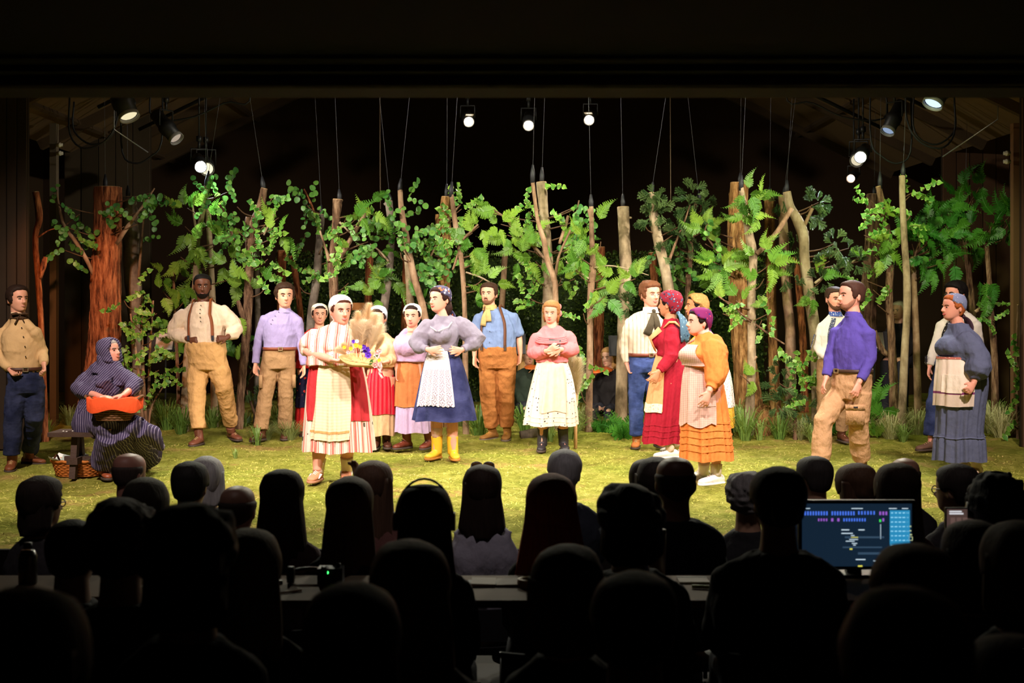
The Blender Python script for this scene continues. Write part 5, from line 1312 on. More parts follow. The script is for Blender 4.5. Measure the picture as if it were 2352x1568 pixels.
PUR = plain(C(104, 56, 190), .7); YEL = plain(C(244, 210, 60), .7); WHT = plain(C(244, 238, 228), .7); PNK = plain(C(232, 180, 178), .7)
for i, (fx, fy, r, m, nm) in enumerate(((842, 804, .045, PUR, 'purple_flower'), (846, 815, .038, PUR, 'purple_flower'), (812, 784, .022, PUR, 'purple_flower'), (836, 797, .03, PUR, 'purple_flower'), (806, 800, .024, YEL, 'yellow_flower'), (818, 793, .028, YEL, 'yellow_flower'), (828, 796, .024, YEL, 'yellow_flower'), (791, 797, .022, YEL, 'yellow_flower'), (871, 827, .022, YEL, 'yellow_flower'), (820, 783, .024, WHT, 'white_flower'), (831, 806, .022, WHT, 'white_flower'), (800, 808, .024, PNK, 'pink_flower'), (866, 814, .034, PNK, 'pink_flower'), (862, 838, .034, PNK, 'pink_flower'), (872, 806, .03, PNK, 'pink_flower'))):
    bloom(t, px(p, fx, fy, D_ - .11 + rn.uniform(-.03, .02)) - c, r, m, nm, seed=i)
GL = plain(C(70, 110, 50), .6)
for i, (fx, fy) in enumerate(((852, 826), (858, 820), (848, 832), (856, 834))):
    q = px(p, fx, fy, D_ - .12) - c; v = nrm((rn.uniform(-1, 1), -.6, rn.uniform(-.6, .8))); s_ = nrm(np.cross(v, (.1, 1, .1))) * .012
    MB().add([q, q + v * .03 + s_, q + v * .06, q + v * .03 - s_], [(0, 1, 2, 3)]).build('leaf', GL, t)
for i in range(3):
    q = px(p, 866 + i * 3, 805 + i * 12, D_ - .05) - c; MB().tube([q, q + (.02, -.02, -.05), q + (.0, -.03, -.10), q + (.03, -.03, -.15)], .012, 6, flat=.2, sub=8).build('ribbon', PNK, t)
# straw bundle behind the pink blouse
p = reader; c = px(p, 1322, 880, .22)
t = thing('straw_bundle', (p.o + c) * [1, 1, 0], 'shaggy pale straw bundle behind the polka-dot skirt', 'straw')
z = c[2]; MB().tube([(0, 0, 0), (0, 0, z - .1)], .02, 8).build('stem', STR, t)
for i in range(5): plume(t, (rn.uniform(-.02, .02), rn.uniform(-.03, .03), z - .25), (rn.uniform(-.08, .10), rn.uniform(-.06, .06), z + .33 + rn.uniform(-.06, .02)), .13, PAM if i % 2 else plain(C(206, 190, 150), .95, .1), 'straw_plume', 1200, 30 + i)
# book
c = px(p, 1274, 797, -.20)
t = thing('book', p.o + c, 'small dark grey hardback book held against the pink blouse', 'book')
Rb = np.array(Matrix.Rotation(.08, 3, 'Y') @ Matrix.Rotation(-.2, 3, 'X'))
MB().box((0, .012, 0), (.062, .003, .085), Rb).box((0, -.012, 0), (.062, .003, .085), Rb).box(Rb @ np.array([-.062, 0, 0]), (.003, .014, .085), Rb).build('cover', plain(C(72, 76, 74), .6), t, smooth=False)
MB().box((0, 0, 0), (.058, .0095, .08), Rb).build('pages', plain((.7, .64, .52), .8), t, smooth=False)

# ================================================================ trees, plants
def bark_mat(name, c1, c2, c3, rough_bark):
    b = NB(name); o = b.co()
    if rough_bark:
        v = b.map(o, (16, 16, 2.6)); n = b.noise(v, 1.6, 6, .65)
        c = b.ramp(n, [(.34, c1), (.5, c2), (.68, c3)]); nb = b.bump(n, .9, .03); nb = b.bump(b.noise(o, 70, 3), .4, .01, nb)
    else:
        n = b.noise(b.map(o, (5, 5, 2.2)), 1.4, 5, .6); r = b.noise(b.map(o, (3, 3, 40)), 1.0, 3)
        c = b.mix(b.math('MULTIPLY', r, .35), b.ramp(n, [(.32, c1), (.5, c2), (.7, c3)]), c1); nb = b.bump(n, .4, .015); nb = b.bump(r, .25, .006, nb)
    return b.fin(c, .9, .12, nb)
BK = {'red': bark_mat('bark_red', C(48, 24, 16), C(134, 76, 46), C(188, 120, 78), True),
      'gold': bark_mat('bark_gold', C(74, 48, 26), C(140, 100, 58), C(186, 144, 92), True),
      'dark': bark_mat('bark_dark', C(52, 38, 30), C(110, 82, 62), C(156, 126, 100), True),
      'pale': bark_mat('bark_pale', C(96, 82, 62), C(158, 138, 110), C(196, 178, 150), False),
      'grey': bark_mat('bark_grey', C(66, 60, 54), C(118, 106, 94), C(160, 148, 132), False),
      'tan': bark_mat('bark_tan', C(84, 64, 48), C(144, 114, 88), C(184, 156, 128), False)}
CUT = plain(C(206, 168, 120), .8, .2, vs=20, var=.25)
SLEEVE = plain((.016, .016, .02), .55, .4); WIRE = plain((.16, .16, .18), .5, .4, .5)
def leafmat(name, c1, c2, edge=None, trans=.25):
    b = NB(name); oi = b.nd('ShaderNodeObjectInfo'); c = b.mix(oi.outputs['Random'], c1, c2)
    if edge:
        u = b.sep(b.co('UV')); d = b.math('ABSOLUTE', b.math('SUBTRACT', u[0], .5)); c = b.mix(b.math('GREATER_THAN', d, .37), c, edge)
    c = b.mix(b.math('MULTIPLY', b.noise(b.co(), 30, 2), .5), c, b.mix(1., c, (.55, .6, .5), 'MULTIPLY'))
    b.fin(c, .42, .45)
    tr = b.nd('ShaderNodeBsdfTranslucent'); b.inp(tr, 'Color', c); mx = b.nd('ShaderNodeMixShader'); mx.inputs[0].default_value = trans
    b.lk(b.p.outputs[0], mx.inputs[1]); b.lk(tr.outputs[0], mx.inputs[2]); b.lk(mx.outputs[0], b.t.nodes['Material Output'].inputs[0])
    return b.m
LM = {'ivy': leafmat('leaf_ivy', C(72, 136, 50), C(136, 184, 70), C(196, 210, 120)), 'euc': leafmat('leaf_round', C(62, 124, 54), C(122, 174, 76)),
      'fern': leafmat('fern', C(78, 138, 42), C(150, 184, 68), None, .3), 'pine': leafmat('needles', C(74, 112, 62), C(132, 158, 98)), 'dark': leafmat('fern_dark', C(48, 114, 36), C(92, 152, 48), None, .3),
      'grass': leafmat('grass', C(96, 140, 56), C(166, 188, 104), None, .3), 'straw': leafmat('grass_pale', C(140, 156, 90), C(214, 210, 156), None, .3)}
def leaf_mesh(kind):
    if kind == 'ivy': o = [(0, 0), (.28, -.12), (.50, .12), (.42, .42), (.18, .70), (0, 1.0)]
    else: o = [(0, 0), (.30, .05), (.46, .32), (.44, .62), (.22, .90), (0, .98)]
    V = [(0, 0, 0), (0, .02, .35), (0, .04, .7), (0, 0, o[-1][1])]; U = [(.5, 0), (.5, .35), (.5, .7), (.5, 1)]; f = []
    mb = MB()
    for e in (-1, 1):
        r = [(e * x, -.12 * abs(x), z) for x, z in o[1:-1]]; b = len(V); V += r; U += [(.5 + e * x * (.95 if kind == 'ivy' else .9), z) for x, z in o[1:-1]]
        q = [(0, b, b + 1, 1), (1, b + 1, b + 2, 2), (2, b + 2, b + 3, 3)]; f += [tuple(k[::-1]) for k in q] if e > 0 else q
    mb.add(V, f, U); me = mb.mesh('leaf'); me.materials.append(LM[kind]); return me
LEAF = {k: leaf_mesh(k) for k in ('ivy', 'euc')}
TWM = plain(C(92, 66, 44), .8)
def twig_mesh(sd):
    r = random.Random(sd); mb = MB(); mb.tube([(0, 0, 0), (.09, r.uniform(-.01, .01), .012), (.17, r.uniform(-.02, .02), .0), (.24, 0, -.02)], [.0042, .0036, .003, .002], 5)
    me = mb.mesh('leaf_sprig'); me.materials.append(TWM); return me
TWIG = [twig_mesh(i) for i in range(3)]
def frond_mesh(sd, mat, L=.30, droop=.10, wd=.105, n=14):
    r = random.Random(sd); mb = MB(); pts = []
    for i in range(n + 1):
        f = i / n; pts.append(np.array([f * L, 0, .04 * math.sin(f * 2.0) - droop * f * f]))
    mb.tube(pts[::3], [.0035 * (1 - k / 6) + .0008 for k in range(len(pts[::3]))], 4)
    for i in range(1, n + 1):
        f = i / n; pl = wd * (1.04 - f) ** .9 * min(1, .55 + f * 2.2)
        for e in (-1, 1):
            a = math.radians(62 + r.uniform(-8, 8)); dv = np.array([math.cos(a), r.uniform(-.25, .1), e * math.sin(a)]); dv = dv / np.linalg.norm(dv); up = nrm(np.array([math.sin(a), 0, -e * math.cos(a)])) * e
            b = pts[i]; m = 5; V = [b]; fa = []
            for q in range(m):                              # toothed leaflet
                t0 = (q + .1) / m; t1 = (q + .8) / m; w_ = pl * .26 * (1 - t0 * .7)
                V += [b + dv * pl * t0, b + dv * pl * t1 + up * w_, b + dv * pl * min(1, t1 + .25), b + dv * pl * t1 - up * w_]
                k = 1 + q * 4; fa.append((k, k + 1, k + 2, k + 3))
            mb.add(V, fa)
    me = mb.mesh('fern_frond', smooth=False); me.materials.append(mat); return me
FROND = {'fern': [frond_mesh(i, LM['fern'], .27 + .03 * i, .06 + .05 * i) for i in range(3)], 'dark': [frond_mesh(10 + i, LM['dark'], .34, .10 + .05 * i) for i in range(3)]}
def pine_mesh(sd, mat):
    r_ = np.random.RandomState(sd); mb = MB(); L = .26
    for br, (a0, l0, o0) in enumerate(((0, L, 0), (.6, .15, .06), (-.6, .15, .09), (.5, .13, .14), (-.5, .12, .16))):
        ax = np.array([math.cos(a0), 0, math.sin(a0)]); b = np.array([o0, 0, 0]); mb.tube([b, b + ax * l0], [.004, .002], 4)
        n = int(520 * l0 / L); f = r_.rand(n); s0 = b + np.outer(f * l0, ax); dr = r_.normal(size=(n, 3)); dr -= np.outer(dr @ ax, ax); dr /= np.linalg.norm(dr, axis=1)[:, None]
        e = s0 + dr * .030 + ax * .028; sd_ = np.cross(ax, dr) * .003
        mb.add(np.stack([s0 - sd_, s0 + sd_, e], 1).reshape(-1, 3), [(3*i, 3*i+1, 3*i+2) for i in range(n)])
    me = mb.mesh('pine_sprig', smooth=False); me.materials.append(mat); return me
PINE = [pine_mesh(i, LM['pine']) for i in range(2)]
TR = random.Random(21)
def put(name, me, parent, loc, rot, sc):
    o = bpy.data.objects.new(name, me); link(o, parent); o.location = Vector([float(v) for v in loc]); o.rotation_euler = rot; o.scale = (sc, sc, sc); return o
def sprig(parent, loc, ang, kind, sc=1.0, nl=8):
    """ang: direction in the picture plane; leaves are separate pieces on a twig"""
    if kind in ('fern', 'dark'):
        return put('fern_frond', TR.choice(FROND[kind]), parent, loc, Euler((TR.uniform(-.7, .7), -ang, TR.uniform(-.6, .6)), 'ZYX'), sc * TR.uniform(.75, 1.1))
    if kind == 'pine':
        return put('pine_sprig', TR.choice(PINE), parent, loc, Euler((TR.uniform(-.7, .7), -ang, TR.uniform(-.6, .6)), 'ZYX'), sc * TR.uniform(.36, .58))
    s = put('leaf_sprig', TR.choice(TWIG), parent, loc, Euler((TR.uniform(-.5, .5), -ang, TR.uniform(-.5, .5)), 'ZYX'), sc)
    for i in range(nl):
        f = (i + .6) / nl; e = 1 if i % 2 else -1
        th = e * TR.uniform(.5, 1.3) + (PI / 2 if True else 0)
        put('leaf', LEAF[kind], s, (f * .24, TR.uniform(-.01, .01), -.02 * f), Euler((TR.uniform(-.7, .7), e * TR.uniform(.45, 1.2) + (PI / 2 if i == nl - 1 else .5), TR.uniform(-.6, .6)), 'XYZ'), TR.uniform(.060, .092))
    return s
def trunk_mesh(pts, rad, kind, seed, rows=None):
    pts = np.array(pts, float); rad = np.array(rad, float)
    L = np.sum(np.linalg.norm(np.diff(pts, axis=0), axis=1)); big = rad.max()
    rows = int(max(14, min(120, L / (.028 if kind in ('red', 'gold', 'dark') and big > .05 else .07)))); n = 12 if big < .04 else (24 if big < .08 else 84)
    x = np.arange(len(pts)); q = np.linspace(0, len(pts) - 1, rows); P = catmull(x, pts, q); r = catmull(x, rad, q)[:, 0]
    mb = MB(); mb.tube(P, r, n); V = mb.v[0]; c = V[:-2].reshape(rows, n, 3); ctr = P[:, None]; d = c - ctr; dl = np.linalg.norm(d, axis=2, keepdims=True) + 1e-9; d = d / dl
    w_ = c.reshape(-1, 3)
    if kind in ('red', 'gold', 'dark'):
        wz = w_ + .03 * np.stack([vnoise(w_ * 5 + seed), vnoise(w_ * 5 + seed + 9), 0 * w_[:, 0]], -1)
        fq = np.array([34, 34, 3.0]) * (1.0 if big > .08 else 1.35); nz = vnoise(wz * fq + seed); am = min(.16, .016 / big) * (.5 - 1.7 * np.abs(nz) ** .8) + .05 * vnoise(wz * np.array([70, 70, 9]) + seed)
    else:
        am = .06 * vnoise(w_ * np.array([6, 6, 4]) + seed) + .05 * vnoise(w_ * np.array([14, 14, 9]) + seed)
        kn = vnoise(np.stack([np.zeros(rows), np.zeros(rows), P[:, 2] * 4.5 + seed], -1)); am = am + np.repeat(.12 * np.clip(kn - .35, 0, 1), n)
    c2 = ctr + d * (dl * (1 + am.reshape(rows, n, 1))); V[:-2] = c2.reshape(-1, 3)
    return mb, P, r
class Tree:
    def __init__(s, name, pts, d, kind, label, wire=None, cat='tree', root=0.0):
        """pts: (px, py, width px) from the top down; the foot goes to the stage"""
        s.d = d; k = d / F
        foot = Wp(pts[-1][0], 0, d); zg = float(moss_h(np.array([foot[0]]), np.array([d]))[0])
        W3 = [Wp(a, b, d) for a, b, _ in pts]; R = [w_ / 2 * k for _, _, w_ in pts]
        if W3[-1][2] > zg + .05: W3.append(np.array([foot[0], d, zg - .03])); R.append(R[-1] * 1.1)
        else: W3[-1][2] = zg - .03
        s.o = np.array([W3[-1][0], d, zg]); s.t = thing(name, s.o, label, cat)
        sd = TR.random() * 50; s.kind = kind
        mb, s.P, s.r = trunk_mesh(np.array(W3) - s.o, R, kind, sd); mb.build('trunk', BK[kind], s.t)
        top = s.P[0]; a = np.linspace(0, 2 * PI, 14, endpoint=False); ax = nrm(s.P[0] - s.P[1]); sx = nrm(np.cross(ax, (0, 1, 0))); sy = np.cross(ax, sx)
        MB().tube([top - ax * .004, top + ax * .004], R[0] * .93, 14).build('cut_end', CUT, s.t)
        if wire:                                            # black sleeve and steel wire up to the roof
            sx0, sl, wx, wy = wire; b = Wp(sx0, pts[0][1], d) - s.o; tp = Wp(sx0 + (wx - sx0) * sl / max(1, pts[0][1] - wy), pts[0][1] - sl, d) - s.o; up = Wp(wx, wy, d) - s.o
            e = (up - tp) / max(.01, up[2] - tp[2]); rz = EZ + (EX - abs(s.o[0] + up[0])) * math.tan(ang); up = tp + e * (rz - .06 - s.o[2] - tp[2])
            MB().tube([b - (0, 0, .03), b * .6 + tp * .4, tp], [.026, .030, .010], 10).build('hanging_sleeve', SLEEVE, s.t)
            MB().tube([tp - (0, 0, .01), up], .0024, 5).build('hanging_wire', WIRE, s.t)
    def branch(s, pts, kind=None, dy=0.0, dy2=None):
        dy2 = dy if dy2 is None else dy2; n = len(pts)
        P = [Wp(a, b, s.d + dy + (dy2 - dy) * i / max(1, n - 1)) - s.o for i, (a, b, _) in enumerate(pts)]; R = [w_ / 2 * s.d / F for _, _, w_ in pts]
        mb, _, _ = trunk_mesh(P, R, kind or s.kind, TR.random() * 50); mb.build('branch', BK[kind or s.kind], s.t); return s
    def fol(s, kind, *spots, sc=1.0, dy=-.05):
        """spots: (px, py, spread px, count[, main angle deg])"""
        for sp in spots:
            x, y, rd, n = sp[:4]; ma = math.radians(sp[4]) if len(sp) > 4 else None
            c = Wp(x, y, s.d + dy) - s.o
            # a twig from the trunk to the cluster
            i = int(np.argmin(np.abs(s.P[:, 2] - (c[2] - .12)))); 
            if np.linalg.norm((s.P[i] - c)[[0, 2]]) > s.r[i] + .12:
                m = (s.P[i] + c) / 2 + np.array([TR.uniform(-.04, .04), TR.uniform(-.05, .02), -.02])
                MB().tube([s.P[i], m, c], [.010, .008, .005], 6, sub=7).build('twig', TWM, s.t)
            for k in range(max(1, int(n * (1.5 if kind == 'pine' else .85 if kind == 'dark' else (.72 if kind == 'fern' else .58)) + .5))):
                a = TR.uniform(0, 2 * PI); q = math.sqrt(TR.random()) * rd * s.d / F
                loc = c + np.array([math.cos(a) * q, TR.uniform(-.16, .12), math.sin(a) * q])
                an = (a + TR.uniform(-.7, .7)) if ma is None else ma + TR.uniform(-.6, .6)
                sprig(s.t, loc, an, kind, sc, TR.randint(6, 9))
        return s

# left side
T = Tree('sapling', [(82, 441, 15), (90, 500, 16), (81, 548, 13), (88, 640, 14), (95, 760, 13), (104, 980, 15)], 15.2, 'red', 'thin crooked reddish sapling beside the far left flat')
T.branch([(90, 640, 12), (100, 608, 14), (105, 590, 10)], dy=0).branch([(87, 545, 4), (110, 530, 3), (125, 525, 2)])
T = Tree('big_tree', [(247, 430, 62), (248, 520, 62), (243, 620, 66), (242, 740, 70), (236, 840, 78), (226, 940, 92), (222, 990, 104)], 16.0, 'red', 'thickest red-brown shaggy trunk on the left behind the bench', (242, 30, 240, 230))
T.branch([(216, 632, 10), (198, 595, 10), (172, 552, 9), (148, 520, 8), (135, 470, 5), (130, 438, 3)], 'tan', -.1, -.3).branch([(148, 520, 4), (165, 505, 3), (183, 492, 2)], 'dark', -.2, -.3)
T.branch([(268, 560, 9), (290, 525, 9), (312, 495, 7), (330, 470, 6), (355, 432, 3)], 'tan', -.15, -.25)
T.fol('euc', (130, 468, 18, 4), (150, 520, 18, 4), (175, 545, 20, 4), (200, 585, 16, 3), (208, 618, 12, 2), (150, 575, 14, 2, -110), sc=.9, dy=-.3)
T.fol('euc', (285, 520, 20, 4), (335, 480, 22, 5), (350, 442, 12, 2), (315, 515, 20, 4), (218, 545, 14, 2), (290, 478, 14, 2), sc=.9, dy=-.25)
T = Tree('grey_tree', [(297, 452, 32), (300, 520, 34), (302, 600, 36), (308, 680, 34), (314, 780, 28), (318, 880, 24), (322, 985, 24)], 16.7, 'grey', 'smooth grey trunk just right of the thickest red-brown trunk', (294, 26, 292, 240))
T.branch([(318, 640, 6), (325, 560, 5), (330, 500, 4), (336, 450, 3)], 'tan', -.1); T.fol('euc', (332, 500, 14, 3), (325, 560, 10, 2), sc=.85)
# leafy shrub
T = Tree('shrub', [(322, 700, 4), (326, 780, 6), (330, 880, 8), (336, 985, 9)], 15.7, 'tan', 'tall leafy ivy shrub with pale stems right of the seated person', cat='shrub')
T.branch([(352, 690, 4), (345, 800, 6), (340, 985, 8)], dy=.1).branch([(300, 720, 4), (315, 830, 6), (330, 985, 8)], dy=-.05).branch([(380, 880, 3), (350, 930, 5), (340, 985, 6)], dy=.05)
T.fol('ivy', (285, 690, 14, 4), (300, 735, 20, 6), (335, 720, 24, 6), (310, 790, 24, 7), (350, 780, 24, 7), (335, 850, 24, 7), (365, 850, 22, 5), (360, 720, 16, 4), (320, 665, 12, 3), (350, 900, 16, 3), (290, 830, 12, 3), sc=.85, dy=-.1)
T = Tree('fern_sapling', [(398, 610, 5), (402, 720, 7), (408, 850, 9), (412, 985, 10)], 16.3, 'dark', 'slender sapling of hanging fern fronds left of the cream shirt', cat='sapling')
T.fol('fern', (385, 620, 22, 5), (410, 660, 24, 6), (400, 720, 24, 5), (425, 690, 16, 4), (375, 670, 16, 3), (405, 790, 18, 4), (425, 820, 14, 3), dy=-.05)
T = Tree('birch_sapling', [(473, 428, 11), (465, 490, 12), (454, 545, 13), (451, 620, 14), (444, 700, 15), (430, 820, 17), (424, 975, 20)], 16.2, 'pale', 'forked pale sapling behind the head in cream shirt', (474, 36, 489, 330))
T.branch([(453, 545, 7), (446, 500, 5), (440, 455, 4)], dy=-.03).branch([(505, 470, 6), (520, 500, 7), (540, 560, 8), (562, 590, 8)], 'dark', -.1)
T.fol('fern', (430, 478, 20, 6), (425, 520, 20, 5), (440, 560, 20, 5), (415, 590, 14, 4), (490, 510, 18, 4), (455, 590, 18, 3), (500, 555, 20, 5), (520, 600, 22, 6), (535, 640, 18, 4), dy=-.1)
T.fol('euc', (500, 445, 22, 6), (480, 455, 16, 4), (525, 440, 12, 3), (510, 500, 14, 3), (540, 540, 14, 3), sc=.9, dy=-.15)
T = Tree('pole_tree', [(478, 478, 12), (482, 560, 13), (487, 660, 14), (490, 800, 15), (493, 985, 17)], 16.6, 'pale', 'straight pale pole trunk just right of the forked pale sapling', (476, 60, 474, 400))
T = Tree('dark_tree', [(607, 433, 16), (596, 482, 19), (578, 530, 23), (573, 610, 21), (570, 690, 21), (566, 770, 20), (556, 870, 19), (548, 985, 20)], 15.9, 'dark', 'dark rough trunk leaning between cream shirt and lavender shirt', (606, 28, 578, 250))
T.branch([(573, 545, 14), (568, 520, 14), (570, 498, 12)], dy=-.02).branch([(562, 735, 12), (551, 706, 12), (547, 690, 9)], dy=-.05).branch([(606, 540, 4), (620, 510, 4), (636, 480, 3)], 'pale', -.1)
T.fol('euc', (545, 475, 16, 4), (560, 500, 14, 3), (625, 455, 16, 3, 10), (590, 480, 12, 2), (545, 530, 14, 3), sc=.9, dy=-.12)
T.fol('ivy', (615, 510, 18, 4), (600, 560, 22, 6), (615, 595, 20, 6), (640, 520, 14, 3), (550, 570, 14, 3), (590, 620, 18, 5), (560, 610, 14, 3), sc=.95, dy=-.12)
T.fol('fern', (640, 540, 18, 5), (640, 500, 16, 3), (530, 610, 20, 4), (560, 650, 16, 4), (610, 660, 16, 3), (548, 715, 16, 3), dy=-.1)
T = Tree('pole_tree', [(592, 520, 11), (590, 600, 11), (592, 700, 12), (590, 850, 12), (588, 985, 14)], 16.9, 'grey', 'thin grey pole trunk right behind the dark leaning trunk')
T = Tree('back_stump', [(648, 575, 20), (646, 640, 20), (648, 760, 22), (650, 900, 24)], 18.6, 'red', 'shaggy brown stump behind the left of the lavender shirt')
T = Tree('back_stump', [(668, 588, 14), (680, 640, 14), (690, 720, 14), (700, 900, 16)], 18.4, 'red', 'thin leaning brown stump behind the head over lavender shirt'); T.fol('ivy', (690, 640, 12, 2), (675, 600, 10, 2), sc=.8)
# left of centre
T = Tree('grey_tree', [(738, 492, 15), (733, 560, 17), (727, 640, 18), (715, 730, 19), (708, 850, 20), (704, 985, 22)], 16.6, 'grey', 'slim grey trunk left of the wide-topped trunk above the pink striped dress', (739, 22, 728, 300))
T.branch([(732, 510, 4), (715, 470, 5), (698, 434, 4)], 'red', -.05)
T.fol('euc', (700, 465, 14, 3, 160), (725, 478, 16, 4), (735, 520, 18, 4), (712, 530, 14, 3), (745, 560, 16, 3), sc=.95, dy=-.15)
T.fol('ivy', (735, 620, 14, 3), (700, 615, 14, 3), (690, 660, 12, 2), (760, 590, 14, 3), (738, 540, 12, 2), sc=.9, dy=-.12)
T = Tree('flared_tree', [(776, 458, 24), (774, 480, 19), (768, 560, 18), (763, 600, 22), (766, 660, 21), (768, 730, 21), (766, 860, 22), (764, 985, 24)], 16.2, 'dark', 'rough trunk with flared cut top above the pink striped dress', (780, 24, 770, 230))
T.branch([(770, 612, 13), (790, 575, 12), (812, 538, 10), (832, 502, 9), (842, 488, 7)], 'tan', -.1).branch([(757, 600, 12), (748, 570, 6), (735, 530, 4)], 'tan', -.05).branch([(780, 510, 5), (805, 535, 4), (820, 548, 3)], 'pale', -.1)
T.fol('ivy', (795, 500, 16, 4), (815, 520, 14, 3), (790, 560, 14, 3), (780, 620, 14, 4), (800, 650, 16, 4), (760, 580, 10, 2), sc=.95, dy=-.15)
T.fol('fern', (845, 480, 22, 6), (820, 500, 12, 3), (860, 500, 14, 4), (810, 580, 18, 3), dy=-.15); T.fol('euc', (830, 560, 20, 5), (815, 590, 14, 3), (845, 555, 12, 2), sc=.95, dy=-.12)
T = Tree('back_stump', [(850, 575, 16), (846, 650, 16), (845, 760, 18), (845, 900, 20)], 18.4, 'red', 'shaggy brown stump behind the pampas plumes')
T = Tree('grey_tree', [(893, 462, 18), (898, 520, 16), (897, 590, 17), (890, 650, 18), (880, 730, 20), (876, 860, 20), (874, 985, 22)], 16.5, 'grey', 'slim grey trunk above the tan sweater', (896, 18, 872, 226))
T.branch([(893, 600, 5), (870, 575, 4), (850, 560, 3)], 'pale', -.08).branch([(893, 532, 5), (875, 510, 4), (862, 500, 3)], 'tan', -.08).branch([(888, 466, 7), (882, 470, 6)], dy=0)
T.fol('fern', (868, 575, 16, 4), (855, 640, 20, 5), (865, 680, 20, 6), (900, 640, 14, 3), dy=-.1); T.fol('euc', (900, 480, 14, 3), (905, 520, 14, 3), (895, 545, 10, 2), sc=.9, dy=-.12)
T = Tree('leaning_tree', [(919, 437, 11), (922, 480, 13), (932, 540, 15), (943, 600, 15), (955, 650, 16), (972, 710, 17), (985, 800, 17), (990, 985, 18)], 16.1, 'tan', 'reddish trunk curving right above the grey blouse', (918, 28, 940, 225))
T.branch([(935, 585, 16), (940, 640, 17), (944, 720, 18)], 'pale', .12).branch([(942, 600, 5), (925, 570, 4), (912, 545, 3)], dy=-.05)
T.fol('euc', (930, 470, 14, 4), (935, 455, 10, 2), (945, 520, 14, 3), (912, 500, 12, 3), (950, 545, 14, 4), (920, 580, 12, 3), (960, 580, 14, 3), sc=.95, dy=-.12)
T = Tree('back_stump', [(935, 592, 20), (932, 680, 18), (930, 800, 20), (930, 900, 22)], 18.4, 'red', 'shaggy brown stump behind the reddish curving trunk')
T = Tree('stout_tree', [(1026, 452, 24), (1022, 500, 27), (1020, 560, 28), (1020, 640, 26), (1018, 730, 26), (1016, 860, 28), (1014, 985, 30)], 16.4, 'gold', 'stout rough golden-brown trunk above the multicolour headscarf', (1026, 30, 1027, 230))
T.branch([(1014, 550, 14), (1006, 510, 13), (1005, 492, 10)], dy=-.02).branch([(1012, 545, 6), (995, 575, 5), (975, 620, 5), (962, 640, 4)], 'tan', -.12).branch([(1020, 520, 6), (1045, 485, 5), (1058, 470, 3)], 'tan', -.12)
T.fol('ivy', (1060, 480, 16, 5), (1050, 500, 14, 4), (1035, 520, 14, 4), (1020, 500, 10, 2), (985, 545, 18, 5), (1040, 545, 16, 4), (1010, 590, 18, 5), sc=.95, dy=-.18)
T.fol('euc', (990, 600, 22, 7), (970, 570, 14, 3), (1030, 620, 20, 5), (1045, 610, 14, 3), (1000, 640, 16, 4), (1020, 660, 14, 3), (960, 610, 12, 2), sc=.95, dy=-.18)
T.fol('fern', (985, 650, 14, 3), (970, 690, 14, 3), dy=-.15)
T = Tree('slim_tree', [(1037, 447, 9), (1044, 500, 11), (1050, 540, 12), (1060, 600, 11), (1066, 680, 11), (1068, 760, 12), (1070, 985, 15)], 15.9, 'tan', 'slim tan trunk right against the stout golden-brown trunk', (1036, 30, 1050, 225))
T.branch([(1058, 565, 5), (1050, 590, 6), (1040, 620, 5)], dy=.05).branch([(1062, 550, 6), (1078, 535, 5), (1098, 515, 4)], dy=-.1).branch([(1070, 625, 4), (1100, 635, 4), (1125, 648, 3)], 'pale', -.1)
T.fol('fern', (1085, 535, 16, 5), (1100, 520, 12, 3), (1095, 570, 14, 4, -80), (1105, 590, 10, 2, -90), (1110, 640, 14, 4), (1135, 650, 14, 4), (1085, 690, 14, 3), dy=-.12); T.fol('ivy', (1045, 560, 10, 3), (1065, 545, 12, 3), sc=.9, dy=-.12)
# centre right
T = Tree('pale_tree', [(1243, 418, 23), (1248, 480, 22), (1254, 540, 24), (1258, 610, 25), (1260, 680, 27), (1256, 760, 28), (1254, 985, 32)], 16.3, 'pale', 'stout smooth pale trunk above the pink blouse', (1244, 34, 1251, 220))
T.branch([(1200, 545, 8), (1180, 525, 7), (1160, 500, 5), (1130, 480, 4)], 'tan', -.15).branch([(1255, 600, 5), (1230, 570, 7), (1200, 545, 8)], 'tan', -.1).branch([(1275, 640, 8), (1283, 590, 6), (1300, 550, 5), (1318, 510, 4), (1330, 460, 3)], 'tan', -.15).branch([(1285, 560, 7), (1300, 515, 8), (1305, 495, 6)], 'tan', -.12)
T.fol('fern', (1130, 490, 16, 5, 170), (1150, 515, 18, 6), (1165, 540, 18, 6), (1185, 560, 16, 5), (1200, 590, 20, 6), (1215, 530, 16, 4), (1230, 600, 18, 5), (1225, 570, 14, 4), (1295, 590, 16, 4), (1310, 560, 16, 5), (1330, 560, 14, 4), (1290, 640, 12, 3), dy=-.15)
T.fol('ivy', (1205, 460, 14, 4), (1215, 485, 14, 3), (1250, 430, 8, 2), (1265, 490, 12, 3), (1210, 680, 16, 4), (1230, 690, 12, 3), (1225, 640, 12, 3), (1320, 640, 14, 4), sc=.9, dy=-.15)
T.fol('euc', (1330, 475, 14, 4), (1340, 500, 14, 4), (1310, 480, 10, 3), (1235, 545, 12, 3), (1325, 530, 14, 3), sc=.95, dy=-.18)
T = Tree('slim_tree', [(1223, 414, 9), (1230, 470, 9), (1236, 510, 9), (1250, 555, 12), (1258, 600, 13), (1272, 640, 14), (1276, 690, 13), (1278, 985, 15)], 15.8, 'tan', 'slim crossing trunk in front of the stout smooth pale trunk', (1223, 36, 1228, 220))
T = Tree('slim_tree', [(1358, 474, 10), (1359, 540, 12), (1362, 600, 14), (1360, 635, 17), (1356, 690, 14), (1355, 800, 15), (1352, 975, 17)], 15.8, 'tan', 'slim knobbly tan trunk between pink blouse and striped shirt', (1358, 28, 1352, 230))
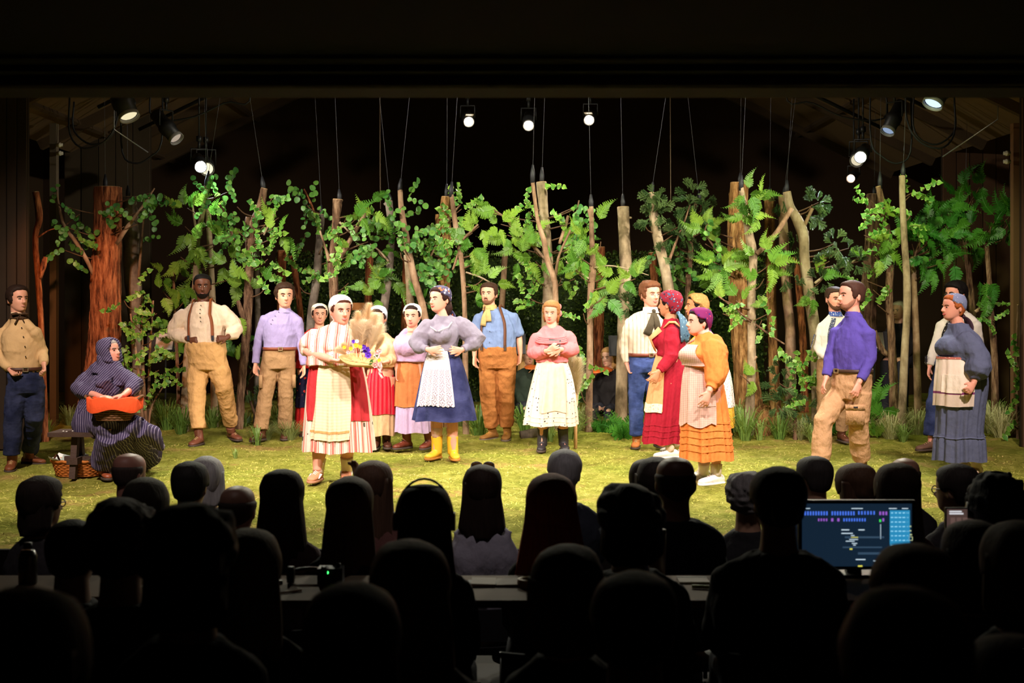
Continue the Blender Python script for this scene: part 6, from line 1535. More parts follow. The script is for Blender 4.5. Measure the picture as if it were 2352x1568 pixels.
T.branch([(1352, 480, 7), (1357, 500, 8)], dy=0).branch([(1365, 615, 4), (1400, 610, 3), (1445, 618, 3), (1490, 632, 2)], 'pale', -.05).branch([(1352, 640, 5), (1325, 620, 5), (1300, 600, 4)], 'pale', -.05)
T.fol('fern', (1372, 510, 8, 2), (1380, 555, 10, 2), (1345, 560, 16, 5), (1330, 590, 16, 5), (1330, 630, 14, 4), (1395, 625, 16, 4), (1420, 640, 18, 5), (1460, 640, 18, 5), (1390, 680, 18, 5), (1370, 660, 12, 3), (1345, 540, 12, 3), dy=-.1)
T.fol('ivy', (1340, 720, 14, 4), (1345, 850, 16, 6), (1335, 900, 12, 4), sc=.85, dy=-.1)
T = Tree('back_stump', [(1380, 567, 19), (1380, 640, 19), (1376, 740, 24), (1375, 900, 26)], 18.4, 'red', 'shaggy red-brown stump right of the slim knobbly trunk')
T = Tree('back_stump', [(1160, 585, 14), (1156, 650, 13), (1150, 760, 14), (1150, 900, 15)], 19.2, 'tan', 'thin stump standing in front of the dark hedge near the blue shirt')
T = Tree('pale_tree', [(1431, 475, 27), (1434, 540, 26), (1437, 610, 26), (1434, 660, 28), (1430, 760, 24), (1428, 880, 26), (1426, 985, 30)], 16.4, 'pale', 'bare smooth pale trunk left of the striped shirt', (1431, 30, 1427, 280))
T.branch([(1444, 500, 6), (1451, 500, 4)], dy=0).fol('pine', (1425, 690, 14, 4), (1440, 700, 14, 4), (1415, 680, 10, 2), dy=-.15)
T = Tree('leaning_tree', [(1496, 442, 13), (1502, 500, 22), (1514, 560, 23), (1526, 610, 24), (1536, 670, 25), (1546, 780, 26), (1555, 985, 28)], 16.2, 'pale', 'leaning pale trunk with a pine tuft on top above the striped shirt', (1496, 24, 1530, 215))
T.branch([(1536, 600, 8), (1555, 550, 5), (1575, 500, 4), (1585, 470, 3)], 'dark', -.05)
T.fol('pine', (1505, 455, 14, 8), (1510, 480, 16, 9), (1495, 495, 14, 6), (1480, 515, 10, 4, 200), (1545, 540, 16, 5), (1560, 520, 14, 4), (1515, 590, 12, 3), dy=-.1)
T = Tree('cedar_tree', [(1600, 455, 6), (1592, 500, 10), (1588, 560, 13), (1583, 620, 13), (1580, 700, 14), (1582, 985, 18)], 16.6, 'dark', 'thin brown trunk with drooping cedar top above the tan headscarf', (1606, 14, 1580, 220))
T.fol('pine', (1590, 450, 20, 8), (1610, 470, 18, 7), (1580, 480, 18, 6), (1600, 500, 18, 6), (1570, 540, 20, 6), (1560, 580, 16, 5), (1615, 490, 12, 4, -80), dy=-.1).fol('euc', (1610, 520, 14, 3), (1605, 590, 14, 4), (1560, 600, 18, 5), (1500, 570, 12, 3), (1575, 620, 14, 3), (1550, 560, 12, 3), sc=.95, dy=-.15)
T.fol('fern', (1545, 630, 16, 4), (1600, 660, 16, 4), (1635, 690, 16, 4), dy=-.12)
T = Tree('back_stump', [(1498, 580, 18), (1503, 640, 17), (1510, 760, 18), (1512, 900, 20)], 18.4, 'red', 'brown stump behind the curly head over the striped shirt')
T = Tree('big_tree', [(1698, 420, 42), (1694, 500, 43), (1692, 580, 42), (1696, 680, 44), (1706, 790, 50), (1718, 900, 60), (1724, 990, 70)], 16.2, 'gold', 'thick golden shaggy trunk behind the orange dress', (1700, 24, 1702, 230))
T.fol('fern', (1625, 525, 16, 5), (1645, 560, 20, 7), (1660, 590, 20, 7), (1680, 600, 16, 5), (1650, 620, 18, 6), (1672, 640, 16, 4), (1635, 600, 14, 4, 190), dy=-.35); T.fol('euc', (1635, 545, 12, 3), (1620, 560, 10, 2), sc=.9, dy=-.3)
T.branch([(1690, 620, 6), (1650, 580, 5), (1620, 530, 4), (1640, 500, 3)], 'tan', -.3)
T = Tree('pale_tree', [(1703, 432, 11), (1712, 490, 15), (1722, 545, 20), (1730, 590, 20), (1726, 680, 19), (1727, 800, 20), (1724, 900, 21), (1720, 985, 24)], 15.6, 'pale', 'slender pale trunk in front of the thick golden trunk', (1702, 30, 1712, 230))
T.branch([(1738, 583, 12), (1762, 560, 12), (1790, 525, 12), (1818, 478, 11)], 'tan', -.05).branch([(1725, 740, 4), (1690, 710, 4), (1650, 680, 3)], 'dark', -.1).branch([(1736, 745, 5), (1770, 770, 4), (1802, 790, 4)], 'dark', -.08).branch([(1728, 830, 8), (1738, 818, 6)], 'tan', -.03)
T.fol('fern', (1718, 445, 16, 5), (1740, 455, 14, 4), (1720, 500, 16, 5), (1745, 500, 14, 3), (1695, 495, 12, 3, 180), (1750, 590, 18, 5), (1765, 610, 16, 5), (1755, 640, 14, 4), (1690, 690, 12, 3), (1665, 690, 14, 3), (1770, 680, 12, 3), (1735, 870, 12, 3), (1700, 860, 10, 2), dy=-.12)
T.fol('ivy', (1750, 735, 16, 4), (1700, 720, 12, 3), (1660, 720, 14, 3), (1765, 720, 12, 3), sc=.85, dy=-.12)
T = Tree('rough_tree', [(1767, 449, 22), (1768, 520, 23), (1770, 600, 22), (1772, 700, 23), (1776, 800, 24), (1782, 985, 28)], 16.8, 'gold', 'rough brown trunk second right of the thick golden trunk', (1768, 20, 1770, 260))
T = Tree('pale_tree', [(1795, 449, 16), (1799, 520, 20), (1802, 600, 21), (1808, 680, 22), (1815, 760, 23), (1816, 850, 24), (1816, 985, 26)], 16.4, 'tan', 'smooth tan trunk left of the forked pale trunk', (1800, 20, 1818, 300))
T.fol('pine', (1790, 460, 10, 4), (1815, 580, 14, 5), (1825, 560, 12, 4), (1800, 640, 12, 4), dy=-.1)
T = Tree('forked_tree', [(1807, 441, 19), (1815, 475, 20), (1832, 505, 22), (1846, 545, 24), (1848, 600, 23), (1858, 670, 24), (1870, 750, 26), (1876, 840, 26), (1878, 985, 30)], 15.9, 'pale', 'forked pale trunk left of the white embroidered shirt', (1806, 28, 1814, 310))
T.branch([(1852, 530, 10), (1850, 560, 14), (1849, 590, 16)], dy=.0).branch([(1845, 525, 8), (1856, 500, 8), (1866, 478, 8)], 'tan', -.02).branch([(1872, 650, 6), (1900, 630, 6), (1950, 605, 5), (2005, 575, 4)], 'pale', -.1, .1)
T.fol('pine', (1865, 470, 14, 5), (1880, 465, 12, 4), (1862, 500, 10, 3, -50), (1905, 600, 18, 6), (1930, 580, 18, 6), (1915, 560, 14, 4), (1950, 600, 16, 5), (1890, 640, 14, 4), (1975, 600, 12, 3), (1850, 660, 14, 4), dy=-.1)
T.fol('fern', (1880, 640, 14, 3), (1870, 680, 12, 3), (1950, 570, 10, 2), dy=-.1)
T = Tree('back_stump', [(1828, 590, 14), (1838, 700, 16), (1846, 820, 18), (1848, 900, 18)], 18.4, 'red', 'dark red trunk in the shade between the tan and the forked trunk')
# right side
T = Tree('dark_tree', [(2018, 428, 13), (2026, 470, 15), (2036, 520, 16), (2044, 600, 18), (2042, 690, 17), (2048, 780, 18), (2052, 880, 20), (2054, 985, 22)], 15.9, 'dark', 'dark cracked trunk right of the violet shirt', (2021, 34, 2023, 230))
T.branch([(2046, 820, 12), (2024, 800, 14), (2008, 760, 12)], dy=.1).fol('ivy', (2000, 460, 12, 3, 170), (2005, 490, 14, 4), (2035, 480, 14, 4), (2030, 500, 12, 3), (2020, 560, 14, 3), (1990, 645, 12, 4), (2005, 665, 12, 4), (2015, 700, 12, 4), (1985, 540, 10, 2), sc=.9, dy=-.12)
T.fol('fern', (2045, 540, 16, 5), (2035, 570, 16, 5), (2055, 510, 14, 3), (2010, 590, 12, 3), dy=-.12)
T = Tree('stout_tree', [(2006, 446, 30), (2004, 540, 32), (1998, 640, 36), (1990, 740, 44), (1986, 985, 52)], 18.2, 'dark', 'stout shadowed trunk behind the dark cracked trunk', (2008, 20, 2010, 300))
T.branch([(1994, 520, 12), (1985, 495, 12)], dy=-.05)
T = Tree('pale_tree', [(2072, 404, 14), (2073, 470, 14), (2078, 560, 15), (2083, 640, 16), (2083, 720, 16), (2078, 810, 17), (2070, 985, 20)], 15.5, 'pale', 'tall bare pale trunk between violet shirt and blue dress', (2074, 30, 2078, 300))
T.fol('ivy', (2090, 450, 12, 3), (2100, 440, 12, 3), (2095, 490, 12, 3), (2085, 520, 12, 3), sc=.9, dy=.1)
T = Tree('brown_tree', [(2097, 590, 12), (2100, 660, 13), (2103, 740, 14), (2106, 840, 16), (2110, 985, 18)], 16.2, 'tan', 'brown trunk under the dark fern canopy left of the glasses')
T.branch([(2097, 600, 5), (2110, 560, 5), (2130, 520, 4)], 'dark', -.05).fol('dark', (2110, 540, 20, 7), (2135, 520, 22, 8), (2160, 530, 22, 8), (2140, 560, 22, 8), (2170, 560, 20, 7), (2120, 590, 18, 6), (2150, 590, 20, 6), (2185, 500, 18, 5), (2165, 490, 18, 5), (2175, 600, 14, 4), (2130, 625, 12, 3, -80), (2095, 560, 16, 5), sc=1.0, dy=-.12)
T = Tree('brown_tree', [(2214, 490, 12), (2217, 550, 13), (2224, 620, 14), (2232, 700, 15), (2240, 850, 16), (2246, 985, 18)], 16.6, 'dark', 'shadowed trunk rising behind the head with glasses', (2216, 18, 2220, 330))
T.fol('dark', (2215, 440, 18, 5), (2235, 460, 18, 5), (2200, 470, 16, 4), (2250, 430, 14, 3), (2240, 560, 16, 4), (2225, 520, 14, 3), dy=-.1)
T = Tree('brown_tree', [(2266, 560, 10), (2272, 640, 11), (2276, 720, 14), (2284, 820, 16), (2286, 985, 18)], 16.0, 'dark', 'knotty brown trunk right of the blue dress')
T.branch([(2270, 720, 9), (2255, 708, 9), (2240, 716, 8)], 'tan', -.05).fol('dark', (2290, 500, 20, 6), (2320, 510, 20, 6), (2310, 540, 18, 5), (2275, 520, 16, 4), (2335, 480, 16, 4), (2260, 650, 14, 5, -60), (2270, 680, 10, 3, -80), dy=-.15)
T.fol('ivy', (2280, 700, 12, 4), (2275, 740, 10, 3), (2285, 770, 8, 2), sc=.7, dy=-.1)
T = Tree('sapling', [(2338, 700, 4), (2336, 800, 6), (2338, 985, 8)], 15.2, 'dark', 'leafy sapling at the right edge before the brown post', cat='sapling')
T.fol('ivy', (2335, 850, 14, 3), (2345, 900, 12, 3), (2325, 960, 10, 2), (2345, 820, 12, 2), sc=.9, dy=-.1)
# leafy bush by the embroidered shirt
T = Tree('bush', [(1822, 830, 5), (1824, 900, 8), (1826, 985, 10)], 15.5, 'dark', 'dense mixed leaf bush left of the violet shirt', cat='bush')
T.fol('ivy', (1835, 840, 22, 6), (1860, 830, 18, 5), (1820, 880, 22, 6), (1850, 900, 20, 5), (1845, 860, 20, 5), sc=.85, dy=-.15); T.fol('pine', (1790, 880, 20, 6), (1810, 920, 22, 7), (1785, 930, 18, 5), (1840, 940, 20, 5), (1800, 850, 16, 4), dy=-.05)
T = Tree('bush', [(1995, 910, 5), (1998, 985, 8)], 15.6, 'dark', 'low dark bush behind the violet shirt', cat='bush'); T.fol('dark', (2015, 930, 16, 5), (2030, 950, 14, 4), (2005, 960, 14, 3), dy=-.05)
T = Tree('bush', [(560, 880, 5), (600, 985, 8)], 16.1, 'dark', 'blue-green conifer bush between cream shirt and lavender shirt', cat='bush'); T.fol('pine', (590, 850, 18, 5), (575, 890, 18, 6), (590, 930, 20, 6), (600, 800, 12, 3), dy=.0); T.fol('fern', (545, 830, 12, 3), (550, 790, 10, 2), dy=0)

# grass tussocks and ferns along the back of the stage
def tuft_mesh(sd, mat, n=90, h=.36, spread=.26, wd=.006):
    r = np.random.RandomState(sd); mb = MB()
    for i in range(n):
        a = r.rand() * 2 * PI; l = h * r.uniform(.55, 1.1); s_ = spread * r.uniform(.2, 1.1); b = np.array([math.cos(a) * r.rand() * .05, math.sin(a) * r.rand() * .05, -.03]); o = np.array([math.cos(a), math.sin(a), 0]); q = np.array([-o[1], o[0], 0]) * wd
        P = [b, b + o * s_ * .25 + (0, 0, l * .5), b + o * s_ * .65 + (0, 0, l * .88), b + o * s_ * 1.15 + (0, 0, l * (.92 + r.uniform(-.25, .1)))]
        V = [P[0] - q, P[0] + q, P[1] - q, P[1] + q, P[2] - q * .7, P[2] + q * .7, P[3]]; mb.add(V, [(0, 1, 3, 2), (2, 3, 5, 4), (4, 5, 6)])
    me = mb.mesh('grass_tuft', smooth=False); me.materials.append(mat); return me
TUFT = {'green': [tuft_mesh(i, LM['grass'], 80, .34) for i in range(2)], 'wisp': [tuft_mesh(5 + i, LM['straw'], 190, .30, .34, .0028) for i in range(2)], 'blade': [tuft_mesh(9, LM['grass'], 26, .26, .12, .008)]}
def tuft(px_, py_, kind, label, sc=1.0):
    d = dfoot(py_); xx = (px_ - CX) / F * d; z = float(moss_h(np.array([xx]), np.array([d]))[0])
    o = bpy.data.objects.new('grass_tuft', TR.choice(TUFT[kind])); link(o); o.location = (xx, d, z); o.rotation_euler = (0, 0, TR.uniform(0, 6)); o.scale = (sc, sc, sc * TR.uniform(.9, 1.1))
    tag(o, label, 'grass', 'grass tussocks along the trees')
for a in ((160, 985, 'wisp', 'wispy grass tuft left of the bench', .9), (110, 1000, 'green', 'small green grass tuft between far left person and bench', .6), (8, 990, 'green', 'dark grass tuft at the left edge of the stage', 1.1),
          (352, 985, 'wisp', 'wispy grass clump right behind the seated person', 1.2), (385, 992, 'green', 'tall green grass tuft between seated person and cream shirt', 1.2), (418, 1000, 'green', 'green grass clump at the left boot of the cream shirt', 1.1), (505, 975, 'wisp', 'pale grass clump between the legs in ochre trousers', 1.3), (488, 990, 'green', 'green grass tuft between the boots under ochre trousers', 1.0), (560, 985, 'green', 'green tuft at the foot of the dark leaning trunk', .8),
          (592, 1020, 'blade', 'small blade tuft in front of the lavender shirt, left foot', 1.0), (612, 1008, 'wisp', 'wispy tuft covering the left boot under khaki cargo trousers', .8), (540, 1045, 'blade', 'tiny sprig of grass alone on the moss before the cream shirt', .5), (665, 1010, 'wisp', 'straw-coloured tuft beside the red skirt', 1.0), (640, 975, 'green', 'green tuft behind the legs in khaki cargo trousers', 1.0),
          (890, 1005, 'green', 'green tuft behind the beige skirt hem', .8), (1065, 990, 'wisp', 'wispy tuft right of the yellow boots', .9), (1100, 1004, 'green', 'bright green tuft between navy skirt and rust trousers', 1.3), (1205, 1000, 'green', 'long-bladed tuft right of the rust trousers', 1.1), (1265, 1015, 'blade', 'dark blade tuft between the black boots', 1.0), (1310, 1010, 'green', 'green tuft right of the black boots', 1.1), (1325, 1000, 'wisp', 'wispy tuft behind the polka-dot skirt hem', 1.1),
          (1690, 1000, 'green', 'green tuft right of the orange dress', 1.2), (1712, 1010, 'green', 'tall blade tuft at the foot of the slender pale trunk', 1.2), (1745, 1012, 'blade', 'blade tuft right of the slender pale trunk foot', 1.1), (1790, 1008, 'green', 'tuft below the mixed leaf bush', 1.0), (1838, 1005, 'wisp', 'wispy tuft left of the embroidered shirt legs', 1.0), (1868, 1010, 'green', 'green tuft against the violet shirt left leg', .9),
          (2020, 1000, 'wisp', 'pale tuft right of the violet shirt legs', 1.2), (2048, 1008, 'wisp', 'wispy tuft at the foot of the dark cracked trunk', 1.2), (2075, 1012, 'green', 'short green tuft at the foot of the tall bare pale trunk', .8), (2105, 1000, 'wisp', 'wispy tuft left of the brown boot under jeans', 1.3), (2275, 1000, 'wisp', 'big wispy tuft right of the blue dress', 1.4), (2300, 1010, 'wisp', 'wispy tuft before the right brown post', 1.3), (2292, 985, 'green', 'green tuft behind the big wispy tuft', 1.1)):
    tuft(*a)
def ground_fern(px_, py_, n, label, kind='dark', sc=1.0):
    d = dfoot(py_); xx = (px_ - CX) / F * d; t = thing('fern', (xx, d, 0), label, 'fern', 'ferns on the stage floor')
    for i in range(n):
        a = i * 2 * PI / n; ang_ = math.radians(25 + TR.uniform(0, 45))
        put('fern_frond', TR.choice(FROND[kind]), t, (0, 0, .03), (TR.uniform(-.4, .4), -ang_, a), sc * TR.uniform(.8, 1.1))
ground_fern(1432, 1012, 11, 'broad pale fern left of the blue jeans', 'dark', 1.15); ground_fern(1385, 1000, 9, 'dark fern behind the polka-dot skirt on its right'); ground_fern(1900, 1002, 8, 'fern between the khaki legs at right'); ground_fern(905, 1000, 8, 'fern between beige skirt and lavender skirt', 'fern', .8); ground_fern(2010, 1006, 9, 'bright fern right of the violet shirt', 'fern', .9)
for nm, px_, py_, w_, lab, k in (('log', 1225, 1010, 60, 'short grey log lying left of the black boots', 'grey'), ('root_stump', 1752, 1002, 34, 'low split root stump at the foot of the thick golden trunk', 'gold')):
    d = dfoot(py_); c = Wp(px_, py_, d); L = w_ / 2 * d / F
    P = [(-L, 0, .05), (0, .03, .07), (L, .05, .10)] if nm == 'log' else [(.05, 0, .38), (0, 0, .2), (-.02, 0, -.02)]
    mb, _, _ = trunk_mesh(P, (.05, .06, .05) if nm == 'log' else (.05, .085, .12), k, 3.3); t = thing(nm, (c[0], d, .0), lab, 'log'); mb.build('wood', BK[k], t)

# ================================================================ the house: chairs, audience, production tables
CHB = plain((.022, .022, .024), .5, .35, .2)
def chair_meshes():
    out = []
    mb = MB().box((0, .02, .44), (.215, .21, .02)); out.append(('seat', mb.mesh('seat')))
    mb = MB(); g = np.linspace(-1, 1, 9); P = np.array([[(x * .215, -.20 - .05 * (1 - x * x), z) for x in g] for z in (.56, .60, .80, .83)]); mb.grid(P); mb.grid(P[:, ::-1] + (0, .02, 0)); mb.grid(np.stack([P[-1], P[-1] + (0, .02, 0)])); out.append(('backrest', mb.mesh('backrest')))
    for x in (-.2, .2):
        for y, t in ((.2, .2), (-.2, -.22)):
            out.append(('leg', MB().tube([(x, t, 0.0), (x, y, .44)], .012, 8).mesh('leg')))
        out.append(('back_post', MB().tube([(x, -.19, .44), (x, -.21, .80)], .012, 8).mesh('back_post')))
    for _, m in out: m.materials.append(CHB)
    return out
CHM = chair_meshes()
def chair(x, y, z, zs, desc):
    t = thing('chair', (x, y, z), 'chair under ' + desc, 'chair', 'chairs of the house')
    for n_, m in CHM:
        o = bpy.data.objects.new(n_, m); link(o, t); o.scale = (1, 1, zs)
def hairmass(hd, mat, parent, L, w0=.086, w1=.10, dep=.075, y0=-.03, seed=0, name='hair_length', lean=0.0, noise=.014):
    Z = np.linspace(hd.hh * .72, -L, 16); A = np.linspace(0, 2 * PI, 30, endpoint=False); P = []
    for i, z in enumerate(Z):
        f = i / 15; w_ = (w0 + (w1 - w0) * f ** 1.4) * hd.k * (1 - .35 * max(0, f - .8) / .2); dp = dep * hd.k * (1 - .3 * f)
        c = np.stack([np.cos(A) * w_ + lean * f, np.sin(A) * dp + y0 * hd.k - .02 * f, np.full(30, z)], -1)
        nz = vnoise(np.stack([np.cos(A) * 5, np.sin(A) * 5, np.full(30, z * 4)], -1) + seed * 3.3) * noise * (.5 + f) + vnoise(np.stack([np.cos(A) * 13, np.sin(A) * 13, np.full(30, z * 3)], -1) + seed) * noise * .6
        P.append(hd.w(c + np.stack([np.cos(A), np.sin(A), 0 * A], -1) * nz[:, None]))
    return MB().grid(np.array(P), True, True).build(name, mat, parent)
AUD = []
def sitter(px_, top, d, style, hair, shirt, desc, yaw=0, sw=.155, skin_=(.30, .18, .12), hh=.235, top_mat=None, face_=False, arms=None, sleeves=True, mirror=False, seat=True, vox=.012, shz=0.0, dx=0.0, hl=.22, w1=.118):
    """a seated figure seen from behind; top = crown row in the photo"""
    zf = zfl(d) if not mirror else float(moss_h(np.array([(px_ - CX) / F * d]), np.array([d]))[0])
    base = 180 if not mirror else 0
    p = Person(px_, 0, 'person ' + desc, 'm', base + yaw * .5, d=d, zbase=zf, group='audience' if not mirror else None)
    lift = {'short': .015, 'bald': .0, 'curly': .03, 'bob': .02, 'long': .018, 'messy': .035, 'bun': .02}[style]
    hc = p.J(px_, top) - np.array([0, 0, lift + hh / 2]); fw, sd = p.fw, p.sd
    p.hd = Head(hc, base + yaw, -2, 0, hh)
    nk = hc + np.array([dx, 0, -.165]) - fw * .015; sl = nk + sd * -sw - np.array([0, 0, .065 + shz]); sr = nk + sd * sw - np.array([0, 0, .065 + shz]); hip = np.array([nk[0], nk[1], hc[2] - .68]) + fw * .02
    p.torso(sl, sr, hip, nk, (sw + .028, .125), (sw + .005, .12), (.18, .14))
    lapz = hip[2] + .06
    for side, s_, e in (('L', p.shL, -1), ('R', p.shR, 1)):
        if arms and side in arms: p.arm(side, *[p.jj(q) for q in arms[side]], curl=.4)
        else: p.arm(side, s_ + sd * e * .05 + fw * .08 - np.array([0, 0, .27]), np.array([hip[0], hip[1], lapz]) + sd * e * .10 + fw * .30, np.array([hip[0], hip[1], lapz]) + sd * e * .04 + fw * .38, palm=(0, 0, -1), curl=.5)
    p.legs = {}
    for side, e in (('L', -1), ('R', 1)):
        k = hip + sd * e * .11 + fw * .43 + np.array([0, 0, .03]); a = np.array([k[0], k[1], .09]) + fw * .02
        p.legs[side] = dict(H=hip + sd * e * .09, K=k, A=a, toe=math.atan2(fw[0], -fw[1]))
    p.body(skin_, vox)
    m = top_mat or cloth(shirt)
    mb = MB(); p.trunk(mb, hip[2] - .02, nk[2] - (.0 if sleeves else .03), .014, rows=12)
    for a in p.arms.values():
        sh = a['S']; mb.tube([nk - (0, 0, .04), nk * .5 + sh * .5 - (0, 0, .012), sh - (0, 0, .02), sh - (0, 0, .04)], [.05, .054, .052, .03], 10)
        if sleeves: limb(mb, a['S'], a['E'], a['W'], (0, .05, .15, .5, 1, 1.5, 1.9), (.03, .055, .068, .066, .06, .054, .044), 12)
    vobj('shirt', mb, m, p.t, .014, 3, (.006, (9, 9, 7)), p.seed)
    mb = MB(); p.trunk(mb, hip[2] - .08, hip[2] + .06, .018, rows=6)
    for l in p.legs.values(): limb(mb, l['H'], l['K'], l['A'] - np.array([0, 0, .05]), (0, .5, 1, 1.5, 2), (.10, .095, .08, .075, .07), 12)
    vobj('trousers', mb, cloth((.02, .02, .028)), p.t, .018, 2)
    hm = hairm(hair); hd = p.hd; sd_ = p.seed
    if style == 'short': hd.shell('hair', hm, p.t, L_short(.82, .46, .14), .016, sd_, .003)
    elif style == 'bald': hd.shell('hair', hm, p.t, lambda a, t: np.minimum(np.minimum(t - np.interp(np.abs(a), [0, 80, 100, 180], [2, .5, .34, .14]), .70 - t + .0 * a), (np.abs(a) - 78) / 60), .008, sd_, .001)
    elif style == 'curly': hd.shell('hair', hm, p.t, L_short(.82, .46, .12), .03, sd_, .014, 60)
    elif style == 'messy': hd.shell('hair', hm, p.t, L_short(.82, .42, .0), .034, sd_, .02, 30); hairmass(hd, hm, p.t, .02, .09, .085, .07, -.03, sd_, noise=.03)
    elif style == 'bun': hd.shell('hair', hm, p.t, L_short(.82, .46, .12), .018, sd_, .003); MB().ell(hd.w((0, -.12, .10)), (.05, .045, .05)).build('hair_bun', hm, p.t)
    elif style == 'bob': hd.shell('hair', hm, p.t, L_short(.82, .36, -.2), .022, sd_, .004); hairmass(hd, hm, p.t, .035, .094, .096, .080, -.022, sd_)
    elif style == 'long': hd.shell('hair', hm, p.t, L_short(.82, .36, -.2), .020, sd_, .004); hairmass(hd, hm, p.t, hl, .086, w1, .075, -.03, sd_)
    if face_: face(hd, p.t, tuple(v * .4 for v in hair))
    if seat and not mirror: chair(float(p.o[0] + hip[0]), d, zf, max(.6, (hip[2] - .115) / .46), 'person ' + desc)
    AUD.append(p); return p
def spectacles(p, up=False, mat=None):
    hd = p.hd; mb = MB(); an = np.linspace(0, 2 * PI, 15); m = mat or plain((.05, .03, .02), .4, .5)
    for e in (-1, 1):
        if up:
            c = np.array([e * .032, .055, hd.hh - .006]); ring = [hd.w(c + (math.cos(q) * .028, math.sin(q) * .012, .016 * math.sin(q) + .018)) for q in an]; mb.tube(ring, .004, 6)
            mb.tube([ring[0] if e > 0 else ring[7], hd.w((e * .085, -.01, hd.hh * .72))], .003, 6)
            mb2 = MB().ell(hd.w(c + (0, 0, .018)), (.025, .003, .016), hd.R); mb2.build('lens', plain((.25, .12, .04), .2, .6), p.t)
        else:
            c = hd.surf(e * math.radians(22), .49)[()] + (0, .020, 0); mb.tube([hd.w(c + (math.cos(q) * .025, 0, math.sin(q) * .019)) for q in an], .003, 6)
            mb.tube([hd.w(c + (e * .025, 0, .006)), hd.w(hd.surf(e * math.radians(95), .5)[()] + (e * .012, 0, .01))], .0028, 6)
    mb.build('glasses', m, p.t)
def headset(p, mic=None):
    hd = p.hd; m = plain((.015, .015, .016), .45, .4); a = np.linspace(-1.45, 1.45, 15); k = hd.k
    mb = MB(); mb.tube([hd.w((math.sin(q) * .098 * k, -.01, hd.hh * .52 + math.cos(q) * .138 * k)) for q in a], .009, 8, flat=.5); h = mb.build('headset', m, p.t)
    for e in (-1, 1): MB().tube([hd.w((e * .075 * k, -.005, .115)), hd.w((e * .105 * k, -.005, .115))], .036, 14).build('ear_cup', m, h)
    if mic is not None:
        q = p.jj(mic); MB().tube([hd.w((.10 * k, 0, .11)), (hd.w((.11 * k, .02, .10)) + q) / 2 + (0, 0, .01), q], [.004, .004, .004], 6, sub=8).ell(q, (.012, .012, .016)).build('microphone', m, h)
DK = (.022, .012, .008); BRN = (.06, .035, .02); GREY = (.20, .19, .19); SHB = (.02, .018, .02)
# first rows
q = sitter(95, 1094, 6.6, 'bob', (.03, .02, .016), (.045, .04, .045), 'with dark bob and glasses at the far left of the audience', -32); spectacles(q)
PL = gingham('plaid', C(96, 26, 26), C(38, 34, 52), 11)
sitter(298, 1040, 7.6, 'bald', (.05, .035, .03), (.2, .05, .05), 'with bald crown in red plaid shirt below the striped dress', -25, top_mat=PL, skin_=(.34, .16, .12))
sitter(335, 1097, 5.9, 'bob', (.11, .095, .075), SHB, 'with greyish bob just right of the plaid shirt')
sitter(437, 1060, 6.9, 'short', (.012, .01, .009), SHB, 'with short black hair and ears showing, in front of the white bob')
sitter(474, 1049, 7.9, 'bob', (.42, .40, .40), SHB, 'with white bob behind the short black hair', 12)
sitter(546, 1114, 6.3, 'bald', (.03, .022, .018), SHB, 'with shaved head left of the long dark hair', skin_=(.20, .11, .08))
sitter(648, 1078, 6.1, 'long', DK, (.10, .06, .06), 'with long dark hair below the lavender shirt', hl=.28, w1=.135)
sitter(803, 1096, 5.6, 'long', (.10, .055, .03), (.015, .018, .03), 'with long light brown hair below the pink striped dress')
sitter(858, 1058, 6.9, 'long', (.075, .04, .025), (.12, .05, .045), 'with long brown hair raising one hand', arms={'R': [(800, 1190, .12), (822, 1112, .14), (817, 1066, .15)]})
q = sitter(975, 1112, 4.9, 'long', (.01, .008, .008), SHB, 'wearing a headset over long black hair left of centre'); headset(q)
q = sitter(1108, 1068, 6.9, 'long', (.025, .014, .011), (.36, .34, .42), 'in sleeveless grey top with sunglasses pushed up on dark hair', sleeves=False, skin_=(.42, .26, .18), sw=.16, hl=.13, w1=.12); spectacles(q, True)
MB().tube([(q.hd.c + np.array([-.03, -.20, -.44])), (q.hd.c + np.array([.0, -.21, -.43])), (q.hd.c + np.array([.03, -.20, -.44]))], .008, 6).build('bow_tie_back', cloth((.3, .28, .34)), q.t)
sitter(1297, 1032, 7.4, 'short', (.24, .23, .24), (.012, .014, .022), 'with short grey hair and dark shirt below the polka-dot skirt', sw=.175)
sitter(1266, 1089, 5.5, 'long', (.22, .03, .012), SHB, 'with long red hair in front of the grey-haired head', hh=.25, hl=.30, w1=.17)
sitter(1447, 1107, 4.75, 'messy', DK, SHB, 'with tousled dark hair at the centre table', sw=.19)
sitter(1484, 1054, 7.7, 'short', (.02, .015, .012), SHB, 'with dark hair and earring, leftmost of three heads below the crimson dress', -20)
sitter(1508, 1050, 6.9, 'bob', (.018, .013, .011), SHB, 'with dark bob squeezed beside the heavy-set bald head', -15)
sitter(1551, 1048, 6.1, 'bald', (.02, .015, .012), (.012, .014, .024), 'heavy-set with close-cropped head and wide dark collar below the orange dress', sw=.20, hh=.25, skin_=(.14, .07, .05))
sitter(1718, 1081, 7.0, 'curly', (.13, .12, .12), (.012, .012, .014), 'with short curly grey hair right of the white sneakers', -18)
sitter(1787, 1069, 4.7, 'bun', DK, (.016, .012, .01), 'with tied dark hair and broad shoulders at the lighting console', sw=.21)
q = sitter(1869, 1047, 7.6, 'short', (.03, .025, .024), (.03, .045, .09), 'with glasses and blue collar below the violet shirt', 28); spectacles(q)
sitter(1966, 1064, 6.8, 'bob', (.07, .035, .02), SHB, 'with auburn bob above the bright monitor', 20)
sitter(2060, 1064, 6.0, 'long', (.045, .026, .018), (.05, .02, .02), 'with long brown hair above the right end of the monitor')
sitter(2078, 1051, 7.8, 'bald', (.05, .04, .03), SHB, 'with balding head behind the long brown hair', skin_=(.3, .16, .11))
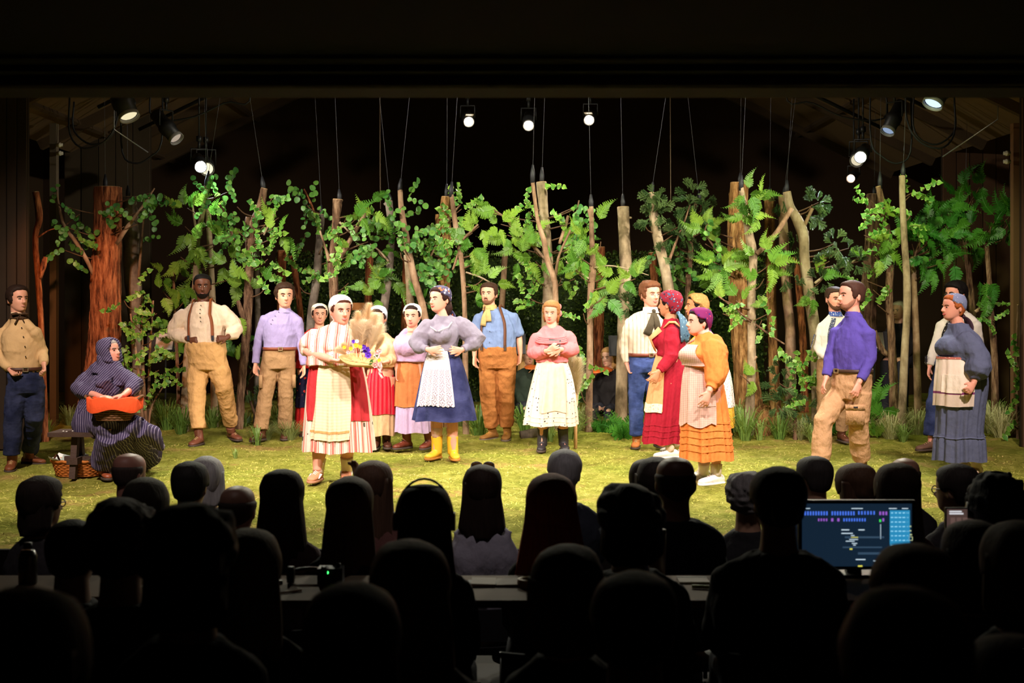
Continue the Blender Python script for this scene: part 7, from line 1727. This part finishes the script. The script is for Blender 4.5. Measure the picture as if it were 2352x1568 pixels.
q = sitter(2195, 1064, 6.8, 'bun', (.02, .015, .013), SHB, 'with dark tied hair and round glasses below the blue dress', 40); spectacles(q)
q = sitter(2288, 1088, 5.3, 'curly', (.012, .01, .01), SHB, 'wearing a headset with boom microphone at right', -10); headset(q, (2318, 1092, .05))
# nearer, darker rows
sitter(168, 1194, 4.9, 'short', (.014, .010, .009), SHB, 'with short dark hair, lower left beside the reddish curls')
sitter(280, 1149, 4.2, 'curly', (.035, .012, .010), SHB, 'with round reddish dark curls in the lower left', hh=.25)
sitter(436, 1158, 3.2, 'messy', DK, SHB, 'with a large dark head of hair at lower left of centre')
sitter(570, 1216, 4.0, 'long', (.15, .10, .065), SHB, 'with blond hair edge lit right of the large dark head')
sitter(942, 1241, 3.5, 'long', (.10, .05, .022), SHB, 'with smooth brown hair low in front of the headset wearer', hh=.25)
sitter(1303, 1253, 3.7, 'bob', (.05, .028, .018), SHB, 'with brown bob low in front of the centre table')
sitter(1456, 1312, 3.0, 'short', DK, SHB, 'barely visible in the dark below the tousled hair')
sitter(2098, 1250, 3.2, 'long', (.10, .045, .02), SHB, 'with copper-edged long hair below the monitor')
sitter(2236, 1196, 4.4, 'bob', (.03, .018, .014), SHB, 'with dark bob left of the right edge, below the small screen')
sitter(2342, 1198, 3.7, 'bob', (.07, .04, .02), SHB, 'cut by the right edge with light-brown bob')
sitter(2080, 1352, 2.1, 'long', (.06, .035, .02), SHB, 'as the largest out-of-focus head at bottom right')
sitter(2330, 1462, 2.6, 'bob', (.06, .035, .02), SHB, 'as a dark head in the bottom right corner')
sitter(50, 1356, 2.1, 'bob', (.03, .02, .014), SHB, 'as a dark head in the bottom left corner')
sitter(808, 1342, 2.7, 'long', DK, SHB, 'as a dark head at the bottom, left of centre')

# production tables
TW = plain((.11, .05, .018), .7, .15, vs=5)
def ptable(px0, px1, d0, d1, z, label):
    dm = (d0 + d1) / 2; x0, x1 = Wp(px0, 0, dm)[0], Wp(px1, 0, dm)[0]; zf = zfl(dm); t = thing('production_table', ((x0 + x1) / 2, dm, zf), label, 'table'); hx = (x1 - x0) / 2; hy = (d1 - d0) / 2
    MB().box((0, 0, z - zf - .015), (hx, hy, .015)).build('table_top', TW, t, smooth=False)
    for a in (-1, 1):
        for b in (-1, 1): MB().box((a * (hx - .06), b * (hy - .05), (z - zf - .03) / 2), (.02, .02, (z - zf - .03) / 2)).build('leg', DARKW, t, smooth=False)
    return z
ZT = .53
ptable(560, 1440, 4.92, 5.36, ZT, 'long dark production table across the house, left of centre'); ptable(1500, 2260, 4.92, 5.36, ZT, 'dark production table carrying the bright monitor')
def on_t(px_, py_): d = (H - ZT) * F / (py_ - HY); return np.array([(px_ - CX) / F * d, d, ZT])
PAPER = plain((.62, .56, .52), .8, .2)
def desk(name, label, cat, pt):
    return thing(name, pt, label, cat)
t = desk('script_pages', 'open white script pages lying on the centre table', 'papers', on_t(1137, 1340)); 
MB().box((-.045, 0, .006), (.048, .06, .006), np.array(Matrix.Rotation(.03, 3, 'Y'))).build('page_stack', PAPER, t, smooth=False); MB().box((.055, 0, .005), (.048, .06, .005), np.array(Matrix.Rotation(-.03, 3, 'Y'))).build('page_stack', PAPER, t, smooth=False); MB().box((0, -.0, .0005), (.11, .065, .0008)).build('binder_cover', plain((.02, .02, .02), .6), t)
t = desk('tape_roll', 'pale brown tape roll on the centre table right of the script', 'tape', on_t(1214, 1346)); A = np.linspace(0, 2 * PI, 25); MB().grid(np.array([np.stack([np.cos(A) * r, np.sin(A) * r, np.full(25, z)], -1) for r, z in ((.045, 0), (.045, .03), (.028, .03), (.028, 0), (.045, 0))])).build('tape', plain((.30, .18, .07), .5), t); MB().grid(np.array([np.stack([np.cos(A) * r, np.sin(A) * r, np.full(25, z)], -1) for r, z in ((.028, .002), (.028, .031), (.025, .031), (.025, .002))])).build('core', plain((.4, .3, .2), .8), t)
t = desk('pencil', 'light wooden pencil lying on the left table', 'pencil', on_t(660, 1362)); MB().tube([(-.055, -.03, .005), (.05, .03, .005)], .0045, 6).build('shaft', plain((.6, .42, .26), .6), t); MB().tube([(-.07, -.0385, .005), (-.055, -.03, .005)], [.0008, .0045], 6).build('tip', plain((.05, .04, .03), .6), t)
t = desk('headphones', 'black headphones lying on the left table', 'headphones', on_t(708, 1338)); a = np.linspace(0, PI, 13); MB().tube([(math.cos(q) * .08, math.sin(q) * .05, .03 + .015 * math.sin(q)) for q in a], .010, 8).build('band', plain((.10, .08, .07), .3, .5), t)
for e in (-1, 1): MB().tube([(e * .08, -.01, .035), (e * .055, -.01, .035)], .034, 14).build('ear_cup', METAL, t)
t = desk('intercom_box', 'small black intercom box with green light on the left table', 'box', on_t(760, 1336)); MB().box((0, 0, .03), (.05, .035, .03)).build('case', METAL, t, smooth=False); MB().ell((-.01, -.036, .045), (.006, .004, .006)).build('indicator', emit((.05, 1.0, .15), 3.0), t); MB().tube([(.03, 0, .06), (.03, 0, .075)], .010, 10).build('knob', METAL, t)
t = desk('desk_lamp', 'tiny gooseneck desk lamp on the left table', 'lamp', on_t(632, 1340)); MB().tube([(0, 0, 0), (0, 0, .012)], .03, 14).build('base', METAL, t); MB().tube([(0, 0, .012), (.0, .0, .08), (-.015, 0, .11), (-.03, 0, .10)], .004, 6, sub=10).build('gooseneck', METAL, t); MB().tube([(-.025, 0, .105), (-.045, 0, .09)], [.008, .014], 10).build('shade', METAL, t); MB().ell((-.044, 0, .090), (.006, .006, .006)).build('bulb', emit((1, .8, .65), 2.0), t)
t = desk('notepad', 'white notepad at the console end of the right table', 'notepad', on_t(1592, 1335)); MB().box((0, 0, .004), (.06, .045, .004)).build('pad', PAPER, t, smooth=False); MB().box((0, .045, .0045), (.06, .004, .005)).build('binding', METAL, t, smooth=False)
t = desk('highlighter', 'yellow-green highlighter pen on the right table', 'pen', on_t(1614, 1352)); MB().tube([(-.04, .01, .008), (.035, -.01, .008)], .0075, 8).build('barrel', plain((.32, .36, .03), .5), t); MB().tube([(.035, -.01, .008), (.06, -.017, .008)], .008, 8).build('cap', plain((.2, .25, .02), .5), t)
def vessel(name, label, px_, pyb, d, prof, mat, cat, lidm, zf=None):
    c = Wp(px_, pyb, d); t = thing(name, c, label, cat); MB().tube([(0, 0, z) for z, r in prof[:-2]], [r for z, r in prof[:-2]], 18).build('body', mat, t); MB().tube([(0, 0, z) for z, r in prof[-2:]], [r for z, r in prof[-2:]], 14).build('lid', lidm, t); return t
d_ = 5.3; pb = HY + (H - ZT) / d_ * F
vessel('tumbler', 'tall grey tumbler with handle on the right table', 1509, pb, d_, [(0, .030), (.003, .033), (.12, .036), (.18, .037), (.182, .038), (.20, .036)], plain((.14, .12, .11), .4, .5, .4), 'tumbler', METAL)
d_ = 5.2; pb = HY + (H - ZT) / d_ * F
ptable(-60, 330, 4.98, 5.36, ZT, 'dark production table at the far left of the house')
vessel('water_bottle', 'dark water bottle on the far left table', 64, pb, d_, [(0, .033), (.004, .036), (.11, .036), (.135, .026), (.14, .018), (.165, .016)], plain((.03, .028, .025), .25, .6), 'bottle', METAL)

# lighting-desk monitor
d_ = 5.32; c = Wp(1968, 1228, d_); k = d_ / F
t = thing('monitor', (c[0], d_, ZT), 'bright blue-lit lighting console monitor on the right table', 'monitor'); zc = c[2] - ZT; Wm, Hm = 128 * k, 74 * k
MB().box((0, .012, zc), (Wm + .01, .012, Hm + .01)).build('bezel', METAL, t, smooth=False)
MB().box((0, .06, zc / 2 - .02), (.03, .02, zc / 2)).box((0, .06, .006), (.10, .07, .006)).build('stand', METAL, t, smooth=False)
sc_ = MB().box((0, -.002, zc), (Wm - .004, .002, Hm - .004)).build('screen', emit((.005, .013, .026), 1.0), t, smooth=False)
rr = random.Random(3)
def ui(name, rects, col, st):
    mb = MB()
    for x, y, w_, h_ in rects: mb.box(((x - 1968) * k, -.0045, zc - (y - 1228) * k), (w_ / 2 * k, .0006, h_ / 2 * k))
    mb.build(name, emit(col, st), sc_, smooth=False)
ui('cue_panel', [(2066, 1217, 46, 92)], (.02, .22, .42), .9)
ui('cue_tiles', [(2048 + i * 9, 1177 + j * 10.5, rr.uniform(4, 7), 2.2) for i in range(5) for j in range(9)], (.35, .75, .95), .9)
ui('fader_strips', [(1849 + i * 6.2, 1178, 3.2, 9) for i in range(9)] + [(1911 + i * 6.2, 1178, 3.2, 9) for i in range(9)] + [(1972 + i * 7, 1177, 3.2, 8) for i in range(6)] + [(1938 + i * 6, 1193, 3.0, 7) for i in range(9)], (.06, .16, .75), .9)
ui('fader_strips_violet', [(2021 + i * 7, 1178, 4, 8) for i in range(3)] + [(1880 + i * 6, 1193, 3, 6) for i in range(4)] + [(1911, 1193, 5, 7), (1925, 1193, 5, 7), (2028, 1193, 4, 7)], (.30, .10, .55), .8)
ui('status_green', [(2021, 1195, 4, 6)], (.05, .8, .1), .8)
ui('text_lines', [(1968, 1167, 26, 1.6), (2050, 1167, 18, 1.6), (2078, 1167, 14, 1.6), (1850, 1167, 20, 1.4), (1941, 1216, 18, 2), (1978, 1216, 14, 2), (1945, 1224, 26, 2), (1958, 1229, 8, 1.6), (1960, 1238, 20, 1.6), (1952, 1242, 20, 1.6), (1962, 1247, 12, 1.6), (1962, 1251, 6, 1.6), (1976, 1284, 22, 2), (2008, 1287, 5, 2), (2022, 1220, 1, 34)], (.6, .75, .85), .8)
ui('row_highlight', [(1962, 1233, 16, 2), (1954, 1260, 6, 3), (1975, 1299, 10, 3)], (.8, .75, .1), .8)
ui('row_bars', [(1985, 1233, 90, 4), (1980, 1256, 90, 3), (2000, 1270, 60, 5)], (.03, .06, .10), .9)
ui('side_buttons', [(2091, 1240, 8, 1.2), (2091, 1232, 8, 1.2), (2087, 1236, 1.2, 8), (2095, 1236, 1.2, 8), (2090, 1208, 4, 3), (2090, 1218, 4, 3), (2091, 1227, 5, 3)], (.55, .6, .3), .7)
c = Wp(2200, 1204, d_); t = thing('tablet', (c[0], d_ - .02, ZT), 'small tablet showing a brown picture, right of the monitor', 'tablet'); zc2 = c[2] - ZT
MB().box((0, .008, zc2), (32 * k, .008, 40 * k)).build('case', METAL, t, smooth=False); s2 = MB().box((0, -.002, zc2), (29 * k, .002, 37 * k)).build('screen', emit((.06, .035, .03), .9), t, smooth=False)
MB().box((0, .04, zc2 / 2), (.01, .01, zc2 / 2)).box((0, .03, .004), (.05, .05, .004)).build('stand', METAL, t, smooth=False)
MB().box((-10 * k, -.0045, zc2 + 32 * k), (14 * k, .0006, 1.5 * k)).box((-8 * k, -.0045, zc2 + 27 * k), (16 * k, .0006, 1.5 * k)).build('caption_lines', emit((.7, .7, .75), .8), s2, smooth=False)
for i in range(3): MB().box(((-16 + i * 14) * k, -.0045, zc2 - 2 * k), (5 * k, .0006, 20 * k)).build('picture_tile', emit((.12, .07, .06), .8), s2, smooth=False)

# musicians seated behind the trees
MUS = plain((.02, .02, .022), .6)
q = sitter(2066, 690, 17.4, 'short', (.62, .55, .45), (.014, .013, .014), 'musician with white hair and dark clothes behind the right trees', -50, mirror=True, skin_=(.5, .28, .18), face_=True, vox=.011)
q = sitter(1212, 792, 17.2, 'long', (.40, .24, .08), (.02, .03, .02), 'musician with long blond hair playing violin behind the rust trousers', 20, mirror=True, skin_=(.5, .3, .2), face_=True, vox=.011)
q2 = sitter(1398, 797, 17.2, 'bob', (.36, .2, .07), (.014, .012, .012), 'musician with fair bob playing violin right of the slim knobbly trunk', -35, mirror=True, skin_=(.5, .3, .2), face_=True, vox=.011)
for pp, sgn, lab in ((q, 1, 'orange-brown violin held by the blond musician behind rust trousers'), (q2, -1, 'orange-brown violin held by the musician right of the slim trunk')):
    c = pp.o + pp.hd.c + np.array([sgn * .12, -.16, -.16]); t = thing('violin', c, lab, 'violin'); VM = plain(C(176, 84, 30), .3, .5); ax = nrm((sgn * .8, -.4, -.1)); n_ = nrm((0, -.3, 1)); b_ = np.cross(ax, n_)
    mb = MB(); mb.tube([ax * -.17, ax * -.12, ax * -.04, ax * 0.0, ax * .06, ax * .12, ax * .17], [.04, .09, .085, .055, .075, .07, .03], 16, flat=.22, up=n_); mb.build('violin_body', VM, t)
    MB().tube([ax * .15 + n_ * .012, ax * .33 + n_ * .016, ax * .37 + n_ * .005], [.012, .010, .014], 8).build('neck', plain((.03, .02, .015), .4), t); MB().tube([n_ * .03 - b_ * .2 - ax * .02, n_ * .04 + b_ * .3 + ax * .03], .004, 6).build('bow', plain((.25, .12, .05), .5), t)
for px_, lab in ((1165, 'black music stand behind the rust trousers'), (1440, 'black music stand behind the blue jeans'), (2008, 'black music stand behind the violet shirt'), (380, 'black music stand behind the leafy ivy shrub')):
    d_ = 17.0; x = (px_ - CX) / F * d_; zg = float(moss_h(np.array([x]), np.array([d_]))[0]); t = thing('music_stand', (x, d_, zg), lab, 'music stand')
    MB().tube([(0, 0, .1), (0, 0, .95)], .012, 8).build('pole', MUS, t); MB().box((0, -.03, 1.02), (.24, .01, .14), np.array(Matrix.Rotation(-.4, 3, 'X'))).build('desk', MUS, t, smooth=False)
    for i in range(3): a = i * 2.1; MB().tube([(0, 0, .14), (math.cos(a) * .22, math.sin(a) * .22, .0)], .009, 6).build('foot', MUS, t)
    MB().box((0, -.05, 1.04), (.11, .003, .11), np.array(Matrix.Rotation(-.4, 3, 'X'))).build('sheet_music', PAPER, t, smooth=False)
t = thing('wooden_chair', (Wp(815, 0, 17.6)[0], 17.6, 0.03), 'light wooden chair back behind the pink kerchief wearer', 'chair'); GW = plain(C(190, 120, 50), .5, .4)
for e in (-1, 1): MB().box((e * .12, 0, .78), (.018, .018, .78)).build('back_post', GW, t, smooth=False); MB().box((e * .12, -.36, .22), (.018, .018, .22)).build('leg', GW, t, smooth=False)
MB().box((0, 0, 1.52), (.13, .014, .05)).build('top_rail', GW, t, smooth=False); MB().box((0, -.18, .45), (.14, .2, .018)).build('seat', GW, t, smooth=False)
bpy.data.scenes.remove(TMP)
